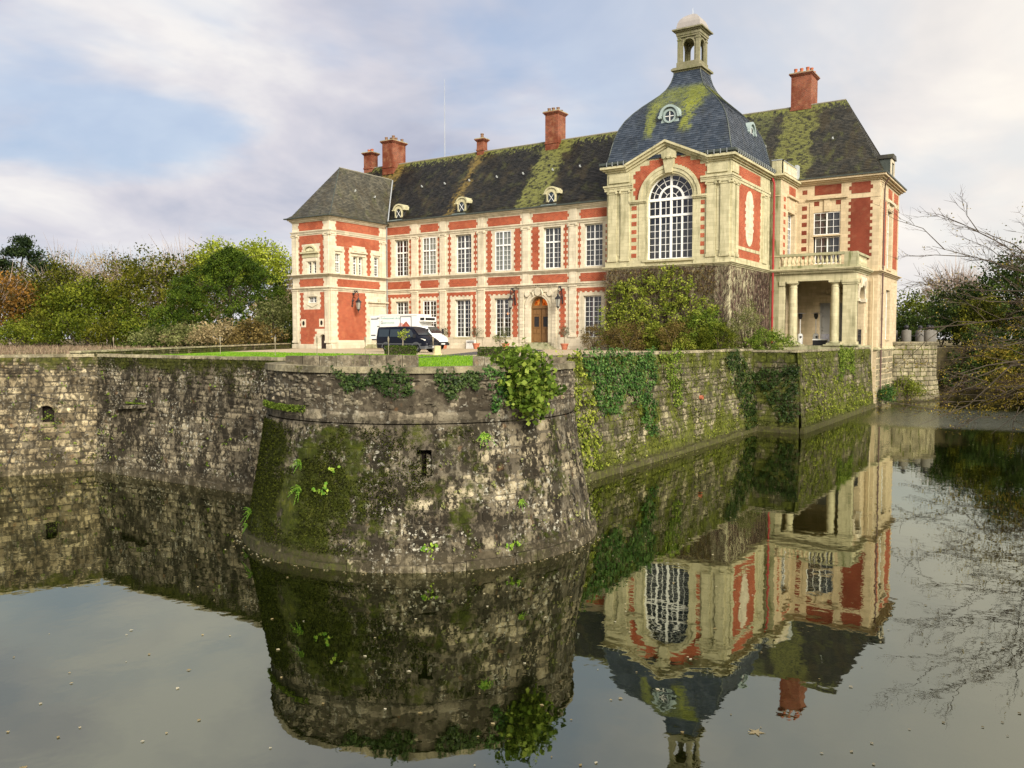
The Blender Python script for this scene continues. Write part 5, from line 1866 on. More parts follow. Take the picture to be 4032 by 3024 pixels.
boxpart(WKF, 'course', STONE_W, [(-23.5, -22.52, 14.40, 14.52, -0.04, 0.05), (-23.5, -22.52, 8.72, 8.82, -0.04, 0.05)])
PW1 = (-20.95, -18.40)
pops = [(-20.95, -18.42, 8.4, 13.40, 0.30), (-20.2, -17.0, 0.42, 4.55, 0.3)]
wall_face(WPF, -22.53, -14.9, -6.2, 16.4, pops, STONE_O)
window(WPF, -20.93, -18.44, 11.22, 13.38, 0.12, 4, [3], None, BLIND, False, sill=True, stone=STONE_O)
window(WPF, -20.80, -18.48, 8.42, 11.00, 0.28, 4, [3], None, BLIND, False, sill=False, stone=STONE_O)
mb = MB()
WPF.box(mb, -20.2, -17.0, 0.42, 4.55, -0.34, -0.28)
gd = part(mb, 'porch_door', GREYDOOR)
mb = MB()
for (a, b) in ((-20.0, -18.7), (-18.5, -17.2)):
    for (c, d) in ((0.7, 1.9), (2.1, 3.3), (3.5, 4.3)):
        for bx in ((a, a + 0.08, c, d), (b - 0.08, b, c, d), (a, b, c, c + 0.08), (a, b, d - 0.08, d)):
            WPF.box(mb, *bx, -0.29, -0.24)
part(mb, 'door_panels', GREYDOOR, gd)
mb = MB()
WPF.box(mb, -20.9, -16.3, 5.15, 5.35, -0.04, 0.22)
for k in range(7):
    q = (k - 3) * 0.28
    mb.lathe(WPF.P(-18.6 + q, 0, 0.1)[:2], [(0.02, 5.36), (0.2, 5.5), (0.18, 5.75 + 0.08 * (3 - abs(k - 3))), (0.02, 5.95 + 0.1 * (3 - abs(k - 3)))], 7)
part(mb, 'door_pediment', STONE_O)
mb = MB()
mb.box(-22.52, -15.72, 80.25, 86.03, 7.05, 7.2)
part(mb, 'porch_ceiling', STONE_O)
wall_face(WPR, 86.04, 97.0, -6.2, 16.4, [(90.5, 92.9, 7.95, 13.75, 0.35), (90.6, 92.9, 0.95, 5.9, 0.35)], STONE_O)
window(WPR, 90.55, 92.85, 8.0, 13.7, 0.34, 4, [5, 2], [11.8], BLIND, False, stone=STONE_O)
window(WPR, 90.65, 92.85, 1.0, 5.85, 0.34, 4, [5, 2], [4.3], BLIND, False, stone=STONE_O)
brick_panel(WPF, -20.88, -18.38, 15.08, 16.03, 0, 0, n=1, mat=BRICK_D)
brick_panel(WPF, -17.66, -15.52, 14.95, 16.02, 0.21, 0.21, n=3, mat=BRICK_D)
brick_panel(WPF, -17.68, -15.52, 8.6, 14.50, 0.21, 0.21, n=19, mat=BRICK_D)
brick_panel(WPR, 87.9, 89.6, 8.2, 14.4, 0, 0, n=1)
brick_panel(WPR, 93.8, 96.3, 8.2, 14.4, 0, 0, n=1)
brick_panel(WPR, 90.6, 92.8, 14.95, 15.9, 0, 0, n=1)
brick_panel(WPR, 93.8, 96.3, 14.95, 15.9, 0, 0, n=1)
boxpart(WPR, 'window_hood', STONE, [(90.1, 93.3, 14.45, 14.65, -0.04, 0.25), (90.3, 90.6, 13.8, 14.45, -0.04, 0.12), (92.8, 93.1, 13.8, 14.45, -0.04, 0.12)])
pilaster(WPR, 86.3, 87.5, 7.6, 15.9, STONE_O, 0.08, ionic=False)
for k in range(8):
    mb = MB()
    WPF.box(mb, -22.06, -21.58, 8.9 + 0.80 * k, 9.32 + 0.80 * k, -0.04, 0.016)
    if k != 7: part(mb, 'brick_block', BRICK_D)
mb = MB()
WPF.box(mb, -22.04, -21.58, 15.26, 15.68, -0.04, 0.016)
part(mb, 'brick_block', BRICK_D)
for (a, b, c, d) in ((-20.90, -20.42, 14.05, 14.48), (-18.86, -18.38, 14.05, 14.48)):
    mb = MB()
    WPF.box(mb, a, b, c, d, -0.04, 0.016)
    part(mb, 'brick_block', BRICK_D)
boxpart(WPF, 'window_hood', STONE_O, [(-21.52, -17.75, 14.66, 14.84, -0.04, 0.24)])
boxpart(WPF, 'window_surround', STONE_O, [(-21.3, -20.98, 8.4, 14.4, -0.04, 0.06), (-18.38, -17.95, 8.4, 14.4, -0.04, 0.06), (-19.95, -19.4, 13.45, 14.66, -0.04, 0.10)])
for Wq, a, b, en in ((WPF, -22.4, -14.9, (0, 1)), (WPR, 86.04, 97.0, (0, 1))):
    moulding(Wq, a, b, 16.12, 16.62, [(0.3, 0.14), (0.6, 0.34), (1, 0.56)], STONE_O, 'cornice', en)
    moulding(Wq, a, b, 14.50, 14.58, [(1, 0.04)], STONE_O, 'string_course', en)
    moulding(Wq, max(a, -15.7) if Wq is WPF else a, b, 7.22, 7.52, [(0.4, 0.12), (0.75, 0.26), (1, 0.40)], STONE_O, 'string_course', en)
    moulding(Wq, max(a, -15.7) if Wq is WPF else a, b, -0.12, 0.22, [(0.3, 0.10), (0.7, 0.22), (1, 0.12)], STONE_W, 'base_roll', en)
downpipe([(-14.2, 86.6, 16.3), (-14.55, 86.7, 15.7), (-14.72, 87.5, 15.3), (-14.72, 87.5, -4.5)], PIPE_B, 0.075)
downpipe([(-15.3, 85.6, 6.9), (-15.25, 85.7, 6.5), (-15.25, 85.75, -4.5)], PIPE_S, 0.07)

# ---- columned porch
mb = MB()
mb.box(-22.5, -15.3, 80.0, 86.0, -0.05, 0.40)
part(mb, 'porch_floor', STONE_G)
mb = MB()
mb.box(-22.45, -20.4, 79.86, 81.2, 0.40, 0.52)
mb.box(-18.4, -15.35, 79.86, 81.2, 0.40, 0.52)
part(mb, 'stylobate', STONE_G)
for cx_ in (-21.32, -17.55):
    mb = MB()
    mb.lathe((cx_, 80.55), [(0.42, 0.78), (0.42, 1.2), (0.415, 2.4), (0.385, 4.5), (0.35, 5.75), (0.39, 5.78), (0.39, 5.84), (0.35, 5.86), (0.35, 6.02)], 20)
    c_ = part(mb, 'column', STONE_W, smooth=True)
    mb = MB()
    mb.lathe((cx_, 80.55), [(0.36, 6.02), (0.46, 6.12), (0.48, 6.18)], 20)
    mb.box(cx_ - 0.50, cx_ + 0.50, 80.05, 81.05, 6.18, 6.38)
    part(mb, 'capital', STONE_W, c_)
    mb = MB()
    mb.box(cx_ - 0.60, cx_ + 0.60, 79.95, 81.15, 0.52, 0.66)
    mb.lathe((cx_, 80.55), [(0.55, 0.66), (0.56, 0.72), (0.44, 0.80)], 20)
    part(mb, 'base', STONE_G, c_)
mb = MB()
mb.box(-16.82, -15.70, 80.2, 81.2, 0.52, 6.0)
mb.box(-16.9, -15.62, 80.12, 81.3, 5.98, 6.12)
mb.box(-16.95, -15.57, 80.07, 81.35, 6.14, 6.38)
mb.box(-16.95, -15.6, 80.05, 81.3, 0.52, 0.78)
part(mb, 'corner_pier', STONE_W)
mb = MB()
mb.box(-22.53, -22.05, 80.21, 80.8, 0.40, 6.38)
mb.box(-22.53, -21.98, 80.12, 80.9, 6.0, 6.38)
part(mb, 'half_pilaster', STONE_W)
mb = MB()
mb.box(-22.53, -15.70, 80.2, 81.0, 6.38, 7.02)
part(mb, 'entablature', STONE_W)
wall_face(WSR, 81.0, 86.04, 0.40, 7.02, [(81.3, 84.0, 0.42, 6.0, 0.6, True)], STONE_O)
mb = MB()
mb.face([(-16.3, 81.0, 0.4), (-16.3, 86.0, 0.4), (-16.3, 86.0, 0.41), (-16.3, 81.0, 0.41)])
ca, cz_ = 82.65, 4.65
for k in range(16):
    b0, b1 = math.pi * k / 16, math.pi * (k + 1) / 16
    mb.prism([(ca + 1.35 * math.cos(b0), cz_ + 1.35 * math.sin(b0)), (ca + 1.68 * math.cos(b0), cz_ + 1.68 * math.sin(b0)), (ca + 1.68 * math.cos(b1), cz_ + 1.68 * math.sin(b1)), (ca + 1.35 * math.cos(b1), cz_ + 1.35 * math.sin(b1))],
             lambda s, z: WSR.P(s, z, 0), lambda s, z: WSR.P(s, z, 0.10))
WSR.box(mb, 80.95, 81.45, 4.45, 4.75, -0.3, 0.16)
WSR.box(mb, 83.85, 84.6, 4.45, 4.75, -0.3, 0.16)
for sg in (-1, 1):
    mb.tube([WSR.P(ca + sg * 0.25, 6.2, 0.1), WSR.P(ca + sg * 0.55, 6.5, 0.2), WSR.P(ca + sg * 0.75, 6.1, 0.2), WSR.P(ca + sg * 0.9, 5.7, 0.15)], [0.12, 0.18, 0.15, 0.08], 6)
WSR.box(mb, ca - 0.2, ca + 0.2, 5.9, 6.9, 0, 0.28)
part(mb, 'side_arch_moulding', STONE)
mb = MB()
for k in range(9):
    s_ = 81.4 + 2.5 * k / 8
    mb.tube([WSR.P(s_, 0.45, -0.2), WSR.P(s_, 1.9, -0.2)], 0.03, 5)
for zz in (0.5, 0.95, 1.4, 1.88):
    mb.tube([WSR.P(81.3, zz, -0.2), WSR.P(84.0, zz, -0.2)], 0.03, 5)
part(mb, 'iron_grille', IRON)
for Wq, a, b, en in ((WKF, -23.6, -15.70, (0, 1)), (WSR, 80.2, 85.7, (0, 0))):
    moulding(Wq, a, b, 7.02, 7.52, [(0.3, 0.10), (0.55, 0.22), (0.75, 0.40), (1, 0.48)], STONE_W, 'cornice', en)
mb = MB()
k = -22.4
while k < -15.8:
    WKF.box(mb, k, k + 0.09, 7.08, 7.20, 0.0, 0.26)
    k += 0.18
part(mb, 'dentil_band', STONE_W)
bal = MB()
WKF.box(bal, -22.5, -16.75, 8.68, 8.93, -0.32, 0.04)
WKF.box(bal, -22.5, -16.75, 7.52, 7.80, -0.34, 0.08)
WKF.box(bal, -16.75, -15.62, 7.52, 8.90, -0.6, 0.06)
WSR.box(bal, 80.8, 85.9, 8.68, 8.90, -0.30, 0.03)
WSR.box(bal, 80.8, 85.9, 7.52, 7.80, -0.30, 0.06)
bl = part(bal, 'balustrade', STONE_G)
bprof = [(0.10, 7.80), (0.10, 7.88), (0.06, 7.92), (0.15, 8.12), (0.13, 8.24), (0.065, 8.45), (0.06, 8.55), (0.10, 8.60), (0.10, 8.68)]
proto = None
spots = [(-22.15 + 0.385 * k, 80.34) for k in range(14)] + [(-15.86, 81.4 + 0.42 * k) for k in range(10)]
mbp = MB()
mbp.lathe((0, 0), bprof, 8)
for (bx_, by_) in spots:
    if proto is None:
        me_o = mbp.build('baluster', STONE_W, None, smooth=True)
        me_ = me_o.data
        bpy.data.objects.remove(me_o)
        proto = True
    o = bpy.data.objects.new('baluster', me_)
    col.objects.link(o)
    o.parent = bl
    o.location = (bx_ - BASE[CH.name].x, by_ - BASE[CH.name].y, 0)
part(REST, 'small_panes', GLASS, kind='stuff')

rnd = random.Random(41)
lay_stones(CH, lambda u, z, d: (-14.9 + d, u, z), 86.1, 96.9, courses(-5.6, -0.14, 0.45, 0.6, rnd), (0.7, 1.3), OLD_R, rnd, limit=140, proud=(0.01, 0.03), gap=0.008, name='foundation_stone', tint=(0.4, 0.9), jag=False, wander=0, drop=0)
# ------------------------------------------------------------------ roofs
def V3(p):
    return Vector(p)


def slate_rows(mb, stations, wid, rnd, lift=0.022):
    """stations: list of (left point, right point) from the eave up, one slate course between neighbours"""
    for k in range(len(stations) - 1):
        L0, R0 = stations[k]
        L1, R1 = stations[k + 1]
        w_ = (R0 - L0).length
        if w_ < 0.05: continue
        n = max(1, round(w_ / wid))
        up = ((L1 + R1) / 2 - (L0 + R0) / 2)
        ac_ = (R0 - L0).normalized()
        nrm = ac_.cross(up).normalized()
        off = 0.5 if k % 2 else 0.0
        cuts = [0.0] + [(i + off) / n for i in range(1 if off == 0 else 0, n)] + [1.0]
        for a, b in zip(cuts[:-1], cuts[1:]):
            if b - a < 1e-4: continue
            lf = lift * rnd.uniform(0.6, 1.5)
            p0, p1 = L0.lerp(R0, a) + nrm * lf - up * rnd.uniform(0.0, 0.06), L0.lerp(R0, b) + nrm * lf - up * rnd.uniform(0.0, 0.06)
            p2, p3 = L1.lerp(R1, b), L1.lerp(R1, a)
            mb.tint = rnd.random() ** 1.3
            mb.face([tuple(p0), tuple(p1), tuple(p2), tuple(p3)])
            mb.face([tuple(p0 - nrm * lf), tuple(p1 - nrm * lf), tuple(p1), tuple(p0)])


def roof_plane(bl, br, tl, tr, prof=((0, 0), (0.14, 0.075), (1, 1)), e=0.21):
    """stations up a (possibly flared) slope"""
    bl, br, tl, tr = map(V3, (bl, br, tl, tr))

    def at(B, T, h, v):
        return Vector((B.x + (T.x - B.x) * h, B.y + (T.y - B.y) * h, B.z + (T.z - B.z) * v))
    pts = []
    for (h0, v0), (h1, v1) in zip(prof[:-1], prof[1:]):
        m0, m1 = (at(bl, tl, h0, v0) + at(br, tr, h0, v0)) / 2, (at(bl, tl, h1, v1) + at(br, tr, h1, v1)) / 2
        n = max(1, round((m1 - m0).length / e))
        for i in range(n):
            f = i / n
            pts.append((h0 + (h1 - h0) * f, v0 + (v1 - v0) * f))
    pts.append(prof[-1])
    return [(at(bl, tl, h, v), at(br, tr, h, v)) for h, v in pts]


rs = random.Random(31)


def roof(name, planes, mat, e=0.21, wid=0.30):
    mb = MB()
    for pl in planes:
        slate_rows(mb, roof_plane(*pl[:4], **({'prof': pl[4]} if len(pl) > 4 else {}), e=e), wid, rs)
    return part(mb, name, mat, tint=True, kind='stuff')


def ridge_tiles(pts, r, mat, roofo):
    mb = MB()
    for a, b in zip(pts[:-1], pts[1:]):
        a, b = Vector(a), Vector(b)
        n = max(1, int((b - a).length / 0.45))
        for k in range(n):
            mb.tube([a.lerp(b, k / n), a.lerp(b, (k + 0.97) / n)], r * rs.uniform(0.9, 1.12), 6)
    return part(mb, 'ridge_tiles', mat, roofo)


RZ = 21.45
main_roof = roof('roof', [((-74.4, 69.55, 13.70), (-30.0, 69.55, 13.70), (-70.5, 76.0, RZ), (-30.0, 76.0, RZ)),
                          ((-30.0, 82.45, 13.70), (-74.4, 82.45, 13.70), (-30.0, 76.0, RZ), (-70.5, 76.0, RZ)),
                          ((-74.4, 82.45, 13.70), (-74.4, 69.55, 13.70), (-70.5, 76.0, RZ), (-70.5, 76.0, RZ))], SLATE_M)
main_roof['label'] = 'long dark slate roof streaked with green and ochre moss'
ridge_tiles([(-70.5, 76, RZ + 0.02), (-31, 76, RZ + 0.02)], 0.08, RIDGE, main_roof)
boxpart(WM, 'gutter', GUTTER, [(-62.0, -35.0, 13.66, 13.78, 0.30, 0.52)])
wing_roof = roof('roof', [((-68.4, 60.75, 13.42), (-61.85, 60.75, 13.42), (-65.1, 65.55, 19.22), (-65.1, 65.55, 19.22)),
                          ((-61.85, 60.75, 13.42), (-61.85, 76.0, 13.42), (-65.1, 65.55, 19.22), (-65.1, 76.0, 19.22)),
                          ((-68.4, 76.0, 13.42), (-68.4, 60.75, 13.42), (-65.1, 76.0, 19.22), (-65.1, 65.55, 19.22))], SLATE_W)
ridge_tiles([(-65.1, 65.55, 19.25), (-65.1, 73.9, 19.25)], 0.07, RIDGE, wing_roof)
hipp = [(-61.9, 60.8, 13.46), (-62.34, 61.45, 13.9), (-65.1, 65.55, 19.25)]
ridge_tiles(hipp, 0.05, SLATE_W if False else GUTTER, wing_roof)
boxpart(WLF, 'gutter', GUTTER, [(-68.5, -61.86, 13.42, 13.53, 0.36, 0.56)])
boxpart(WLR, 'gutter', GUTTER, [(60.95, 69.45, 13.42, 13.53, 0.36, 0.56)])
# lead valley between wing and main roof
mb = MB()
for sgn, xo in ((1, 0),):
    a, b = Vector((-61.9, 69.6, 13.75)), Vector((-65.1, 74.05, 19.2))
    mb.tube([a, a.lerp(b, 0.5) + Vector((0, 0, 0.05)), b], 0.07, 6)
part(mb, 'lead_valley', ZINC)
PE = 16.66
end_roof = roof('roof', [((-36, 85.45, PE), (-14.3, 85.45, PE), (-31.5, 91.5, 25.4), (-19.25, 91.5, 25.4), ((0, 0), (0.13, 0.06), (1, 1))),
                         ((-14.3, 85.45, PE), (-14.3, 97.6, PE), (-19.25, 91.5, 25.4), (-19.25, 91.5, 25.4), ((0, 0), (0.16, 0.06), (1, 1))),
                         ((-14.3, 97.6, PE), (-36, 97.6, PE), (-19.25, 91.5, 25.4), (-31.5, 91.5, 25.4), ((0, 0), (0.13, 0.06), (1, 1))),
                         ((-36, 97.6, PE), (-36, 85.45, PE), (-31.5, 91.5, 25.4), (-31.5, 91.5, 25.4), ((0, 0), (0.13, 0.06), (1, 1)))], SLATE_R)
end_roof['label'] = 'steep slate roof of the end pavilion, mossy below its chimney'
ridge_tiles([(-31.5, 91.5, 25.42), (-19.25, 91.5, 25.42)], 0.08, RIDGE, end_roof)
boxpart(WPF, 'gutter', GUTTER, [(-22.3, -14.24, PE - 0.05, PE + 0.08, 0.42, 0.66)])
boxpart(WPR, 'gutter', GUTTER, [(86.04, 97.6, PE - 0.05, PE + 0.08, 0.42, 0.66)])
mb = MB()
mb.box(-22.6, -22.35, 85.2, 86.0, 16.7, 18.1)
part(mb, 'lead_flashing', LEAD)
# flat lead roof of the link bay
mb = MB()
mb.box(-30, -22.95, 80.6, 86.5, 16.6, 17.2)
part(mb, 'link_roof', LEAD)

# dome: four curved slate faces
DP = [(5.78, 16.78), (5.62, 17.4), (5.46, 18.2), (5.28, 19.0), (4.98, 19.9), (4.56, 20.7), (4.02, 21.4), (3.42, 22.05), (2.78, 22.65), (2.20, 23.2), (1.76, 23.75), (1.45, 24.4), (1.29, 25.0), (1.22, 25.6)]


def dome_stations(e=0.20):
    cum = [0]
    for (h0, z0), (h1, z1) in zip(DP[:-1], DP[1:]):
        cum.append(cum[-1] + math.hypot(h1 - h0, z1 - z0))
    n = round(cum[-1] / e)
    out = []
    for i in range(n + 1):
        L = cum[-1] * i / n
        for k in range(len(DP) - 1):
            if L <= cum[k + 1] + 1e-9:
                f = (L - cum[k]) / (cum[k + 1] - cum[k])
                out.append((DP[k][0] + (DP[k + 1][0] - DP[k][0]) * f, DP[k][1] + (DP[k + 1][1] - DP[k][1]) * f))
                break
    return out


ds = dome_stations()
mb = MB()
for q in range(4):
    st = []
    for h, z in ds:
        L, Rr = [(-h, -h), (h, -h), (h, h), (-h, h)][q], [(h, -h), (h, h), (-h, h), (-h, -h)][q]
        st.append((Vector((xc + L[0], yc + L[1], z)), Vector((xc + Rr[0], yc + Rr[1], z))))
    slate_rows(mb, st, 0.34, rs, 0.028)
dome = part(mb, 'dome_roof', SLATE_D, tint=True, kind='stuff')
dome['label'] = 'bell-shaped blue slate dome with bright moss streaks'
mb = MB()
for sx, sy in ((-1, -1), (1, -1), (1, 1), (-1, 1)):
    mb.tube([(xc + sx * h, yc + sy * h, z + 0.01) for h, z in ds], 0.05, 6)
part(mb, 'hip_roll', GUTTER, dome)


def oculus(P, s0, z0, name):
    """round dormer: P(s, z, d) maps to the dome face"""
    mb = MB()
    out_ = [(-0.95, 19.55), (0.95, 19.55), (0.80, 19.9), (0.62, 20.4)] + [(0.62 * math.cos(math.pi * k / 10), 20.55 + 0.62 * math.sin(math.pi * k / 10)) for k in range(11)] + [(-0.62, 20.4), (-0.80, 19.9)]
    mb.prism([(s0 + a * 1.08, b + z0) for a, b in out_], lambda s, z: P(s, z, -1.6), lambda s, z: P(s, z, 0.0))
    body = part(mb, name, COPPER)
    mb = MB()
    n = 20
    for k in range(n):
        a0_, a1_ = 2 * math.pi * k / n, 2 * math.pi * (k + 1) / n
        mb.prism([(s0 + r * math.cos(a), 20.45 + z0 + r * 1.0 * math.sin(a)) for r, a in ((0.44, a0_), (0.60, a0_), (0.60, a1_), (0.44, a1_))], lambda s, z: P(s, z, -0.02), lambda s, z: P(s, z, 0.10))
    for k in range(12):
        a0_, a1_ = math.pi * k / 12, math.pi * (k + 1) / 12
        mb.prism([(s0 + r * math.cos(a), 20.5 + z0 + r * math.sin(a)) for r, a in ((0.72, a0_), (0.92, a0_), (0.92, a1_), (0.72, a1_))], lambda s, z: P(s, z, -1.4), lambda s, z: P(s, z, 0.22))
    for sg in (-1, 1):
        mb.tube([P(s0 + sg * 0.88, 20.42 + z0, -0.1), P(s0 + sg * 0.88, 20.42 + z0, 0.24)], 0.15, 8)
    part(mb, 'surround', COPPER, body)
    mb = MB()
    mb.face([P(s0 + 0.45 * math.cos(2 * math.pi * k / 16), 20.45 + z0 + 0.45 * math.sin(2 * math.pi * k / 16), 0.012) for k in range(16)])
    part(mb, 'pane', CARGLASS, body)
    mb = MB()
    for bx in ((s0 - 0.03, s0 + 0.03, 20.02 + z0, 20.88 + z0), (s0 - 0.43, s0 + 0.43, 20.42 + z0, 20.48 + z0)):
        a, b, c, d = bx
        mb.hexa([P(a, c, 0.05), P(b, c, 0.05), P(b, c, 0.013), P(a, c, 0.013), P(a, d, 0.05), P(b, d, 0.05), P(b, d, 0.013), P(a, d, 0.013)])
    part(mb, 'glazing_bars', WHITE, body)


oculus(lambda s, z, d: (s, 69.72 - d, z), xc - 0.05, 0.0, 'dome_oculus')
oculus(lambda s, z, d: (-24.20 + d, s, z), 76.2, -0.85, 'dome_oculus')
for (a, b, c, d, s0_) in ((-33.05, -31.6, 17.0, 18.25, -1), (-26.9, -25.45, 17.0, 18.35, 1)):
    mb = MB()
    q = [(a, c), (b, c), (b, d - 0.25 if s0_ > 0 else d), (b - 0.25 if s0_ > 0 else b, d), (a + 0.25 if s0_ < 0 else a, d), (a, d - 0.25 if s0_ < 0 else d)]
    mb.prism(q, lambda s, z: (s, 70.4, z), lambda s, z: (s, 69.12 + (z - 17) * 0.12, z))
    mb.tint = 0.3
    part(mb, 'dome_panel', SLATE_D, tint=True)

# bell turret on the dome
tur = MB()


def sqband(mb, h, z0, z1, h1=None):
    h1 = h if h1 is None else h1
    mb.hexa([(xc - h, yc - h, z0), (xc + h, yc - h, z0), (xc + h, yc + h, z0), (xc - h, yc + h, z0), (xc - h1, yc - h1, z1), (xc + h1, yc - h1, z1), (xc + h1, yc + h1, z1), (xc - h1, yc + h1, z1)])


sqband(tur, 1.30, 25.30, 25.45)
sqband(tur, 1.48, 25.45, 25.62)
sqband(tur, 1.38, 25.62, 25.72)
sqband(tur, 1.10, 25.72, 26.22)
turret = part(tur, 'bell_turret', STONE_T)
for sx in (-1, 1):
    for sy in (-1, 1):
        mb = MB()
        mb.box(xc + sx * 0.87 - 0.17, xc + sx * 0.87 + 0.17, yc + sy * 0.87 - 0.17, yc + sy * 0.87 + 0.17, 26.22, 28.45)
        mb.box(xc + sx * 0.87 - 0.21, xc + sx * 0.87 + 0.21, yc + sy * 0.87 - 0.21, yc + sy * 0.87 + 0.21, 28.18, 28.30)
        part(mb, 'turret_pier', STONE_T, turret)
for q in range(4):
    mb = MB()
    for k in range(12):
        a0_, a1_ = math.pi * k / 12, math.pi * (k + 1) / 12

        def TP(s, z, d, q=q):
            return [(xc + s, yc - 0.94 - d, z), (xc + 0.94 + d, yc + s, z), (xc - s, yc + 0.94 + d, z), (xc - 0.94 - d, yc - s, z)][q]
        zc_ = 27.72
        mb.prism([(0.54 * math.cos(a0_), zc_ + 0.54 * math.sin(a0_)), (0.68 * math.cos(a0_), zc_ + 0.68 * math.sin(a0_)), (0.68 * math.cos(a1_), zc_ + 0.68 * math.sin(a1_)), (0.54 * math.cos(a1_), zc_ + 0.54 * math.sin(a1_))], lambda s, z: TP(s, z, -0.12), lambda s, z: TP(s, z, 0.05))
        mb.prism([(0.58 * math.cos(a0_), zc_ + 0.58 * math.sin(a0_)), (0.64 * math.cos(a0_), 28.45), (0.64 * math.cos(a1_), 28.45), (0.58 * math.cos(a1_), zc_ + 0.58 * math.sin(a1_))], lambda s, z: TP(s, z, -0.15), lambda s, z: TP(s, z, 0.0))
    for sg in (-1, 1):
        mb.hexa([TP(sg * 0.62 - 0.08, 26.22, 0.03), TP(sg * 0.62 + 0.08, 26.22, 0.03), TP(sg * 0.62 + 0.08, 26.22, -0.10), TP(sg * 0.62 - 0.08, 26.22, -0.10), TP(sg * 0.62 - 0.08, 27.72, 0.03), TP(sg * 0.62 + 0.08, 27.72, 0.03), TP(sg * 0.62 + 0.08, 27.72, -0.10), TP(sg * 0.62 - 0.08, 27.72, -0.10)])
    part(mb, 'turret_arch', STONE_T, turret)
mb = MB()
sqband(mb, 1.08, 28.45, 28.62)
sqband(mb, 1.14, 28.62, 28.92)
sqband(mb, 1.26, 28.92, 29.04)
sqband(mb, 1.44, 29.04, 29.16)
part(mb, 'turret_cornice', STONE_T, turret)
mb = MB()
i0 = []
prof = [(1.14, 29.16), (1.13, 29.40), (1.06, 29.75), (0.90, 30.10), (0.62, 30.40), (0.28, 30.62), (0.05, 30.74)]
for (h0, z0), (h1, z1) in zip(prof[:-1], prof[1:]):
    sqband(mb, h0, z0, z1, h1)
part(mb, 'turret_cap', LEADP, turret)
mb = MB()
mb.tube([(xc, yc, 30.7), (xc, yc, 31.3)], [0.03, 0.012], 6)
part(mb, 'finial', ZINC, turret)

# ---- round-headed stone dormers of the main roof
for dxc in (-60.98, -52.42, -41.66):
    mb = MB()
    out_ = [(-0.80, 13.78), (0.80, 13.78), (0.64, 14.12), (0.60, 14.5), (0.62, 15.0)] + [(0.62 * math.cos(math.pi * k / 10), 15.02 + 0.50 * math.sin(math.pi * k / 10)) for k in range(11)] + [(-0.62, 15.0), (-0.60, 14.5), (-0.64, 14.12)]
    mb.prism([(dxc + a, b) for a, b in out_], lambda s, z: (s, 71.5, z), lambda s, z: (s, 70.36, z))
    dm_ = part(mb, 'stone_dormer', STONE_W)
    mb = MB()
    for k in range(12):
        a0_, a1_ = math.pi * k / 12, math.pi * (k + 1) / 12
        mb.prism([(dxc + r * math.cos(a), 15.04 + r * 0.82 * math.sin(a)) for r, a in ((0.62, a0_), (0.80, a0_), (0.80, a1_), (0.62, a1_))], lambda s, z: (s, 71.7, z), lambda s, z: (s, 70.26, z))
    mb.box(dxc - 0.92, dxc - 0.58, 70.27, 70.6, 14.98, 15.10)
    mb.box(dxc + 0.58, dxc + 0.92, 70.27, 70.6, 14.98, 15.10)
    n = 18
    for k in range(n):
        a0_, a1_ = 2 * math.pi * k / n, 2 * math.pi * (k + 1) / n
        mb.prism([(dxc + r * math.cos(a), 14.62 + r * 1.38 * math.sin(a)) for r, a in ((0.39, a0_), (0.50, a0_), (0.50, a1_), (0.39, a1_))], lambda s, z: (s, 70.38, z), lambda s, z: (s, 70.28, z))
    part(mb, 'surround', STONE_W, dm_)
    mb = MB()
    mb.face([(dxc + 0.40 * math.cos(2 * math.pi * k / 16), 70.345, 14.62 + 0.55 * math.sin(2 * math.pi * k / 16)) for k in range(16)])
    part(mb, 'pane', CARGLASS, dm_)
    mb = MB()
    for sg in (-1, 1):
        mb.tube([(dxc - 0.29, 70.31, 14.62 - sg * 0.38), (dxc + 0.29, 70.31, 14.62 + sg * 0.38)], 0.022, 4)
    part(mb, 'glazing_bars', WHITE, dm_)
    mb = MB()
    for sg in (-1, 1):
        mb.face([(dxc + sg * 0.63, 70.3, 13.9), (dxc + sg * 0.63, 72.0, 15.9), (dxc + sg * 0.63, 70.3, 15.0)])
    mb.tint = 0.5
    part(mb, 'cheek', SLATE, dm_, tint=True)
    mb = MB()
    mb.box(dxc - 0.85, dxc + 0.85, 69.75, 70.40, 13.74, 13.90)
    part(mb, 'lead_apron', COPPER, dm_)
# dormer on the side of the end pavilion
mb = MB()
mb.box(-16.6, -14.85, 90.9, 92.9, 16.8, 18.9)
dm_ = part(mb, 'slate_dormer', GUTTER)
mb = MB()
mb.prism([(90.75, 18.9), (93.05, 18.9), (92.7, 19.35), (91.1, 19.35)], lambda s, z: (-17.6, s, z), lambda s, z: (-14.6, s, z))
mb.tint = 0.6
part(mb, 'dormer_roof', SLATE_R, dm_, tint=True)
mb = MB()
mb.box(-14.86, -14.74, 90.95, 91.25, 16.8, 18.85)
mb.box(-14.86, -14.74, 92.55, 92.85, 16.8, 18.85)
mb.box(-14.86, -14.74, 91.25, 92.55, 18.55, 18.85)
part(mb, 'dormer_frame', STONE, dm_)


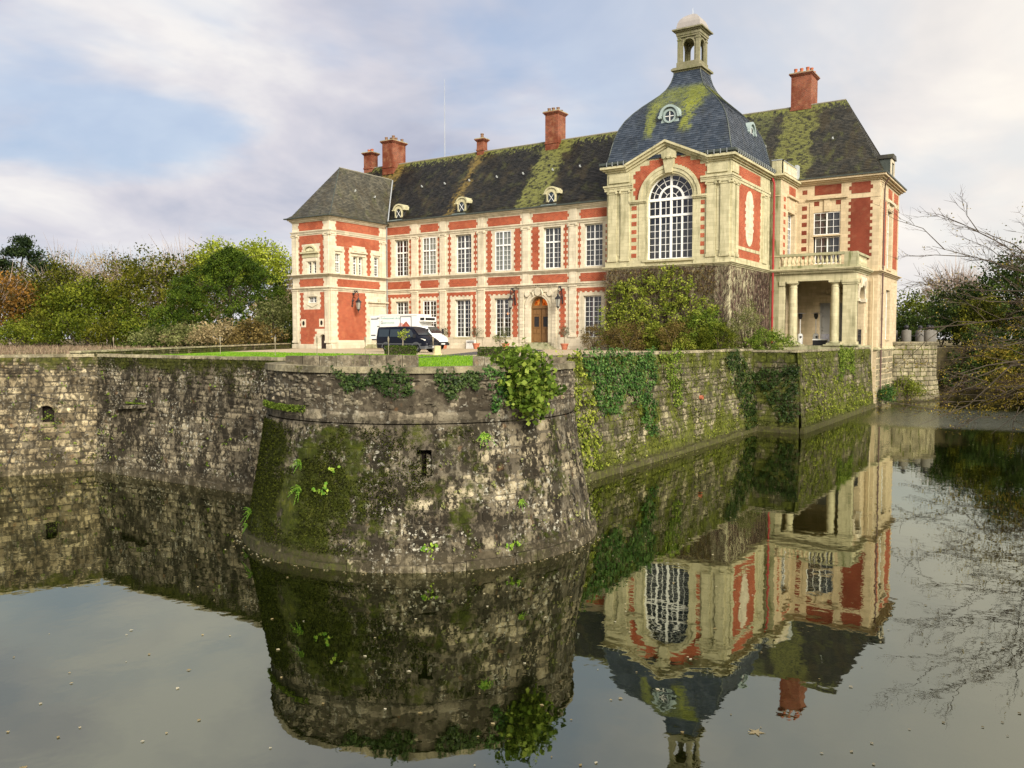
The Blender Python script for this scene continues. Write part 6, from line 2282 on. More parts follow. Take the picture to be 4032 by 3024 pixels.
# ---- chimneys
def chimney(x0, x1, y0, y1, zb, zt, pots, pot_mat, ph=0.5, label=None):
    mb = MB()
    mb.box(x0, x1, y0, y1, zb, zt - 0.34)
    mb.box(x0 - 0.06, x1 + 0.06, y0 - 0.06, y1 + 0.06, zb + 0.75, zb + 0.92)
    o = part(mb, 'chimney', BRICK_C)
    if label: o['label'] = label
    mb = MB()
    for k, ov in enumerate((0.07, 0.14, 0.21)):
        mb.box(x0 - ov, x1 + ov, y0 - ov, y1 + ov, zt - 0.34 + 0.085 * k, zt - 0.34 + 0.085 * (k + 1))
    part(mb, 'corbelled_cap', BRICK_C, o)
    mb = MB()
    mb.box(x0 - 0.18, x1 + 0.18, y0 - 0.18, y1 + 0.18, zt - 0.084, zt)
    part(mb, 'flaunching', STONE_G, o)
    for (px, py) in pots:
        mb = MB()
        h = ph * rs.uniform(0.75, 1.15)
        mb.lathe((px, py), [(0.19, zt), (0.16, zt + h * 0.75), (0.19, zt + h * 0.8), (0.19, zt + h), (0.13, zt + h)], 10)
        part(mb, 'chimney_pot', pot_mat, o, smooth=True)
    return o


chimney(-71.0, -69.75, 75.6, 76.7, 20.6, 23.35, [(-70.6, 76.1), (-70.1, 76.1)], CHIM_POT_R, 0.42, 'slim chimney at the far end of the ridge')
chimney(-67.4, -65.8, 74.9, 77.2, 20.2, 24.15, [(-67.1, 75.3), (-66.6, 75.6), (-66.1, 75.4), (-66.4, 76.2), (-66.0, 76.8)], CHIM_POT, 0.5)
chimney(-54.35, -53.5, 75.7, 76.5, 20.8, 22.9, [(-53.9, 76.1)], CHIM_POT, 0.6, 'short single-flue chimney')
chimney(-45.3, -43.8, 75.2, 76.8, 20.3, 24.35, [(-45.0, 75.5), (-44.5, 75.5), (-44.0, 75.6), (-44.8, 76.4), (-44.1, 76.4)], CHIM_POT, 0.35)
chimney(-24.75, -22.7, 91.2, 93.9, 24.2, 28.85, [(-24.4, 91.6), (-23.8, 91.6), (-23.2, 91.7), (-23.0, 92.5), (-23.0, 93.4), (-24.4, 93.2)], CHIM_POT_R, 0.6, 'tall brick chimney of the end pavilion')
mb = MB()
mb.tube([(-59.0, 76.0, 21.3), (-59.0, 76.0, 25), (-58.98, 76.0, 30.1)], [0.045, 0.035, 0.02], 6)
part(mb, 'antenna', ZINC)
mb = MB()
mb.tube([(-59.0, 76.0, 22.0), (-57.5, 76.0, 21.62), (-55.0, 76.0, 21.7), (-53.9, 76.0, 22.4)], 0.012, 4)
part(mb, 'antenna_wire', ZINC)
# little pale roof hooks standing on the slates
hk = MB()
hk.box(-0.09, 0.09, -0.05, 0.15, 0.0, 0.16)
hk.box(-0.10, 0.10, -0.10, -0.05, 0.10, 0.32)
hko = hk.build('roof_hook', LEAD, None)
hkm = hko.data
bpy.data.objects.remove(hko)
for k, (hx, hy, hz, ro_) in enumerate([(-56.7, 73.0, 17.78, main_roof), (-53.4, 73.0, 17.78, main_roof), (-49.85, 73.0, 17.78, main_roof), (-46.6, 73.0, 17.78, main_roof), (-43.1, 73.0, 17.78, main_roof), (-40.0, 73.0, 17.78, main_roof), (-59.9, 73.0, 17.78, main_roof),
                                       (-63.25, 66.0, 16.6, wing_roof), (-63.4, 69.2, 16.4, wing_roof), (-26.5, 88.4, 20.9, end_roof), (-19.8, 88.4, 20.9, end_roof)]):
    o = bpy.data.objects.new('roof_hook', hkm)
    col.objects.link(o)
    o.parent = CH
    b = BASE[CH.name]
    o.location = (hx - b.x, hy - b.y, hz - b.z)
    o.scale = (0.7, 0.7, 0.7)
    if ro_ is wing_roof: o.rotation_euler = (0, 0, R(90))
# ------------------------------------------------------------------ foliage helpers
def unit(n):
    v = rng.normal(size=(n, 3))
    return v / np.linalg.norm(v, axis=1, keepdims=True)


def leaf_mesh(name, C, N, size, tint, mat, parent, aspect=0.62, kind=None, spread=0.8):
    """diamond leaves at C facing roughly N"""
    n = len(C)
    off = BASE.get(parent.name, Vector((0, 0, 0))) if parent is not None else Vector((0, 0, 0))
    C = np.asarray(C) - np.array(off)
    N = np.asarray(N) + rng.normal(size=(n, 3)) * spread
    N /= np.linalg.norm(N, axis=1, keepdims=True) + 1e-9
    T = np.cross(N, unit(n))
    T /= np.linalg.norm(T, axis=1, keepdims=True) + 1e-9
    B = np.cross(N, T)
    s = np.asarray(size).reshape(-1, 1) if hasattr(size, '__len__') and len(np.shape(size)) and len(size) == n else rng.uniform(size[0], size[1], (n, 1))
    a, b = T * s * 0.5, B * s * 0.5 * aspect
    V = np.empty((n, 4, 3))
    V[:, 0] = C - a
    V[:, 1] = C + b - a * 0.1 + N * s * 0.08
    V[:, 2] = C + a
    V[:, 3] = C - b - a * 0.1 + N * s * 0.08
    me = np_mesh(name, V.reshape(-1, 3), np.arange(4 * n).reshape(n, 4), tint)
    return link(name, me, mat, parent, kind)


def strips(name, P0, P1, wd, tint, mat, parent, kind=None):
    """thin twigs from P0 to P1 as flat tapering slivers, two crossed faces each"""
    P0, P1 = np.asarray(P0), np.asarray(P1)
    n = len(P0)
    off = np.array(BASE.get(parent.name, Vector((0, 0, 0)))) if parent is not None else np.zeros(3)
    D = P1 - P0
    S = np.cross(D, unit(n))
    S /= np.linalg.norm(S, axis=1, keepdims=True) + 1e-9
    wd = np.asarray(wd).reshape(-1, 1) * np.ones((n, 1))
    V = np.empty((n, 4, 3))
    V[:, 0] = P0 - S * wd
    V[:, 1] = P0 + S * wd
    V[:, 2] = P1 + S * wd * 0.35
    V[:, 3] = P1 - S * wd * 0.35
    V -= off
    me = np_mesh(name, V.reshape(-1, 3), np.arange(4 * n).reshape(n, 4), tint)
    return link(name, me, mat, parent, kind)


def clumps(centers, per, cr, squash=0.8):
    """leaf centres, outward normals and tints for clusters round the given centres"""
    m = len(centers)
    ct = np.clip(rng.normal(size=m) * 0.27 + 0.48, 0.02, 0.98)
    C = np.repeat(np.asarray(centers), per, axis=0)
    d = rng.normal(size=(m * per, 3)) * np.array([1, 1, squash])
    rr = np.repeat(cr, per).reshape(-1, 1) if hasattr(cr, '__len__') else cr
    C = C + d * rr * 0.55
    N = d / (np.linalg.norm(d, axis=1, keepdims=True) + 1e-9)
    T = np.clip(np.repeat(ct, per) + rng.normal(size=m * per) * 0.16, 0, 1)
    return C, N, T


def blob(center, rad, n, hollow=0.45, seed=0.0, low=-0.6, rough=0.38):
    """n points in the outer shell of a lumpy ellipsoid"""
    out = []
    while len(out) < n:
        d = unit(1)[0]
        if d[2] < low: continue
        nz = 1 + rough * mnoise.noise(Vector((d[0] * 2.1 + seed, d[1] * 2.1, d[2] * 2.1 + seed * 1.7))) + 0.18 * mnoise.noise(Vector((d[0] * 5 + seed, d[1] * 5, d[2] * 5)))
        f = (hollow + (1 - hollow) * rng.random() ** 0.6) * nz
        out.append((center[0] + d[0] * rad[0] * f, center[1] + d[1] * rad[1] * f, center[2] + d[2] * rad[2] * f))
    return np.array(out)


def trunk_mb(base, h, r, spread, nl, rnd, lean=(0, 0), z0=0.35):
    mb = MB()
    b = Vector(base)
    top = b + Vector((lean[0], lean[1], h))
    pts = [b.lerp(top, k / 6) + Vector((rnd.uniform(-1, 1), rnd.uniform(-1, 1), 0)) * (0.02 * h if k else 0) for k in range(7)]
    mb.tube(pts, [r * (1.25 if k == 0 else 1 - 0.8 * k / 6) for k in range(7)], 7)
    for k in range(nl):
        t_ = z0 + (0.95 - z0) * (k + 0.5) / nl
        s = b.lerp(top, t_)
        a = k * 2.4 + rnd.uniform(-0.4, 0.4)
        L = spread * (1.1 - 0.6 * t_) * rnd.uniform(0.7, 1.1)
        e = s + Vector((math.cos(a) * L, math.sin(a) * L, L * rnd.uniform(0.35, 0.9)))
        m_ = s.lerp(e, 0.5) + Vector((0, 0, L * 0.12))
        rr = r * (1 - 0.75 * t_) * 0.55
        mb.tube([s, m_, e], [rr, rr * 0.6, rr * 0.2], 5)
    return mb


def RT(b):
    c_, s_ = math.cos(R(2.2)), math.sin(R(2.2))
    return (b[0] * c_ + b[1] * s_, -b[0] * s_ + b[1] * c_, b[2])


def tree(name, label, base, h, rad, mat, nc, per, cr, leaf, cz=0.58, trunk_r=0.25, group=None, shape='round', twigs=0, twig_mat=None, hollow=0.35, cat='tree', bark=None, low=-0.75, rough=0.38):
    base = RT(base)
    root = empty(name, base, label=label, cat=cat, group=group)
    rnd = random.Random(hash(label) % 1000 if False else int(abs(base[0] * 13 + base[1] * 7)))
    trunk_mb(base, h * 0.86, trunk_r, max(rad[0], rad[1]) * 0.7, 9, rnd).build('trunk', bark or BARK, root)
    sd = rnd.uniform(0, 50)
    cen = (base[0], base[1], base[2] + h * cz)
    if shape == 'round':
        P = blob(cen, rad, nc, hollow, sd, low, rough)
    else:   # cone: broad skirts of foliage
        P = []
        while len(P) < nc:
            t_ = rng.random() ** 1.35
            a = rng.random() * 2 * math.pi
            nz = 1 + 0.42 * mnoise.noise(Vector((math.cos(a) * 1.7 + sd, math.sin(a) * 1.7, t_ * 5))) + 0.34 * mnoise.noise(Vector((math.cos(a) * 5, math.sin(a) * 5 + sd, t_ * 14)))
            prof = (1 - t_) ** 0.70 if shape == 'cone' else (1 - t_) ** 0.9
            r_ = prof * nz * (0.55 + 0.45 * rng.random() ** 0.5)
            P.append((base[0] + math.cos(a) * rad[0] * r_, base[1] + math.sin(a) * rad[1] * r_, base[2] + 0.02 * h + t_ * h * 0.98))
        P = np.array(P)
    if nc:
        C, N, T = clumps(P, per, cr)
        leaf_mesh('crown', C, N, leaf, T, mat, root)
    if twigs:
        Q = blob(cen, (rad[0] * 0.8, rad[1] * 0.8, rad[2] * 0.85), twigs, 0.25, sd, -0.5, rough)
        D = Q - np.array(cen)
        D = D / (np.linalg.norm(D, axis=1, keepdims=True) + 1e-9) + rng.normal(size=(twigs, 3)) * 0.35 + np.array([0, 0, 0.55])
        L = rng.uniform(0.08, 0.20, (twigs, 1)) * h
        strips('twigs', Q, Q + D * L * 0.8, rng.uniform(0.02, 0.05, twigs), rng.random(twigs), twig_mat or LEAF_TWIGP, root)
    return root


def shrub(name, label, base, rad, mat, nc, per, cr, leaf, group=None, cat='shrub', cz=0.45, hollow=0.5, low=-0.45, rough=0.3):
    root = empty(name, base, label=label, cat=cat, group=group)
    rnd = random.Random(int(abs(base[0] * 31 + base[1] * 17)))
    mb = MB()
    for k in range(6):
        a = rnd.uniform(0, 6.28)
        mb.tube([base, (base[0] + math.cos(a) * rad[0] * 0.3, base[1] + math.sin(a) * rad[1] * 0.3, base[2] + rad[2] * 0.7), (base[0] + math.cos(a) * rad[0] * 0.6, base[1] + math.sin(a) * rad[1] * 0.6, base[2] + rad[2] * 1.3)], [0.05, 0.03, 0.012], 5)
    mb.build('stems', BARK, root)
    P = blob((base[0], base[1], base[2] + rad[2] * cz), rad, nc, hollow, rnd.uniform(0, 40), low, rough)
    C, N, T = clumps(P, per, cr)
    C[:, 2] = np.maximum(C[:, 2], base[2] + 0.02)
    leaf_mesh('foliage', C, N, leaf, T, mat, root)
    return root


# ------------------------------------------------------------------ trees beyond the lawn (left)
GT = 'trees beyond the lawn'
tree('pine_tree', 'tall dark pine standing above the treetops, leftmost in the skyline', (-147.5, 66.8, 0), 18.3, (4.2, 4.2, 3.4), LEAF_PINE, 0, 0, 0, (0.5, 0.9), trunk_r=0.45, group=GT)
pine = bpy.data.objects['pine_tree']
pts = []
for (dz, dxy, rr, nn) in ((17.0, (0.3, 0.0), 1.5, 26), (15.4, (-1.8, -0.6), 1.7, 30), (14.8, (1.5, 0.6), 1.8, 30), (13.2, (-3.0, -1.4), 1.7, 30), (12.9, (2.6, 1.6), 2.0, 32), (12.2, (4.4, 2.6), 1.6, 24), (11.2, (-3.6, -2.0), 1.6, 24), (11.0, (5.6, 3.2), 1.3, 16), (16.2, (0.5, 0.2), 1.4, 20)):
    pts.append(blob((pine.location.x + dxy[0], pine.location.y + dxy[1], dz), (rr, rr, rr * 0.55), nn, 0.3, dz, -1))
C, N, T = clumps(np.concatenate(pts), 26, 0.85, 0.6)
leaf_mesh('crown', C, N, (0.35, 0.7), T, LEAF_PINE, pine, aspect=0.35)
tree('autumn_tree', 'orange-brown autumn tree at the very left edge', (-120.5, 51.0, 0), 9.6, (5.2, 5.2, 4.2), LEAF_ORANGE, 150, 34, 1.25, (0.28, 0.55), group=GT, twigs=260)
tree('deciduous_tree', 'thinning olive-brown tree below the pine', (-125.5, 61.6, 0), 12.2, (6.0, 6.0, 5.0), LEAF_OLIVE, 190, 34, 1.2, (0.25, 0.5), group=GT, twigs=220)
for k, (x_, y_, h_, r_, lb) in enumerate(((-152.9, 75.2, 16.6, 6.5, 'pale leafless tree behind the pine'), (-146.2, 80.0, 16.0, 6.5, 'pale half-bare tree just right of the pine'), (-141.5, 83.3, 16.0, 6.5, 'pale brown half-bare tree behind the big olive tree'),
                                        (-134.7, 88.1, 17.2, 6.8, 'tallest pale bare tree left of the dark conifer'), (-129.5, 91.5, 16.8, 6.0, 'bare twiggy tree rising just behind the dark conifer'), (-110.0, 93.5, 13.2, 5.0, 'sparse pale tree peeping out beside the left wing'), (-160, 70.0, 15.0, 6.5, 'pale bare tree far behind the orange tree'))):
    tree('bare_tree', lb, (x_, y_, 0), h_, (r_, r_, h_ * 0.40), LEAF_BROWN if k % 2 else LEAF_OLIVE, 150, 26, 1.2, (0.22, 0.46), group=GT, twigs=700, bark=BARK_P)
tree('light_green_tree', 'mid-height light green tree left of the big olive tree', (-111.2, 58.3, 0), 9.4, (4.6, 4.6, 4.6), LEAF_GREEN, 170, 34, 1.05, (0.25, 0.5), group=GT, cz=0.5)
tree('olive_green_tree', 'broad olive-green tree with layered boughs, middle of the left wood', (-106.4, 65.6, 0), 12.6, (7.0, 7.0, 6.0), LEAF_OLIVE, 300, 36, 1.15, (0.25, 0.5), group=GT, cz=0.50, hollow=0.5)
tree('green_tree', 'green tree filling the gap below the tall pine', (-119.5, 57.0, 0), 8.8, (5.0, 5.0, 4.2), LEAF_OLIVE, 170, 34, 1.1, (0.25, 0.5), group=GT, cz=0.48)
tree('conifer_tree', 'broad dark green conical conifer beside the left wing', (-89.6, 65.1, 0), 12.0, (12.4, 12.4, 5), LEAF_CEDAR, 1300, 46, 0.52, (0.15, 0.30), group=GT, shape='cone', trunk_r=0.4)
tree('yellow_tree', 'bright yellow-green tree behind the dark conifer, right crown', (-112.0, 86.5, 0), 17.0, (5.4, 5.4, 4.8), LEAF_YEL, 210, 34, 1.15, (0.3, 0.55), group=GT, cz=0.70, low=-0.5)
tree('yellow_tree', 'paler yellow-green tree behind the dark conifer, left crown', (-118.0, 83.5, 0), 17.0, (5.2, 5.2, 4.4), LEAF_YEL, 180, 30, 1.15, (0.3, 0.55), group=GT, cz=0.70, low=-0.5)
tree('young_yellow_tree', 'slim yellowing young tree in front of the conifer by the wing', (-79.0, 63.2, 0), 6.2, (2.0, 2.0, 2.7), LEAF_SAGE, 90, 26, 0.6, (0.16, 0.32), cz=0.52, trunk_r=0.10, group=GT)
GB = 'bushes along the edge of the wood'
for (x_, y_, r_, h_, mt, lb) in ((-106, 47.0, 4.2, 2.2, LEAF_GREEN, 'yellow-green bush at the left edge below the orange tree'), (-104.0, 53.2, 3.4, 3.2, LEAF_GREEN, 'tall light green bush under the olive-brown tree'), (-99.2, 55.0, 3.0, 2.4, LEAF_OLIVE, 'olive bush in the middle of the wood edge'),
                                 (-95.0, 56.5, 3.0, 2.6, LEAF_GREEN, 'leafy green bush left of the conifer foot'), (-91.5, 56.0, 2.4, 1.7, LEAF_SAGE, 'low pale bush at the conifer foot'), (-84.5, 55.6, 2.8, 1.8, LEAF_SAGE, 'yellowish bush behind the low parapet'),
                                 (-79.5, 56.0, 3.2, 1.9, LEAF_BROWN, 'grey-brown bramble bush behind the low parapet'), (-75.0, 57.5, 2.8, 1.8, LEAF_RUST, 'dark bramble bush nearest the left wing'), (-109.5, 50.5, 3.0, 2.8, LEAF_OLIVE, 'dark olive bush under the autumn tree'), (-101.0, 58.5, 4.0, 4.4, LEAF_GREEN, 'big green bush in front of the olive-green tree'),
                                 (-87.5, 57.0, 2.4, 1.5, LEAF_BROWN, 'thin brownish bush below the conifer')):
    shrub('bush', lb, RT((x_, y_, 0)), (r_, r_, h_), mt, 95, 30, 0.62, (0.16, 0.34), group=GB, cat='bush', low=-0.15, rough=0.45)
# a far-off wood closing the view behind the single trees
P = []
for k in range(240):
    x_ = -185 + 95 * rng.random()
    P.append((x_, 112 + (x_ + 185) * 0.05 + rng.normal() * 4, 1.5 + 8.5 * rng.random() ** 0.8))
C, N, T = clumps(np.array(P), 26, 2.4)
C[:, 2] = np.maximum(C[:, 2], 0.1)
tagit(leaf_mesh('far_wood', C, N, (0.6, 1.1), T, LEAF_BROWN, None), kind='stuff')

P = []
for k in range(420):
    x_ = -165 + 100 * rng.random()
    P.append((*RT((x_, 66 + (x_ + 165) * 0.06 + rng.normal() * 3, 0))[:2], 0.2 + 3.4 * rng.random() ** 1.2))
C, N, T = clumps(np.array(P), 26, 1.1)
C[:, 2] = np.maximum(C[:, 2], 0.05)
tagit(leaf_mesh('undergrowth', C, N, (0.2, 0.45), T * 0.8, LEAF_OLIVE, None), kind='stuff')

# ------------------------------------------------------------------ trees on the right
GR_ = 'trees beyond the moat on the right'
tree('light_green_tree', 'light green tree just right of the end pavilion', (-24.5, 141.4, 0), 8.4, (4.6, 4.6, 4.0), LEAF_GREEN, 130, 32, 1.1, (0.28, 0.5), group=GR_, cz=0.5)
tree('yellow_green_tree', 'yellow-green tree behind the terrace posts', (-16.5, 140.0, 0), 8.0, (4.6, 4.6, 3.8), LEAF_OLIVE, 130, 32, 1.1, (0.28, 0.5), group=GR_, cz=0.5)
tree('bare_tree', 'pale bare tree above the light green one on the right', (-21.0, 156.0, 0), 13.2, (6.0, 6.0, 4.6), LEAF_BROWN, 60, 24, 1.3, (0.25, 0.5), group=GR_, twigs=1500, bark=BARK_P)
tree('yew_tree', 'tall dark yew above the far bank at the right', (-9.6, 120.6, 0), 12.6, (5.8, 5.8, 6.0), LEAF_YEW, 260, 36, 1.1, (0.25, 0.5), group=GR_, cz=0.48)
tree('yew_tree', 'second dark yew behind the terrace, lower and to the left', (-15.6, 123.5, 0), 8.2, (4.6, 4.6, 4.0), LEAF_YEW, 170, 34, 1.0, (0.25, 0.5), group=GR_, cz=0.48)
tree('yew_tree', 'dark evergreen at the right edge over the water', (-2.5, 116.5, 0), 11.5, (5.4, 5.4, 5.6), LEAF_YEW, 230, 36, 1.1, (0.25, 0.5), group=GR_, cz=0.46)
for (x_, y_, z_, r_, h_, mt, lb) in ((-9.0, 105.6, -4.2, 2.2, 2.4, LEAF_YEW, 'dark bush hanging over the far bank next to the terrace'), (-5.2, 105.6, -4.4, 2.6, 3.2, LEAF_OLIVE, 'olive-green bush drooping over the far bank of the moat'), (-1.0, 106.2, -4.4, 2.6, 3.4, LEAF_GREEN, 'green bush on the far bank at the right edge'),
                                     (-7.0, 107.2, -0.6, 2.6, 2.4, LEAF_YEW, 'dark shrub on top of the far bank'), (-2.6, 108.2, -0.4, 2.6, 2.4, LEAF_YEW, 'dark shrub on the far bank beside the right edge')):
    shrub('bank_bush', lb, (x_, y_, z_), (r_, r_ * 0.8, h_), mt, 80, 30, 0.6, (0.18, 0.36), group='bushes on the far bank', cat='bush', low=-0.6, rough=0.45)

for (x_, y_, r_, h_, mt, lb) in ((-17.0, 117.0, 3.4, 3.0, LEAF_YEW, 'dark undergrowth bush behind the terrace posts'), (-12.5, 115.0, 3.2, 3.4, LEAF_YEW, 'dark undergrowth bush right of the terrace'), (-8.0, 113.5, 3.2, 3.8, LEAF_OLIVE, 'olive undergrowth bush under the tall yew'), (-3.6, 112.5, 3.2, 4.0, LEAF_YEW, 'dark undergrowth bush under the right-hand evergreen'), (0.8, 112.0, 3.2, 4.2, LEAF_GOLD, 'golden-leaved bush at the right edge above the bank'), (-21.5, 121.0, 3.6, 3.2, LEAF_OLIVE, 'olive bush behind the round terrace, next to the pavilion'), (-26.0, 126.0, 4.0, 3.4, LEAF_GREEN, 'green bush half hidden behind the end pavilion')):
    shrub('undergrowth_bush', lb, (x_, y_, 0), (r_, r_ * 0.8, h_), mt, 110, 32, 0.7, (0.2, 0.4), group='undergrowth on the far bank', cat='bush', low=-0.3, rough=0.45)

# overhanging tree whose trunk stands just outside the picture on the right bank
ov = empty('overhanging_tree', (2.9, 57.0, 0), label='half-bare tree reaching over the water from beyond the right edge', cat='tree')
rnd = random.Random(77)
mb = MB()
T0 = Vector((2.9, 57.0, -0.2))
mb.tube([T0, T0 + Vector((-0.3, -0.3, 2.0)), T0 + Vector((-0.8, -0.8, 4.5)), T0 + Vector((-1.2, -1.0, 8.0)), T0 + Vector((-1.4, -1.4, 12.5))], [0.42, 0.34, 0.28, 0.2, 0.08], 8)
tw0, tw1, tips = [], [], []


def bough(s, e, r, depth):
    s, e = Vector(s), Vector(e)
    L = (e - s).length
    mid = s.lerp(e, 0.45) + Vector((rnd.uniform(-1, 1), rnd.uniform(-1, 1), rnd.uniform(0.2, 1))) * L * 0.10
    p3 = s.lerp(e, 0.75) + Vector((rnd.uniform(-1, 1), rnd.uniform(-1, 1), rnd.uniform(-0.2, 0.8))) * L * 0.06
    mb.tube([s, mid, p3, e], [r, r * 0.7, r * 0.45, r * 0.15], 5 if depth else 6)
    if depth >= 2:
        for q in (mid, p3, e):
            for _ in range(2):
                d = (e - s).normalized() * rnd.uniform(0.3, 0.7) + Vector((rnd.uniform(-0.45, 0.45), rnd.uniform(-0.45, 0.45), rnd.uniform(-0.35, 0.45)))
                tw0.append(tuple(q))
                tw1.append(tuple(q + d * rnd.uniform(0.5, 1.0)))
                tips.append(tuple(q + d * rnd.uniform(0.3, 0.9)))
        return
    for k in range(5 if depth == 0 else 4):
        t_ = 0.35 + 0.6 * (k + rnd.random()) / 5
        q = s.lerp(mid, t_ / 0.45) if t_ < 0.45 else mid.lerp(e, (t_ - 0.45) / 0.55)
        d = (e - s).normalized()
        d = (d + Vector((rnd.uniform(-0.75, 0.55), rnd.uniform(-0.75, 0.55), rnd.uniform(-0.45, 0.65)))).normalized()
        bough(q, q + d * L * rnd.uniform(0.22, 0.42), r * 0.42, depth + 1)


for (sz, e) in ((2.2, (-6.0, 50.0, 6.0)), (3.2, (-4.4, 50.8, 7.0)), (1.8, (-5.0, 51.0, 3.6)), (1.2, (-6.6, 50.4, 1.6)), (0.8, (-5.6, 49.6, -1.2)), (0.4, (-6.4, 49.0, -3.6)), (1.0, (-4.0, 52.5, -2.6)), (2.6, (-3.6, 52.0, 5.0)),
                (1.4, (-2.8, 51.4, 0.6)), (0.6, (-3.0, 50.0, -3.9)), (1.6, (-7.0, 51.8, 4.2)), (0.9, (-2.0, 54.0, -2.2)), (2.2, (-1.6, 53.4, 2.6)), (1.4, (-4.6, 54.5, 0.4)), (0.5, (-5.6, 55.0, -3.8)), (0.7, (-3.2, 57.0, -1.8))):
    bough(T0 + Vector((-0.3 - sz * 0.1, -0.3 - sz * 0.1, sz)), e, 0.065, 0)
mb.build('branches', BARK, ov)
strips('twigs', tw0, tw1, 0.010, rng.random(len(tw0)) * 0.5, LEAF_TWIG, ov)
tips = np.array(tips)
keep = tips[(rng.random(len(tips)) < 0.25) | ((tips[:, 2] < 1.5) & (rng.random(len(tips)) < 0.7))]
C, N, T = clumps(keep, 2, 0.22)
leaf_mesh('leaves', C, N, (0.07, 0.13), T, LEAF_GOLD, ov)
P = np.concatenate([blob((-3.0, 55.4, 0.2), (1.6, 1.4, 0.8), 60, 0.2, 3), blob((-2.2, 54.8, -1.4), (1.9, 1.4, 0.9), 60, 0.2, 9), blob((-4.6, 53.6, -3.0), (1.8, 1.4, 0.6), 26, 0.2, 12), blob((-2.4, 57.2, -2.6), (2.0, 1.6, 1.2), 70, 0.2, 17), blob((-1.6, 55.0, 1.6), (1.3, 1.2, 0.8), 40, 0.2, 19)])
C, N, T = clumps(P, 8, 0.34, 0.5)
leaf_mesh('golden_leaves', C, N, (0.09, 0.17), T, LEAF_GOLD, ov)

# ------------------------------------------------------------------ creeper and shrubs at the dome's foot
def in_poly(p, poly):
    x_, y_ = p
    c = False
    j = len(poly) - 1
    for i in range(len(poly)):
        if (poly[i][1] > y_) != (poly[j][1] > y_) and x_ < (poly[j][0] - poly[i][0]) * (y_ - poly[i][1]) / (poly[j][1] - poly[i][1]) + poly[i][0]:
            c = not c
        j = i
    return c


def fill_poly(poly, n, edge=0.25):
    xs, ys = [p[0] for p in poly], [p[1] for p in poly]
    out = []
    while len(out) < n:
        p = (random.uniform(min(xs) - edge, max(xs) + edge), random.uniform(min(ys) - edge, max(ys) + edge))
        wob = (p[0] + 0.5 * noise_at(p[0] * 1.1, p[1] * 1.1, 2.0), p[1] + 0.5 * noise_at(p[0] * 1.1, p[1] * 1.1, 7.0))
        if in_poly(wob, poly): out.append(p)
    return np.array(out)


GREENP = [(-35.0, 4.4), (-33.6, 6.2), (-32.8, 6.6), (-31.1, 6.2), (-31.0, 7.0), (-30.1, 7.0), (-29.0, 7.4), (-27.9, 7.4), (-27.0, 6.2), (-26.3, 5.9), (-26.1, 5.1), (-25.5, 4.6), (-25.6, 3.9), (-24.7, 4.9), (-24.3, 3.7), (-24.1, 0.4), (-35.0, 0.4)]
cr = empty('climbing_creeper', (-29.5, 68.9, 0), label='green and dead-brown creeper covering the lower storey under the great window', cat='creeper')
q = fill_poly(GREENP, 480)
P = np.stack([q[:, 0], 68.75 - 0.55 * np.abs(rng.normal(size=len(q))), q[:, 1]], axis=1)
C, N, T = clumps(P, 17, 0.34, 0.9)
N = N * 0.7 + np.array([0.15, -0.8, 0.45])
leaf_mesh('green_leaves', C, N, (0.12, 0.26), T, LEAF_CREEP, cr)
n = 5200
s0 = np.stack([rng.uniform(-35.0, -23.5, n), np.full(n, 68.93) - rng.random(n) * 0.12, rng.uniform(0.2, 7.15, n)], axis=1)
s1 = s0 + np.stack([rng.normal(size=n) * 0.22, rng.normal(size=n) * 0.03, rng.uniform(0.25, 0.95, n)], axis=1)
s1[:, 2] = np.minimum(s1[:, 2], 7.25)
strips('dead_stems', s0, s1, rng.uniform(0.010, 0.030, n), rng.random(n), LEAF_TWIG, cr)
n = 2600
yy = np.where(rng.random(n) < 0.62, rng.uniform(75.2, 80.0, n), rng.uniform(69.1, 75.2, n))
s0 = np.stack([np.full(n, -23.46) + rng.random(n) * 0.10, yy, rng.uniform(0.2, 7.0, n)], axis=1)
s1 = s0 + np.stack([rng.normal(size=n) * 0.02, rng.normal(size=n) * 0.25, rng.uniform(0.3, 1.0, n)], axis=1)
s1[:, 2] = np.minimum(s1[:, 2], 7.2)
strips('side_stems', s0, s1, rng.uniform(0.012, 0.035, n), rng.random(n), LEAF_TWIG, cr)
q = fill_poly([(-35.1, 7.1), (-30.5, 7.3), (-27, 7.2), (-25.0, 7.1), (-24.6, 5.5), (-24.9, 3.0), (-26.5, 6.2), (-31, 6.4), (-33, 6.2), (-35.1, 3.2)], 700)
P = np.stack([q[:, 0], 68.85 - 0.12 * rng.random(len(q)), q[:, 1]], axis=1)
C, N, T = clumps(P, 4, 0.22)
leaf_mesh('brown_leaves', C, N, (0.07, 0.15), T, LEAF_TWIG if False else LEAF_RUST, cr)
mb = MB()
for k in range(16):
    x_ = -34.6 + 0.68 * k + rs.uniform(-0.2, 0.2)
    pts = [(x_ + 0.25 * noise_at(x_, z_ * 0.5) + 0.05 * z_ * rs.uniform(-1, 1), 68.92, z_) for z_ in (0, 1.2, 2.6, 4.0, 5.4, 6.9)]
    mb.tube(pts, [0.05, 0.045, 0.04, 0.03, 0.025, 0.012], 5)
for k in range(12):
    y_ = 69.6 + 0.86 * k
    mb.tube([(-23.44, y_ + 0.3 * noise_at(y_, z_), z_) for z_ in (0, 1.5, 3.2, 5.0, 6.9)], [0.05, 0.04, 0.035, 0.025, 0.01], 5)
mb.build('vine_stems', BARK, cr)
GS = 'shrubs at the foot of the domed pavilion'
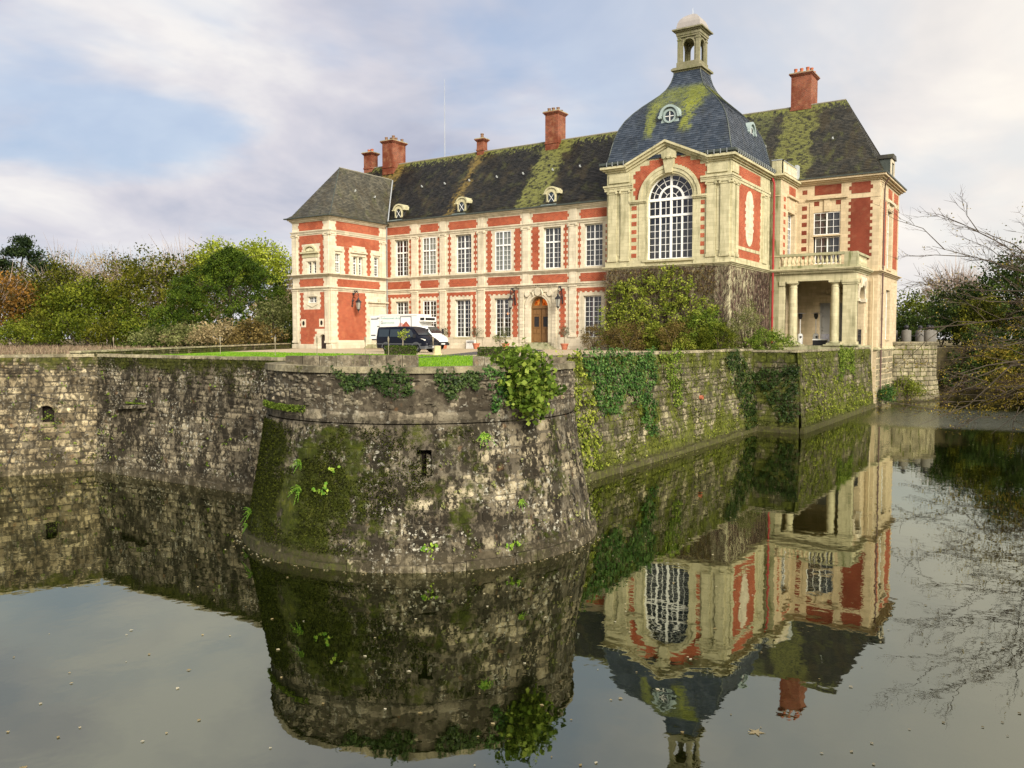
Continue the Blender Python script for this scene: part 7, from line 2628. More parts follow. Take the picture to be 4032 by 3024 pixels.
for (x_, y_, rx, h_, mt, lf, nc, lb) in ((-35.5, 67.6, 1.15, 2.0, LEAF_RUST, (0.06, 0.12), 90, 'olive-brown rounded shrub, leftmost, below the ground-floor window'),
                                         (-32.0, 67.0, 1.9, 2.1, LEAF_RUST, (0.06, 0.12), 170, 'large brownish dome-shaped shrub left of the pale leafy one'),
                                         (-29.3, 67.4, 0.95, 2.2, LEAF_CREEP, (0.10, 0.20), 80, 'narrow light green leafy shrub between two brown ones'),
                                         (-27.4, 66.9, 1.45, 2.1, LEAF_RUST, (0.06, 0.12), 140, 'reddish-brown rounded shrub in the middle of the bed'),
                                         (-25.2, 67.6, 1.4, 3.1, LEAF_BUSH, (0.09, 0.18), 150, 'tall yellow-green shrub against the creeper'),
                                         (-23.6, 66.8, 1.5, 2.0, LEAF_GREEN, (0.07, 0.13), 150, 'dense mid-green shrub at the pavilion corner'),
                                         (-21.7, 67.8, 1.35, 3.2, LEAF_SAGE, (0.07, 0.13), 150, 'pale grey-green upright shrub right of the corner'),
                                         (-19.6, 67.0, 1.5, 1.5, LEAF_BUSH, (0.09, 0.17), 110, 'low yellow-green shrub at the right end of the bed'),
                                         (-26.2, 66.2, 0.8, 1.1, LEAF_CREEP, (0.09, 0.18), 50, 'low leafy green shrub in front of the reddish one')):
    shrub('garden_shrub', lb, (x_, y_, 0), (rx * 1.15, rx * 0.95, h_ * 0.74), mt, int(nc * 1.5), 28, 0.28, lf, group=GS, cz=0.62, low=-0.8)

# ------------------------------------------------------------------ ivy and weeds on the walls
def ivy(name, label, surf, poly, n, per, lf, mat, cat='ivy', off=0.08, group=None, kind=None, cr=0.16):
    q = fill_poly(poly, n, 0.1)
    P = np.array([surf(a, b, off + 0.10 * random.random()) for a, b in q])
    nr = np.array(surf(q[0][0], q[0][1], 1.0)) - np.array(surf(q[0][0], q[0][1], 0.0))
    C, N, T = clumps(P, per, cr, 0.9)
    N = N * 0.4 + nr + np.array([0, 0, 0.35])
    o = leaf_mesh(name, C, N, lf, T, mat, None, aspect=0.8, spread=0.35)
    tagit(o, label, cat, group, kind)
    return o


def w2u(poly):
    return [(y_ - 27.6, z_) for y_, z_ in poly]


GI = 'ivy on the moat walls'
ivy('ivy', 'large sheet of glossy green ivy hanging over the right moat wall near the tower', surf2, w2u([(33.6, 0.45), (37.6, 0.5), (42.1, 0.45), (42.4, -1.0), (41.8, -1.7), (41.8, -4.0), (40.9, -4.0), (40.4, -2.7), (38.5, -1.5), (37.7, -2.8), (35.8, -2.4), (35.1, -1.1)]), 640, 9, (0.08, 0.16), LEAF_IVY, group=GI)
ivy('ivy', 'narrow ivy strand in the middle of the right moat wall', surf2, w2u([(42.8, 0.3), (45.8, 0.4), (46.1, -0.6), (45.6, -2.9), (44.7, -2.8), (43.9, -1.0)]), 170, 8, (0.08, 0.16), LEAF_BUSH, group=GI)
ivy('ivy', 'dark ivy in the angle between the right moat wall and the bastion', surf2, w2u([(53.8, 0.4), (56.7, 0.4), (59.6, -1.8), (59.6, -5.2), (57.3, -5.0), (54.1, -1.2)]), 420, 8, (0.09, 0.18), LEAF_IVYD, group=GI)
ivy('ivy', 'ragged creeper where the right moat wall meets the tower', surf2, w2u([(31.0, 0.3), (33.6, 0.4), (35.2, -2.3), (35.5, -4.7), (34.0, -5.0), (31.5, -4.4)]), 260, 8, (0.08, 0.18), LEAF_CREEP, group=GI)
ta = lambda pl: [(arc(a), z_) for a, z_ in pl]
ivy('ivy', 'dark ivy patch below the tower rim, left of centre', tower_surf, ta([(-79.7, 0.15), (-55.4, 0.2), (-56.4, -0.3), (-63.2, -0.5), (-74.9, -0.3)]), 150, 9, (0.05, 0.10), LEAF_IVYD, group=GI, cr=0.10)
ivy('ivy', 'small dark ivy patch below the tower rim, centre', tower_surf, ta([(-46.6, 0.2), (-33.2, 0.2), (-34.4, -0.2), (-40.9, -0.6), (-43.5, -0.4)]), 85, 9, (0.05, 0.10), LEAF_IVYD, group=GI, cr=0.10)
ivy('ivy', 'thin ivy strands left of the tower bush', tower_surf, ta([(-32.7, 0.2), (-22.5, 0.1), (-19.8, -1.0), (-28.7, -1.1), (-29.8, -0.3)]), 75, 8, (0.05, 0.11), LEAF_IVY, group=GI, cr=0.10)
GBp = lambda u0, u1, z0, z1: [(u0, z0), (u1, z0), (u1, z1), (u0, z1)]
b0, b1 = bsurf(0), bsurf(1)
ivy('ivy', 'green ivy on the front face of the bastion', b0, [(-18.5, -1.4), (-15.3, -0.8), (-15.2, -4.6), (-16.2, -4.9), (-17.6, -3.0)], 240, 8, (0.08, 0.17), LEAF_IVYD, group=GI)
ivy('ivy', 'bright green weeds spilling over the bastion rim below the porch', b1, [(71.5, 0.3), (77.0, 0.4), (77.0, -2.2), (73.5, -1.4), (71.0, -2.6)], 260, 8, (0.09, 0.18), LEAF_BUSH, group=GI)
ivy('ivy', 'mossy creeper along the side face of the bastion', b1, [(59.6, -0.6), (66.0, -0.8), (71.0, -2.2), (82.0, -3.2), (84.0, -5.0), (61.0, -5.0)], 420, 7, (0.08, 0.17), LEAF_CREEP, group=GI)
# countless little weeds in the joints
for nm, sf, u0, u1, z0, z1, n, mt in (('wall_weeds', surf2, 0.5, 31.5, -5.1, 0.2, 520, LEAF_CREEP), ('wall_weeds', surf1, 0.3, 16.8, -5.0, -0.3, 60, LEAF_BUSH), ('wall_weeds', surf0, 2.0, 10.8, -5.0, -0.2, 55, LEAF_BUSH), ('wall_weeds', tower_surf, arc(-45), arc(40), -5.2, -1.5, 70, LEAF_SAGE), ('wall_weeds', b1, 60, 84, -5, 0.1, 200, LEAF_CREEP)):
    q = np.stack([rng.uniform(u0, u1, n), z0 + (z1 - z0) * rng.random(n) ** 1.25], axis=1)
    P = np.array([sf(a, b, 0.07) for a, b in q])
    nr = np.array(sf(u0 + 1, -2, 1.0)) - np.array(sf(u0 + 1, -2, 0.0))
    C, N, T = clumps(P, 7, 0.12)
    o = leaf_mesh(nm, C, N + nr, (0.05, 0.13), T, mt, None)
    tagit(o, 'small weeds sprouting from the wall joints', 'weeds', kind='stuff')

# leafy bush growing out of the tower rim
bu = empty('wall_bush', tower_surf(arc(-12), -0.6, 0.05), label='big-leaved yellow-green bush growing out of the tower rim', cat='bush')
bc = tower_surf(arc(-16), -0.28, 0.32)
P = np.concatenate([blob(bc, (0.95, 0.95, 0.78), 180, 0.3, 5, -1), blob((bc[0] - 0.35, bc[1] - 0.1, bc[2] + 0.70), (0.75, 0.75, 0.5), 80, 0.3, 8, -1), blob((bc[0] + 0.2, bc[1] - 0.1, bc[2] - 0.7), (0.5, 0.5, 0.35), 40, 0.2, 15, -1)])
C, N, T = clumps(P, 7, 0.20)
leaf_mesh('foliage', C, N + np.array([0.1, -0.4, 0.5]), (0.11, 0.20), T, LEAF_BUSH, bu, aspect=0.85)
mb = MB()
b_ = Vector(tower_surf(arc(-12), -0.8, -0.05))
for k in range(9):
    e_ = Vector(bc) + Vector((rs.uniform(-0.7, 0.7), rs.uniform(-0.7, 0.7), rs.uniform(-0.3, 1.2)))
    mb.tube([b_, b_.lerp(e_, 0.5) + Vector((0.1, -0.15, 0.1)), e_], [0.03, 0.02, 0.008], 5)
mb.build('stems', BARK, bu)


def fern(label, p, nr, size, mat, nf=8, kind='fern'):
    root = empty(kind, p, label=label, cat=kind, group='small plants rooted in the tower')
    C, N, S, T = [], [], [], []
    mb = MB()
    nr = Vector(nr).normalized()
    for k in range(nf):
        a = 2 * math.pi * k / nf + rs.uniform(-0.3, 0.3)
        side = nr.cross(Vector((0, 0, 1))).normalized()
        d = (nr * 0.7 + side * math.cos(a) + Vector((0, 0, 1)) * (math.sin(a) * 0.8 + 0.3)).normalized()
        L = size * rs.uniform(0.7, 1.15)
        pts = [Vector(p) + d * (L * s / 6) + Vector((0, 0, -0.5 * L * (s / 6) ** 2)) + nr * 0.03 for s in range(7)]
        mb.tube(pts, [0.006] * 7, 4)
        w_ = d.cross(nr).normalized()
        for s in range(1, 7):
            for sg in (-1, 1):
                C.append(pts[s] + w_ * sg * L * 0.11 * (1.1 - s / 7))
                N.append(nr)
                S.append(L * 0.30 * (1.15 - s / 7))
                T.append(rs.uniform(0.3, 1.0))
    mb.build('stems', mat, root, tint=True)
    leaf_mesh('fronds', np.array(C), np.array(N), np.array(S), np.array(T), mat, root, aspect=0.45, spread=0.25)


def on_tower(dg, z):
    p = tower_surf(arc(dg), z, 0.04)
    return p, (math.cos(R(dg)), math.sin(R(dg)), 0)


for (dg, z, s_, lb) in ((-92, -2.6, 0.30, 'small fern on the tower foot, upper left of the leafy weed'), (-91, -3.35, 0.36, 'fern spray on the mossy tower foot, below the leafy weed'), (-121, -4.5, 0.42, 'fern tuft low on the shaded left of the tower'), (-31.8, -1.75, 0.36, 'thin yellow fern under the tower ledge on the right'), (-20.8, -3.75, 0.24, 'tiny fern on the pale right side of the tower foot'), (-124, -5.0, 0.28, 'fern just above the water at the left of the tower')):
    p, nr = on_tower(dg, z)
    fern(lb, p, nr, s_, LEAF_FERN)
for (dg, z, s_, lb) in ((-79, -2.62, 0.30, 'pale green leafy weed on the mossy tower foot'), (-82, -3.25, 0.28, 'bright leafy weed below the pale one on the tower foot'), (-49, -4.85, 0.26, 'yellow-green weed trailing near the waterline under the loop'), (-25, -5.0, 0.30, 'weed clump at the waterline right of the tower foot')):
    p, nr = on_tower(dg, z)
    root = empty('leafy_weed', p, label=lb, cat='weed', group='small plants rooted in the tower')
    P = np.array(p) + rng.normal(size=(9, 3)) * s_ * 0.42
    C, N, T = clumps(P, 5, 0.07)
    leaf_mesh('leaves', C, N + np.array(nr), (0.06, 0.14), np.clip(T + 0.25, 0, 1), LEAF_FERN, root, aspect=0.8)
# weeds in the drain hole and at the foot of the inner corner
for (p, s_, n, mt, lb) in ((surf0(hole_u + 0.1, hole_z - 0.35, 0.10), 0.35, 46, LEAF_BUSH, 'green weeds hanging from the arched drain hole'), (surf0(L0 - 0.2, -4.75, 0.25), 0.45, 50, LEAF_OLIVE, 'dark weeds at the waterline in the inner corner of the walls'), (surf0(L0 - 2.0, -4.9, 0.2), 0.25, 22, LEAF_OLIVE, 'small weed at the waterline below the drain hole'), (surf0(L0 - 4.6, -5.0, 0.2), 0.25, 18, LEAF_BUSH, 'small yellow-green weed at the waterline near the left edge')):
    root = empty('wall_weed', p, label=lb, cat='weed', group='weeds on the pale moat wall')
    P = np.array(p) + rng.normal(size=(n, 3)) * np.array([s_, s_, s_ * 0.8])
    C, N, T = clumps(P, 5, 0.10)
    leaf_mesh('leaves', C, N, (0.05, 0.11), T, mt, root)
# moss cushions
for nm, sf, uu, zz, n, lb in (('moss', tower_surf, (arc(-128), arc(-92)), (-1.12, -0.92), 1500, 'bright moss cushion'), ('moss', surf1, (s0 if False else 2.7, 4.3), (-2.04, -1.98), 500, 'moss on drip slab')):
    q = np.stack([rng.uniform(uu[0], uu[1], n), rng.uniform(zz[0], zz[1], n)], axis=1)
    P = np.array([sf(a, b, 0.10 + 0.10 * random.random()) for a, b in q])
    o = leaf_mesh(nm, P, np.tile([0, 0, 1.0], (n, 1)), (0.05, 0.10), rng.random(n), LEAF_BUSH, None, aspect=0.4)
    tagit(o, kind='stuff')
# fine moss felt on the masonry, too small to count
def moss_felt(sf, uu, zz, n, thr, mat, bias=None, sz=(0.03, 0.075)):
    P = []
    for _ in range(n):
        u_, z_ = random.uniform(*uu), random.uniform(*zz)
        q = sf(u_, z_, 0.045)
        v = noise_at(q[0] * 0.75, q[1] * 0.75, q[2] * 0.75) + 0.5 * noise_at(q[0] * 2.4, q[1] * 2.4, q[2] * 2.4) + (bias(u_, z_) if bias else 0)
        if v + random.uniform(-0.28, 0.22) > thr: P.append(q)
    P = np.array(P)
    n = len(P)
    o = leaf_mesh('moss_felt', P + rng.normal(size=P.shape) * 0.012, unit(n) + np.array([0, 0, 0.6]), sz, np.clip(rng.normal(size=n) * 0.28 + 0.35, 0, 1), mat, None, aspect=0.6)
    tagit(o, kind='stuff')


LEAF_MOSS = leaf_mat('moss_felt', L3((0.008, 0.010, 0.002), (0.032, 0.039, 0.004), (0.080, 0.092, 0.011)), 0.1, 0.9)
LEAF_MOSSG = leaf_mat('bright_moss_felt', L3((0.020, 0.024, 0.003), (0.070, 0.082, 0.009), (0.15, 0.165, 0.024)), 0.1, 0.9)
moss_felt(tower_surf, (arc(-135), arc(-35)), (-5.1, -1.5), 42000, 0.14, LEAF_MOSS, lambda u, z: 0.24 - 0.75 * max(0, (u - arc(-80)) / (arc(-35) - arc(-80))))
moss_felt(surf1, (0, 17.2), (-1.5, 0.2), 14000, 0.12, LEAF_MOSS, lambda u, z: 0.35 * (z + 1.0))
moss_felt(surf2, (3, 32), (-5.1, 0.3), 30000, 0.12, LEAF_MOSSG, lambda u, z: 0.1, (0.05, 0.11))
moss_felt(b1, (59.3, 85), (-5.1, 0.2), 16000, 0.1, LEAF_MOSSG, None, (0.06, 0.12))
moss_felt(b0, (-18.8, -15.2), (-5.1, 0.2), 5000, 0.0, LEAF_MOSS, None, (0.05, 0.1))
# loose cable hanging down the pale wall
mb = MB()
ck = [surf0(L0 - 2.95, -1.62, 0.1), surf0(L0 - 3.0, -2.3, 0.11), surf0(L0 - 3.35, -3.3, 0.12), surf0(L0 - 3.8, -4.3, 0.15), surf0(L0 - 4.1, -5.2, 0.2)]
mb.tube(ck, 0.014, 5)
mb.tube([surf0(L0 - 2.95, -1.62, 0.1), surf0(L0 - 2.4, -1.80, 0.12), surf0(L0 - 1.6, -1.92, 0.12)], 0.014, 5)
tagit(mb.build('loose_cable', BLACKP), 'thin black cable hanging down the pale moat wall', 'cable')
# bushes at the foot of the round terrace and of the end pavilion
shrub('terrace_creeper', 'arching green creeper at the waterline of the round terrace', (-13.4, 95.3, -5.3), (1.7, 0.8, 1.7), LEAF_CREEP, 110, 24, 0.35, (0.10, 0.2), cat='creeper', low=-0.2)
shrub('waterside_bush', 'dark leafy bush between bastion and end pavilion at the water', (-14.2, 87.6, -5.3), (0.75, 1.3, 1.3), LEAF_IVY, 90, 24, 0.32, (0.10, 0.2), cat='bush', low=-0.3)
root = empty('sapling', (-13.9, 93.2, -5.4), label='thin bare sapling standing before the end pavilion wall', cat='sapling')
mb = MB()
for (dx_, dy_, h_) in ((0.5, 0.6, 4.2), (-0.4, -0.3, 4.6), (0.9, 1.0, 3.2)):
    mb.tube([(-13.9, 93.2, -5.4), (-13.9 + dx_ * 0.5, 93.2 + dy_ * 0.5, -5.4 + h_ * 0.55), (-13.9 + dx_, 93.2 + dy_, -5.4 + h_)], [0.04, 0.025, 0.008], 5)
mb.build('stems', BARK, root)
P = np.array([(-14.2, 93.0, -1.5), (-14.1, 93.0, -2.4), (-13.6, 93.5, -2.2), (-13.3, 93.8, -1.8), (-13.1, 94.1, -2.6)])
C, N, T = clumps(P, 8, 0.35)
leaf_mesh('leaves', C, N, (0.08, 0.14), T, LEAF_SAGE, root)

# ------------------------------------------------------------------ meadow stems and grass edge
n = 6000
t_ = rng.random(n)
ux = rng.random(n)
bx = -44 - 70 * ux
by = 18 + (bx + 44) * -0.25 + rng.uniform(-2, 26, n)
ok = []
for x_, y_ in zip(bx, by):
    # keep clear of the lawn side of the parapet and of the moat
    side = (PB[0] - PA[0]) * (y_ - PA[1]) - (PB[1] - PA[1]) * (x_ - PA[0])
    dw = (W0b[0] - W0a[0]) * (y_ - W0a[1]) - (W0b[1] - W0a[1]) * (x_ - W0a[0])
    ok.append(side > 12 and dw > 4)
ok = np.array(ok)
bx, by = bx[ok], by[ok]
n = len(bx)
g0 = np.stack([bx, by, np.zeros(n)], axis=1)
g1 = g0 + np.stack([rng.normal(size=n) * 0.10, rng.normal(size=n) * 0.10, rng.uniform(0.10, 0.42, n)], axis=1)
tagit(strips('dry_grass', g0, g1, rng.uniform(0.015, 0.04, n), rng.random(n), LEAF_DRY, None), kind='stuff')
n = 14000
lg = rng.random((n, 2))
gx = -50 + 31 * lg[:, 0]
gy = 24.5 + 18 * lg[:, 1] ** 1.4
okl = gx > (-45.2 - 12.2 * (gy - 24.4) / 20.0 + 0.4)
gx, gy = gx[okl], gy[okl]
n = len(gx)
g0 = np.stack([gx, gy, np.full(n, 0.008)], axis=1)
g1 = g0 + np.stack([rng.normal(size=n) * 0.03, rng.normal(size=n) * 0.03, rng.uniform(0.03, 0.09, n)], axis=1)
LEAF_LAWN = leaf_mat('lawn_blades', L3((0.07, 0.17, 0.006), (0.15, 0.31, 0.012), (0.29, 0.46, 0.03)))
tagit(strips('grass', g0, g1, rng.uniform(0.008, 0.02, n), rng.random(n), LEAF_LAWN, None), kind='stuff')
# fallen leaves on the water
n = 400
dd_ = 11 + 45 * rng.random(n) ** 1.6
mm_ = rng.uniform(-0.62, 0.62, n)
lx = -math.sin(R(33.3)) * dd_ + math.cos(R(33.3)) * mm_ * dd_
ly = math.cos(R(33.3)) * dd_ + math.sin(R(33.3)) * mm_ * dd_
okw = (ly < 22.5) | (lx > -11.5)
okw &= ((lx - TC[0]) ** 2 + (ly - TC[1]) ** 2 > 6.4 ** 2) & ~((lx < -17.5) & (ly > 22.5)) & (lx < 2.5)
lx, ly = lx[okw], ly[okw]
da_ = rng.uniform(R(-150), R(20), 150)
dr_ = 6.16 + np.abs(rng.normal(size=150)) * 0.16
lx = np.concatenate([lx, TC[0] + dr_ * np.cos(da_), rng.uniform(-40, -25, 60), -17.85 + np.abs(rng.normal(size=50)) * 0.15])
ly = np.concatenate([ly, TC[1] + dr_ * np.sin(da_), 23.1 - np.abs(rng.normal(size=60)) * 0.15, rng.uniform(30, 58, 50)])
n = len(lx)
o = leaf_mesh('floating_leaves', np.stack([lx, ly, np.full(n, ZW + 0.012)], axis=1), np.tile([0, 0, 1.0], (n, 1)), (0.04, 0.11), rng.random(n), LEAF_FALL, None, aspect=0.7, spread=0.04)
tagit(o, kind='stuff')
mb = MB()
ml = []
for k in range(5):
    a = R(90 + 72 * k)
    for (da, r_) in ((-36, 0.045), (-18, 0.085), (-8, 0.10), (0, 0.15), (8, 0.10), (18, 0.085)):
        ml.append((-4.1 + r_ * math.cos(a + R(da)), 13.7 + r_ * math.sin(a + R(da))))
mb.prism(ml, lambda a, b: (a, b, ZW + 0.006), lambda a, b: (a, b, ZW + 0.012 + 0.01 * noise_at(a * 9, b * 9)))
mb.tube([(-4.1, 13.7, ZW + 0.012), (-4.22, 13.62, ZW + 0.014)], 0.006, 4)
mb.tint = 0.8
tagit(mb.build('maple_leaf', LEAF_FALL, tint=True), 'pale maple leaf floating alone on the water, largest of the fallen leaves', 'leaf')
for a_ in bpy.data.objects['maple_leaf'].data.attributes:
    if a_.name == 'tint':
        a_.data.foreach_set('value', [0.6] * len(a_.data))
# ------------------------------------------------------------------ things on the forecourt
def wheel(parent, x_, y_, r_, w_, out):
    """out: -1 or +1, the side the hub faces"""
    def ringp(rr, yy, n=20):
        return [(x_ + rr * math.cos(2 * math.pi * k / n), yy, r_ + rr * math.sin(2 * math.pi * k / n)) for k in range(n)]
    n = 20
    mb = MB()
    prof = [(r_ * 0.62, y_ - w_ / 2), (r_ * 0.96, y_ - w_ / 2), (r_, y_ - w_ * 0.3), (r_, y_ + w_ * 0.3), (r_ * 0.96, y_ + w_ / 2), (r_ * 0.62, y_ + w_ / 2)]
    for (ra_, ya), (rb_, yb) in zip(prof[:-1], prof[1:]):
        A, B = ringp(ra_, ya), ringp(rb_, yb)
        for k in range(n):
            q = (k + 1) % n
            mb.face([A[k], A[q], B[q], B[k]])
    ty = mb.build('wheel', RUBBER, parent, smooth=True)
    mb = MB()
    yo = y_ + out * w_ * 0.36
    A = ringp(r_ * 0.63, yo)
    mb.face(A if out > 0 else A[::-1])
    A2, B2 = ringp(r_ * 0.63, y_ + out * w_ * 0.52), ringp(r_ * 0.55, y_ + out * w_ * 0.52)
    for k in range(n):
        q = (k + 1) % n
        mb.face([A2[k], A2[q], B2[q], B2[k]])
    for k in range(5):
        a = 2 * math.pi * k / 5 + 0.3
        ca_, sa_ = math.cos(a), math.sin(a)
        ww = 0.055
        p = [(x_ + ca_ * q0 - sa_ * s * ww, r_ + sa_ * q0 + ca_ * s * ww) for q0, s in ((0.02, -1), (r_ * 0.6, -1), (r_ * 0.6, 1), (0.02, 1))]
        mb.prism(p, lambda a_, b_: (a_, yo, b_), lambda a_, b_: (a_, y_ + out * w_ * 0.50, b_))
    part_ = mb.build('rim', ALLOY, ty)
    mb = MB()
    A = ringp(r_ * 0.55, y_ + out * w_ * 0.40)
    return ty


def loft(mb, secs):
    """secs: list of equal-length point rings"""
    n = len(secs[0])
    i = len(mb.v)
    for s in secs: mb.v.extend(s)
    for k in range(len(secs) - 1):
        for q in range(n - 1):
            mb.f.append((i + k * n + q, i + k * n + q + 1, i + (k + 1) * n + q + 1, i + (k + 1) * n + q))
            mb.t.append(0.5)
    for k in (0, len(secs) - 1):
        mb.f.append(tuple(i + k * n + q for q in range(n)))
        mb.t.append(0.5)


def section(x_, zb, zbelt, zt, wb, wbelt, wt):
    h = [(-wb, zb), (-wb - 0.015, zb + 0.22), (-wbelt, zbelt), (-wt, zt - 0.14), (-wt + 0.10, zt - 0.03), (-wt * 0.5, zt)]
    pts = h + [(-a, b) for a, b in reversed(h)]
    return [(x_, a, b) for a, b in pts]


# dark van, nose towards the door
van = local_root(empty('parked_van', (-42.2, 49.72, 0.012), rz=0.02, label='dark navy van parked on the gravel in front of the white lorry', cat='van'))
mb = MB()
loft(mb, [section(-2.42, 0.38, 1.10, 1.86, 0.90, 0.95, 0.80), section(-2.34, 0.30, 1.10, 1.95, 0.95, 0.98, 0.84), section(-0.6, 0.30, 1.10, 1.98, 0.97, 0.99, 0.85), section(0.62, 0.30, 1.10, 1.97, 0.97, 0.99, 0.84),
          section(0.95, 0.30, 1.10, 1.90, 0.97, 0.98, 0.80), section(1.62, 0.32, 1.12, 1.28, 0.96, 0.96, 0.84), section(2.10, 0.34, 0.98, 1.10, 0.94, 0.93, 0.80), section(2.34, 0.36, 0.80, 0.94, 0.88, 0.86, 0.70), section(2.44, 0.40, 0.66, 0.80, 0.78, 0.76, 0.60)])
mb.build('body', PAINT_B, van, smooth=True)
mb = MB()
mb.face([(0.98, -0.70, 1.855), (1.60, -0.80, 1.30), (1.60, 0.80, 1.30), (0.98, 0.70, 1.855)])
for i in range(4): mb.v[i] = (mb.v[i][0] + 0.02, mb.v[i][1], mb.v[i][2] + 0.03)
mb.build('windscreen', CARGLASS, van)
mb = MB()
mb.face([(0.05, -0.985, 1.16), (1.42, -0.965, 1.16), (0.95, -0.86, 1.72), (0.10, -0.885, 1.78)])
for i in range(4): mb.v[i] = (mb.v[i][0], mb.v[i][1] - 0.012, mb.v[i][2])
mb.build('door_window', CARGLASS, van)
for (a, b) in ((-2.15, -1.15), (-1.05, -0.05)):
    mb = MB()
    mb.face([(a, -1.0, 1.18), (b, -1.0, 1.18), (b, -0.895, 1.76), (a, -0.895, 1.76)])
    for i in range(4): mb.v[i] = (mb.v[i][0], mb.v[i][1] - 0.008, mb.v[i][2])
    mb.build('side_window', CARGLASS, van)
mb = MB()
mb.box(-2.40, 2.0, -1.005, -0.96, 0.60, 0.68)
mb.build('side_moulding', GREYP, van)
for sy in (-1, 1):
    mb = MB()
    mb.hexa([(2.05, sy * 0.62, 0.62), (2.42, sy * 0.60, 0.60), (2.20, sy * 0.90, 0.62), (1.98, sy * 0.90, 0.66), (1.95, sy * 0.66, 1.06), (2.22, sy * 0.62, 0.98), (2.10, sy * 0.92, 0.98), (1.90, sy * 0.93, 1.04)])
    mb.build('headlight', LAMPGLASS, van)
    mb = MB()
    mb.box(1.30, 1.42, sy * 1.0 - 0.10, sy * 1.0 + 0.10, 1.10, 1.36)
    mb.build('mirror', BLACKP, van)
mb = MB()
loft(mb, [section(1.85, 0.26, 0.45, 0.62, 0.97, 0.985, 0.93), section(2.30, 0.26, 0.42, 0.60, 0.92, 0.93, 0.86), section(2.50, 0.30, 0.42, 0.56, 0.76, 0.78, 0.66)])
mb.build('bumper', GREYP, van)
mb = MB()
mb.box(2.40, 2.47, -0.5, 0.5, 0.62, 0.78)
mb.build('grille', BLACKP, van)
mb = MB()
mb.box(2.49, 2.515, -0.26, 0.26, 0.36, 0.47)
mb.build('number_plate', PLATE, van)
for (xw, yw) in ((1.50, -0.85), (1.50, 0.85), (-1.43, -0.85), (-1.43, 0.85)):
    wheel(van, xw, yw, 0.335, 0.22, -1 if yw < 0 else 1)
mb = MB()
for xw in (1.50, -1.43):
    for k in range(10):
        a0_, a1_ = math.pi * k / 10, math.pi * (k + 1) / 10
        mb.prism([(xw + r * math.cos(a), 0.34 + r * math.sin(a)) for r, a in ((0.36, a0_), (0.45, a0_), (0.45, a1_), (0.36, a1_))], lambda a, b: (a, -0.94, b), lambda a, b: (a, -1.012, b))
mb.build('wheel_arches', GREYP, van)

# white refrigerated box lorry behind it
lo = local_root(empty('box_lorry', (-51.6, 61.0, 0.012), label='white refrigerated box lorry with its rear door open, parked by the house', cat='lorry'))
mb = MB()
mb.box(-2.85, 1.75, -1.05, 1.05, 0.95, 3.28)
mb.box(-2.90, 1.80, -1.09, -1.05, 3.18, 3.32)
mb.box(-2.90, 1.80, -1.09, -1.05, 0.92, 1.02)
mb.box(-2.90, -2.85, -1.06, 1.06, 0.92, 3.32)
mb.build('box_body', PAINT_P, lo)
mb = MB()
loft(mb, [section(1.78, 0.55, 1.45, 2.20, 0.96, 0.98, 0.80), section(2.35, 0.50, 1.45, 2.22, 0.98, 0.99, 0.80), section(2.62, 0.50, 1.45, 2.12, 0.98, 0.98, 0.74), section(3.25, 0.50, 1.38, 1.50, 0.97, 0.96, 0.82), section(3.72, 0.52, 1.10, 1.22, 0.94, 0.92, 0.72), section(3.86, 0.56, 0.82, 0.98, 0.84, 0.82, 0.60)])
mb.build('cab', PAINT_W, lo, smooth=True)
mb = MB()
mb.face([(2.66, -0.66, 2.10), (3.25, -0.80, 1.54), (3.25, 0.80, 1.54), (2.66, 0.66, 2.10)])
for i in range(4): mb.v[i] = (mb.v[i][0] + 0.03, mb.v[i][1], mb.v[i][2] + 0.03)
mb.build('windscreen', CARGLASS, lo)
mb = MB()
mb.face([(1.95, -1.0, 1.50), (3.05, -0.985, 1.50), (2.60, -0.86, 2.02), (1.98, -0.87, 2.05)])
for i in range(4): mb.v[i] = (mb.v[i][0], mb.v[i][1] - 0.02, mb.v[i][2])
mb.build('door_window', CARGLASS, lo)
mb = MB()
mb.box(1.76, 2.45, -0.85, 0.85, 2.62, 3.05)
fr_ = mb.build('fridge_unit', WHITE, lo)
mb = MB()
mb.box(1.95, 2.46, -0.86, -0.845, 2.72, 2.96)
mb.box(2.44, 2.456, -0.7, 0.7, 2.72, 2.96)
mb.build('fridge_grille', BLACKP, fr_)
mb = MB()
mb.box(3.0, 3.95, -0.96, 0.96, 0.42, 0.62)
mb.box(3.80, 3.97, -0.80, 0.80, 0.62, 0.74)
mb.build('bumper', BLACKP, lo)
mb = MB()
mb.box(3.96, 3.985, -0.26, 0.26, 0.50, 0.61)
mb.build('number_plate', PLATE, lo)
for sy in (-1, 1):
    mb = MB()
    mb.hexa([(3.60, sy * 0.60, 0.82), (3.88, sy * 0.58, 0.80), (3.70, sy * 0.90, 0.82), (3.45, sy * 0.95, 0.86), (3.52, sy * 0.62, 1.14), (3.72, sy * 0.60, 1.06), (3.62, sy * 0.88, 1.06), (3.40, sy * 0.95, 1.12)])
    mb.build('headlight', LAMPGLASS, lo)
    mb = MB()
    mb.box(2.98, 3.08, sy * 1.12 - 0.10, sy * 1.12 + 0.10, 1.5, 1.95)
    mb.build('mirror', BLACKP, lo)
mb = MB()
mb.box(-2.85, 1.8, -0.8, 0.8, 0.55, 0.95)
mb.build('chassis', BLACKP, lo)
for (xw, yw) in ((2.95, -0.86), (2.95, 0.86), (-1.6, -0.86), (-1.6, 0.86)):
    wheel(lo, xw, yw, 0.36, 0.24, -1 if yw < 0 else 1)
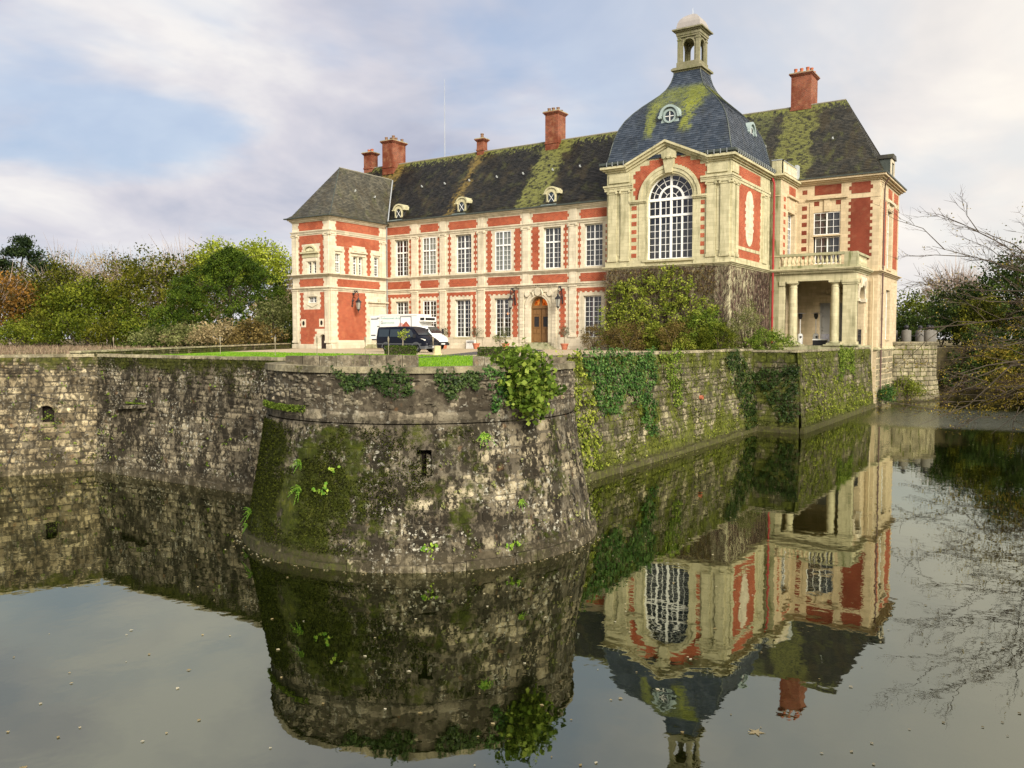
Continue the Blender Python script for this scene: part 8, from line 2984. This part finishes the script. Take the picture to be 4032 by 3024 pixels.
# open rear door, swung out to the side
mb = MB()
mb.box(-4.0, -2.97, -1.10, -1.03, 1.0, 3.22)
od = mb.build('rear_door', PAINT_P, lo)
mb = MB()
for zz in (1.35, 2.2, 3.0):
    mb.box(-3.10, -2.83, -1.14, -1.08, zz - 0.03, zz + 0.03)
mb.box(-3.90, -3.35, -1.13, -1.10, 1.30, 1.40)
mb.box(-3.90, -3.05, -1.125, -1.10, 2.86, 2.94)
mb.build('door_fittings', GREYP, od)
mb = MB()
mb.box(-0.25, 1.05, -1.065, -1.05, 1.5, 3.05)
sdr = mb.build('side_hatch', PAINT_W, lo)
mb = MB()
for bx in ((-0.28, -0.22, 1.45, 3.1), (1.02, 1.08, 1.45, 3.1), (-0.22, 1.02, 3.04, 3.1)):
    mb.box(bx[0], bx[1], -1.08, -1.06, bx[2], bx[3])
mb.build('hatch_frame', GREYP, sdr)
for (poly, mt, nm) in (([(-1.15, 1.25), (-0.30, 2.55), (0.05, 2.45), (0.10, 1.25)], PRINT_P, 'printed_picture'), ([(-0.15, 1.25), (0.0, 2.3), (0.45, 2.65), (0.95, 2.15), (0.55, 1.55), (0.3, 1.25)], PRINT_K, 'printed_picture'), ([(-1.0, 1.3), (-0.45, 2.2), (-0.1, 2.1), (0.0, 1.3)], PRINT_R, 'printed_picture'), ([(0.15, 1.7), (0.42, 2.45), (0.80, 2.15), (0.45, 1.75)], PRINT_R, 'printed_picture')):
    mb = MB()
    dpt = {PRINT_P: 1.068, PRINT_R: 1.072, PRINT_K: 1.070}[mt]
    mb.face([(a, -dpt - (0.012 if a is None else 0), b) for a, b in poly])
    mb.build(nm, mt, lo)


def lettering(txt, x_, z_, sz, mt, parent, y_=-1.068):
    cu = bpy.data.curves.new('lettering', 'FONT')
    cu.body = txt
    cu.size = sz
    cu.resolution_u = 2
    tmp = bpy.data.objects.new('lettering_curve', cu)
    col.objects.link(tmp)
    bpy.context.view_layer.update()
    me = bpy.data.meshes.new_from_object(tmp.evaluated_get(bpy.context.evaluated_depsgraph_get()))
    bpy.data.objects.remove(tmp)
    me.materials.clear()
    me.materials.append(mt)
    o = bpy.data.objects.new('lettering', me)
    col.objects.link(o)
    o.parent = parent
    o.location = (x_, y_, z_)
    o.rotation_euler = (R(90), 0, 0)
    return o


lettering('Professionnels de la', -2.72, 2.86, 0.30, PRINT_G, lo)
lettering('G', -2.72, 2.42, 0.44, PRINT_D, lo)
lettering('astronomie', -2.38, 2.44, 0.30, PRINT_G, lo)
lettering('Traiteur & organisateur de réceptions', -2.70, 2.08, 0.12, PRINT_D, lo)
lettering('IVECO', 3.0, 1.20, 0.17, PRINT_D, lo, -0.975)


# ------------------------------------------------------------------ clipped hedges with a little tree
def hedge(loc, rz, lx_, ly_, h_, label):
    root = local_root(empty('box_hedge', loc, rz=rz, label=label, cat='hedge', group='clipped box hedges on the lawn'))
    mb = MB()
    mb.box(-lx_ / 2 + 0.06, lx_ / 2 - 0.06, -ly_ / 2 + 0.06, ly_ / 2 - 0.06, 0, h_ - 0.06)
    mb.build('hedge_core', LEAF_IVYD if False else BARK, root)
    P = []
    for _ in range(2600):
        f = random.random()
        x_, y_, z_ = random.uniform(-lx_ / 2, lx_ / 2), random.uniform(-ly_ / 2, ly_ / 2), random.uniform(0.02, h_)
        s = random.random()
        if s < 0.4: z_ = h_
        elif s < 0.7: y_ = -ly_ / 2
        elif s < 0.8: y_ = ly_ / 2
        elif s < 0.9: x_ = -lx_ / 2
        else: x_ = lx_ / 2
        P.append((x_, y_, z_ + 0.02 * random.gauss(0, 1)))
    P = np.array(P)
    leaf_mesh('foliage', P + rng.normal(size=P.shape) * 0.015, P / np.array([lx_, ly_, h_]), (0.05, 0.10), rng.random(len(P)), LEAF_BOX, root)
    return root


hedge((-36.3, 42.0, 0.008), 0.42, 1.95, 0.9, 0.55, 'low clipped box hedge in front of the dark van')
hedge((-28.1, 41.3, 0.012), 0.42, 2.35, 0.9, 0.52, 'low clipped box hedge near the entrance steps')
for (x_, y_, h_, mt, lb) in ((-36.5, 42.4, 1.55, LEAF_YEL, 'young yellow-leaved standard tree rising from the hedge before the van'), (-28.6, 42.2, 1.35, LEAF_SAGE, 'sparse young tree behind the hedge near the steps')):
    root = empty('young_tree', (x_, y_, 0), label=lb, cat='tree', group='young trees by the hedges')
    mb = MB()
    mb.tube([(x_, y_, 0), (x_ + 0.02, y_, h_ * 0.6), (x_, y_, h_ * 0.95)], [0.05, 0.04, 0.015], 6)
    for k in range(5):
        a = 1.3 * k
        mb.tube([(x_, y_, h_ * 0.6), (x_ + 0.28 * math.cos(a), y_ + 0.28 * math.sin(a), h_ * 0.9)], [0.02, 0.008], 5)
    mb.build('trunk', WOODP, root)
    C, N, T = clumps(blob((x_, y_, h_ * 0.82), (0.42, 0.42, 0.36), 30, 0.3, x_), 7, 0.12)
    leaf_mesh('crown', C, N, (0.07, 0.13), T, mt, root)

# potted olive trees along the front
olive = [(-53.3, 68.4, 'potted olive tree beside the lorry cab'), (-49.3, 68.5, 'potted olive tree right of the third ground-floor window'), (-45.75, 68.5, 'potted olive tree left of the front door'), (-39.1, 68.5, 'potted olive tree right of the front door')]
src = None
for (x_, y_, lb) in olive:
    root = local_root(empty('potted_olive', (x_, y_, 0.004), rz=x_, label=lb, cat='potted tree', group='olive trees in terracotta pots'))
    if src is None:
        mb = MB()
        mb.lathe((0, 0), [(0.24, 0.0), (0.34, 0.44), (0.34, 0.46), (0.39, 0.46), (0.40, 0.58), (0.34, 0.58), (0.33, 0.50)], 18)
        a_ = mb.build('pot', TERRA, root, smooth=True)
        mb = MB()
        mb.tube([(0, 0, 0.48), (0.03, 0.01, 0.9), (-0.02, 0.0, 1.4), (0, 0, 1.9)], [0.04, 0.035, 0.03, 0.012], 6)
        for k in range(6):
            mb.tube([(0, 0, 1.25), (0.3 * math.cos(k * 1.05), 0.3 * math.sin(k * 1.05), 1.8)], [0.018, 0.006], 5)
        b_ = mb.build('trunk', WOODP, root)
        C, N, T = clumps(blob((0, 0, 1.75), (0.62, 0.62, 0.66), 75, 0.25, 3, -1, 0.5), 13, 0.16)
        c_ = leaf_mesh('crown', C, N, (0.06, 0.12), T, LEAF_OLIVETREE, root, aspect=0.35)
        src = (a_, b_, c_)
    else:
        for s in src:
            c = s.copy()
            col.objects.link(c)
            c.parent = root

# garden torches
tl = [(-63.5, 38.6, 'garden torch out in the meadow beyond the parapet'), (-46.1, 35.4, 'garden torch on the lawn, second from the left'), (-39.9, 34.6, 'garden torch on the lawn left of the wing corner'), (-35.9, 34.2, 'garden torch in line with the small arched door'), (-37.5, 39.9, 'garden torch left of the van rear'), (-36.15, 40.6, 'garden torch before the left end of the van hedge'), (-34.9, 43.6, 'garden torch beside the tree stump'), (-48.4, 68.3, 'garden torch against the house front between windows')]
src = None
for (x_, y_, lb) in tl:
    root = local_root(empty('garden_torch', (x_, y_, 0.0), label=lb, cat='torch', group='garden torches'))
    if src is None:
        mb = MB()
        mb.tube([(0, 0, 0), (0.01, 0, 0.85)], 0.022, 6)
        a_ = mb.build('pole', WOODP, root)
        mb = MB()
        mb.lathe((0, 0), [(0.02, 0.78), (0.055, 0.92), (0.06, 1.08), (0.035, 1.14), (0.03, 1.2)], 8)
        b_ = mb.build('head', WOODP, root)
        src = (a_, b_)
    else:
        for s in src:
            c = s.copy()
            col.objects.link(c)
            c.parent = root
mb = MB()
mb.lathe((-33.5, 42.3), [(0.32, 0.0), (0.24, 0.12), (0.21, 0.35), (0.20, 0.60), (0.02, 0.62)], 12)
for i, v in enumerate(mb.v):
    a = math.atan2(v[1] - 42.3, v[0] + 33.5)
    f = 1 + 0.18 * math.sin(3 * a + 1)
    mb.v[i] = (-33.5 + (v[0] + 33.5) * f, 42.3 + (v[1] - 42.3) * f, v[2])
tagit(mb.build('tree_stump', WOODL), 'pale cut tree stump on the lawn edge right of the van', 'stump')
mb = MB()
mb.box(-51.35, -50.25, 69.55, 69.88, 0.0, 0.88)
root = tagit(mb.build('meter_cabinet', WHITE), 'white utility cabinet under the third ground-floor window', 'cabinet')
mb = MB()
mb.box(-51.25, -50.35, 69.53, 69.549, 0.62, 0.74)
mb.build('cabinet_label', PIPE_G, root)

# wall lanterns on scrolled brackets
gl_ = plain('lantern_glass', (0.30, 0.29, 0.24), 0.15, 0, 0.6)


def lantern(W, s, lb, ztop=5.95):
    p0 = W.P(s, ztop - 0.9, 0)
    root = empty('wall_lantern', p0, label=lb, cat='lantern', group='iron wall lanterns')
    mb = MB()
    arcp = [W.P(s, ztop - 1.5, 0.04), W.P(s, ztop - 0.9, 0.12), W.P(s, ztop - 0.35, 0.25), W.P(s, ztop - 0.05, 0.55), W.P(s, ztop - 0.08, 0.85), W.P(s, ztop - 0.35, 0.98), W.P(s, ztop - 0.5, 0.95)]
    mb.tube(arcp, [0.06, 0.055, 0.05, 0.045, 0.04, 0.04, 0.03], 6)
    for (dz, dd_, r_) in ((-0.75, 0.34, 0.16), (-1.15, 0.22, 0.13), (-0.25, 0.50, 0.13), (-0.42, 0.80, 0.10)):
        ring_ = [W.P(s, ztop + dz + r_ * math.sin(a * math.pi / 6), dd_ + r_ * math.cos(a * math.pi / 6)) for a in range(11)]
        mb.tube(ring_, 0.028, 5)
    for (dz, dd_) in ((0.0, 0.45), (-0.2, 0.22), (-1.5, 0.06), (-0.95, 0.14), (-0.02, 0.75)):
        mb.lathe(W.P(s, 0, dd_)[:2], [(0.01, ztop + dz - 0.10), (0.10, ztop + dz - 0.02), (0.07, ztop + dz + 0.08), (0.01, ztop + dz + 0.12)], 6)
    mb.build('bracket', IRON, root)
    lx_, ly_ = W.P(s, 0, 0.95)[:2]
    zz = ztop - 0.55
    mb = MB()
    mb.lathe((lx_, ly_), [(0.02, zz), (0.05, zz - 0.12), (0.10, zz - 0.20), (0.12, zz - 0.32), (0.34, zz - 0.52), (0.36, zz - 0.58), (0.26, zz - 0.60)], 6)
    mb.lathe((lx_, ly_), [(0.015, zz - 1.66), (0.05, zz - 1.58), (0.03, zz - 1.50), (0.14, zz - 1.40), (0.17, zz - 1.30)], 6)
    mb.tube([(lx_, ly_, zz - 0.02), (lx_, ly_, zz + 0.2)], 0.02, 5)
    for k in range(6):
        a = R(60 * k)
        mb.tube([(lx_ + 0.27 * math.cos(a), ly_ + 0.27 * math.sin(a), zz - 0.60), (lx_ + 0.17 * math.cos(a), ly_ + 0.17 * math.sin(a), zz - 1.32)], 0.02, 4)
    mb.build('lantern_frame', IRON, root)
    mb = MB()
    mb.lathe((lx_, ly_), [(0.15, zz - 1.32), (0.245, zz - 0.60)], 6)
    mb.build('lantern_glass', gl_, root)


lantern(WLR, 64.45, 'iron lantern on a scrolled bracket on the left wing')
lantern(WM, -45.55, 'iron lantern on a scrolled bracket left of the front door')
lantern(WM, -40.15, 'iron lantern on a scrolled bracket right of the front door')

# furniture in the porch
PF = 0.40
src = None
for (x_, y_, lb) in ((-21.15, 82.6, 'white patio heater behind the left porch column'), (-19.70, 82.6, 'white patio heater in front of the grey porch door')):
    root = local_root(empty('patio_heater', (x_, y_, PF), label=lb, cat='heater', group='patio heaters in the porch'))
    if src is None:
        mb = MB()
        mb.lathe((0, 0), [(0.36, 0), (0.36, 0.06), (0.26, 0.10), (0.27, 0.95), (0.20, 1.10), (0.05, 1.15)], 18)
        a_ = mb.build('gas_housing', WHITE, root, smooth=True)
        mb = MB()
        mb.tube([(0, 0, 1.1), (0, 0, 2.55)], 0.045, 10)
        b_ = mb.build('pole', WHITE, root)
        mb = MB()
        mb.lathe((0, 0), [(0.10, 2.5), (0.17, 2.68), (0.20, 2.72), (0.20, 3.0), (0.16, 3.02)], 14)
        c_ = mb.build('burner', BLACKP, root, smooth=True)
        mb = MB()
        mb.lathe((0, 0), [(0.52, 3.03), (0.50, 3.06), (0.12, 3.12), (0.02, 3.13)], 20)
        d_ = mb.build('reflector', STEEL, root, smooth=True)
        mb = MB()
        mb.tube([(0.12, -0.20, 0.80), (0.15, -0.29, 0.80)], 0.10, 12)
        e_ = mb.build('control_dial', BLACKP, root)
        src = (a_, b_, c_, d_, e_)
    else:
        for s in src:
            c = s.copy()
            col.objects.link(c)
            c.parent = root
mb = MB()
n = 24
A, B = [], []
for k in range(n):
    a = 2 * math.pi * k / n
    A.append((-18.75 + 0.40 * math.cos(a), 82.4 + 0.40 * math.sin(a), PF + 1.08))
    B.append((-18.75 + (0.46 + 0.06 * (k % 2)) * math.cos(a), 82.4 + (0.46 + 0.06 * (k % 2)) * math.sin(a), PF))
mb.face(A)
for k in range(n):
    q = (k + 1) % n
    mb.face([B[k], B[q], A[q], A[k]])
tagit(mb.build('cocktail_table', CLOTH), 'round cocktail table under a floor-length white cloth beside the right column', 'table')
mb = MB()
mb.box(-19.65, -18.45, 81.3, 81.8, PF, PF + 0.50)
root = tagit(mb.build('storage_chest', BLACKP), 'low black chest with a white top on the porch floor', 'chest')
mb = MB()
mb.box(-19.68, -18.42, 81.27, 81.83, PF + 0.50, PF + 0.60)
mb.build('lid', WHITE, root)
mb = MB()
mb.box(-17.15, -16.95, 82.3, 82.9, PF, PF + 1.15)
mb.box(-17.02, -16.90, 82.2, 82.95, PF + 0.25, PF + 1.0)
tagit(mb.build('folding_chair', WHITE), 'folded white chair leaning behind the right porch column', 'chair')
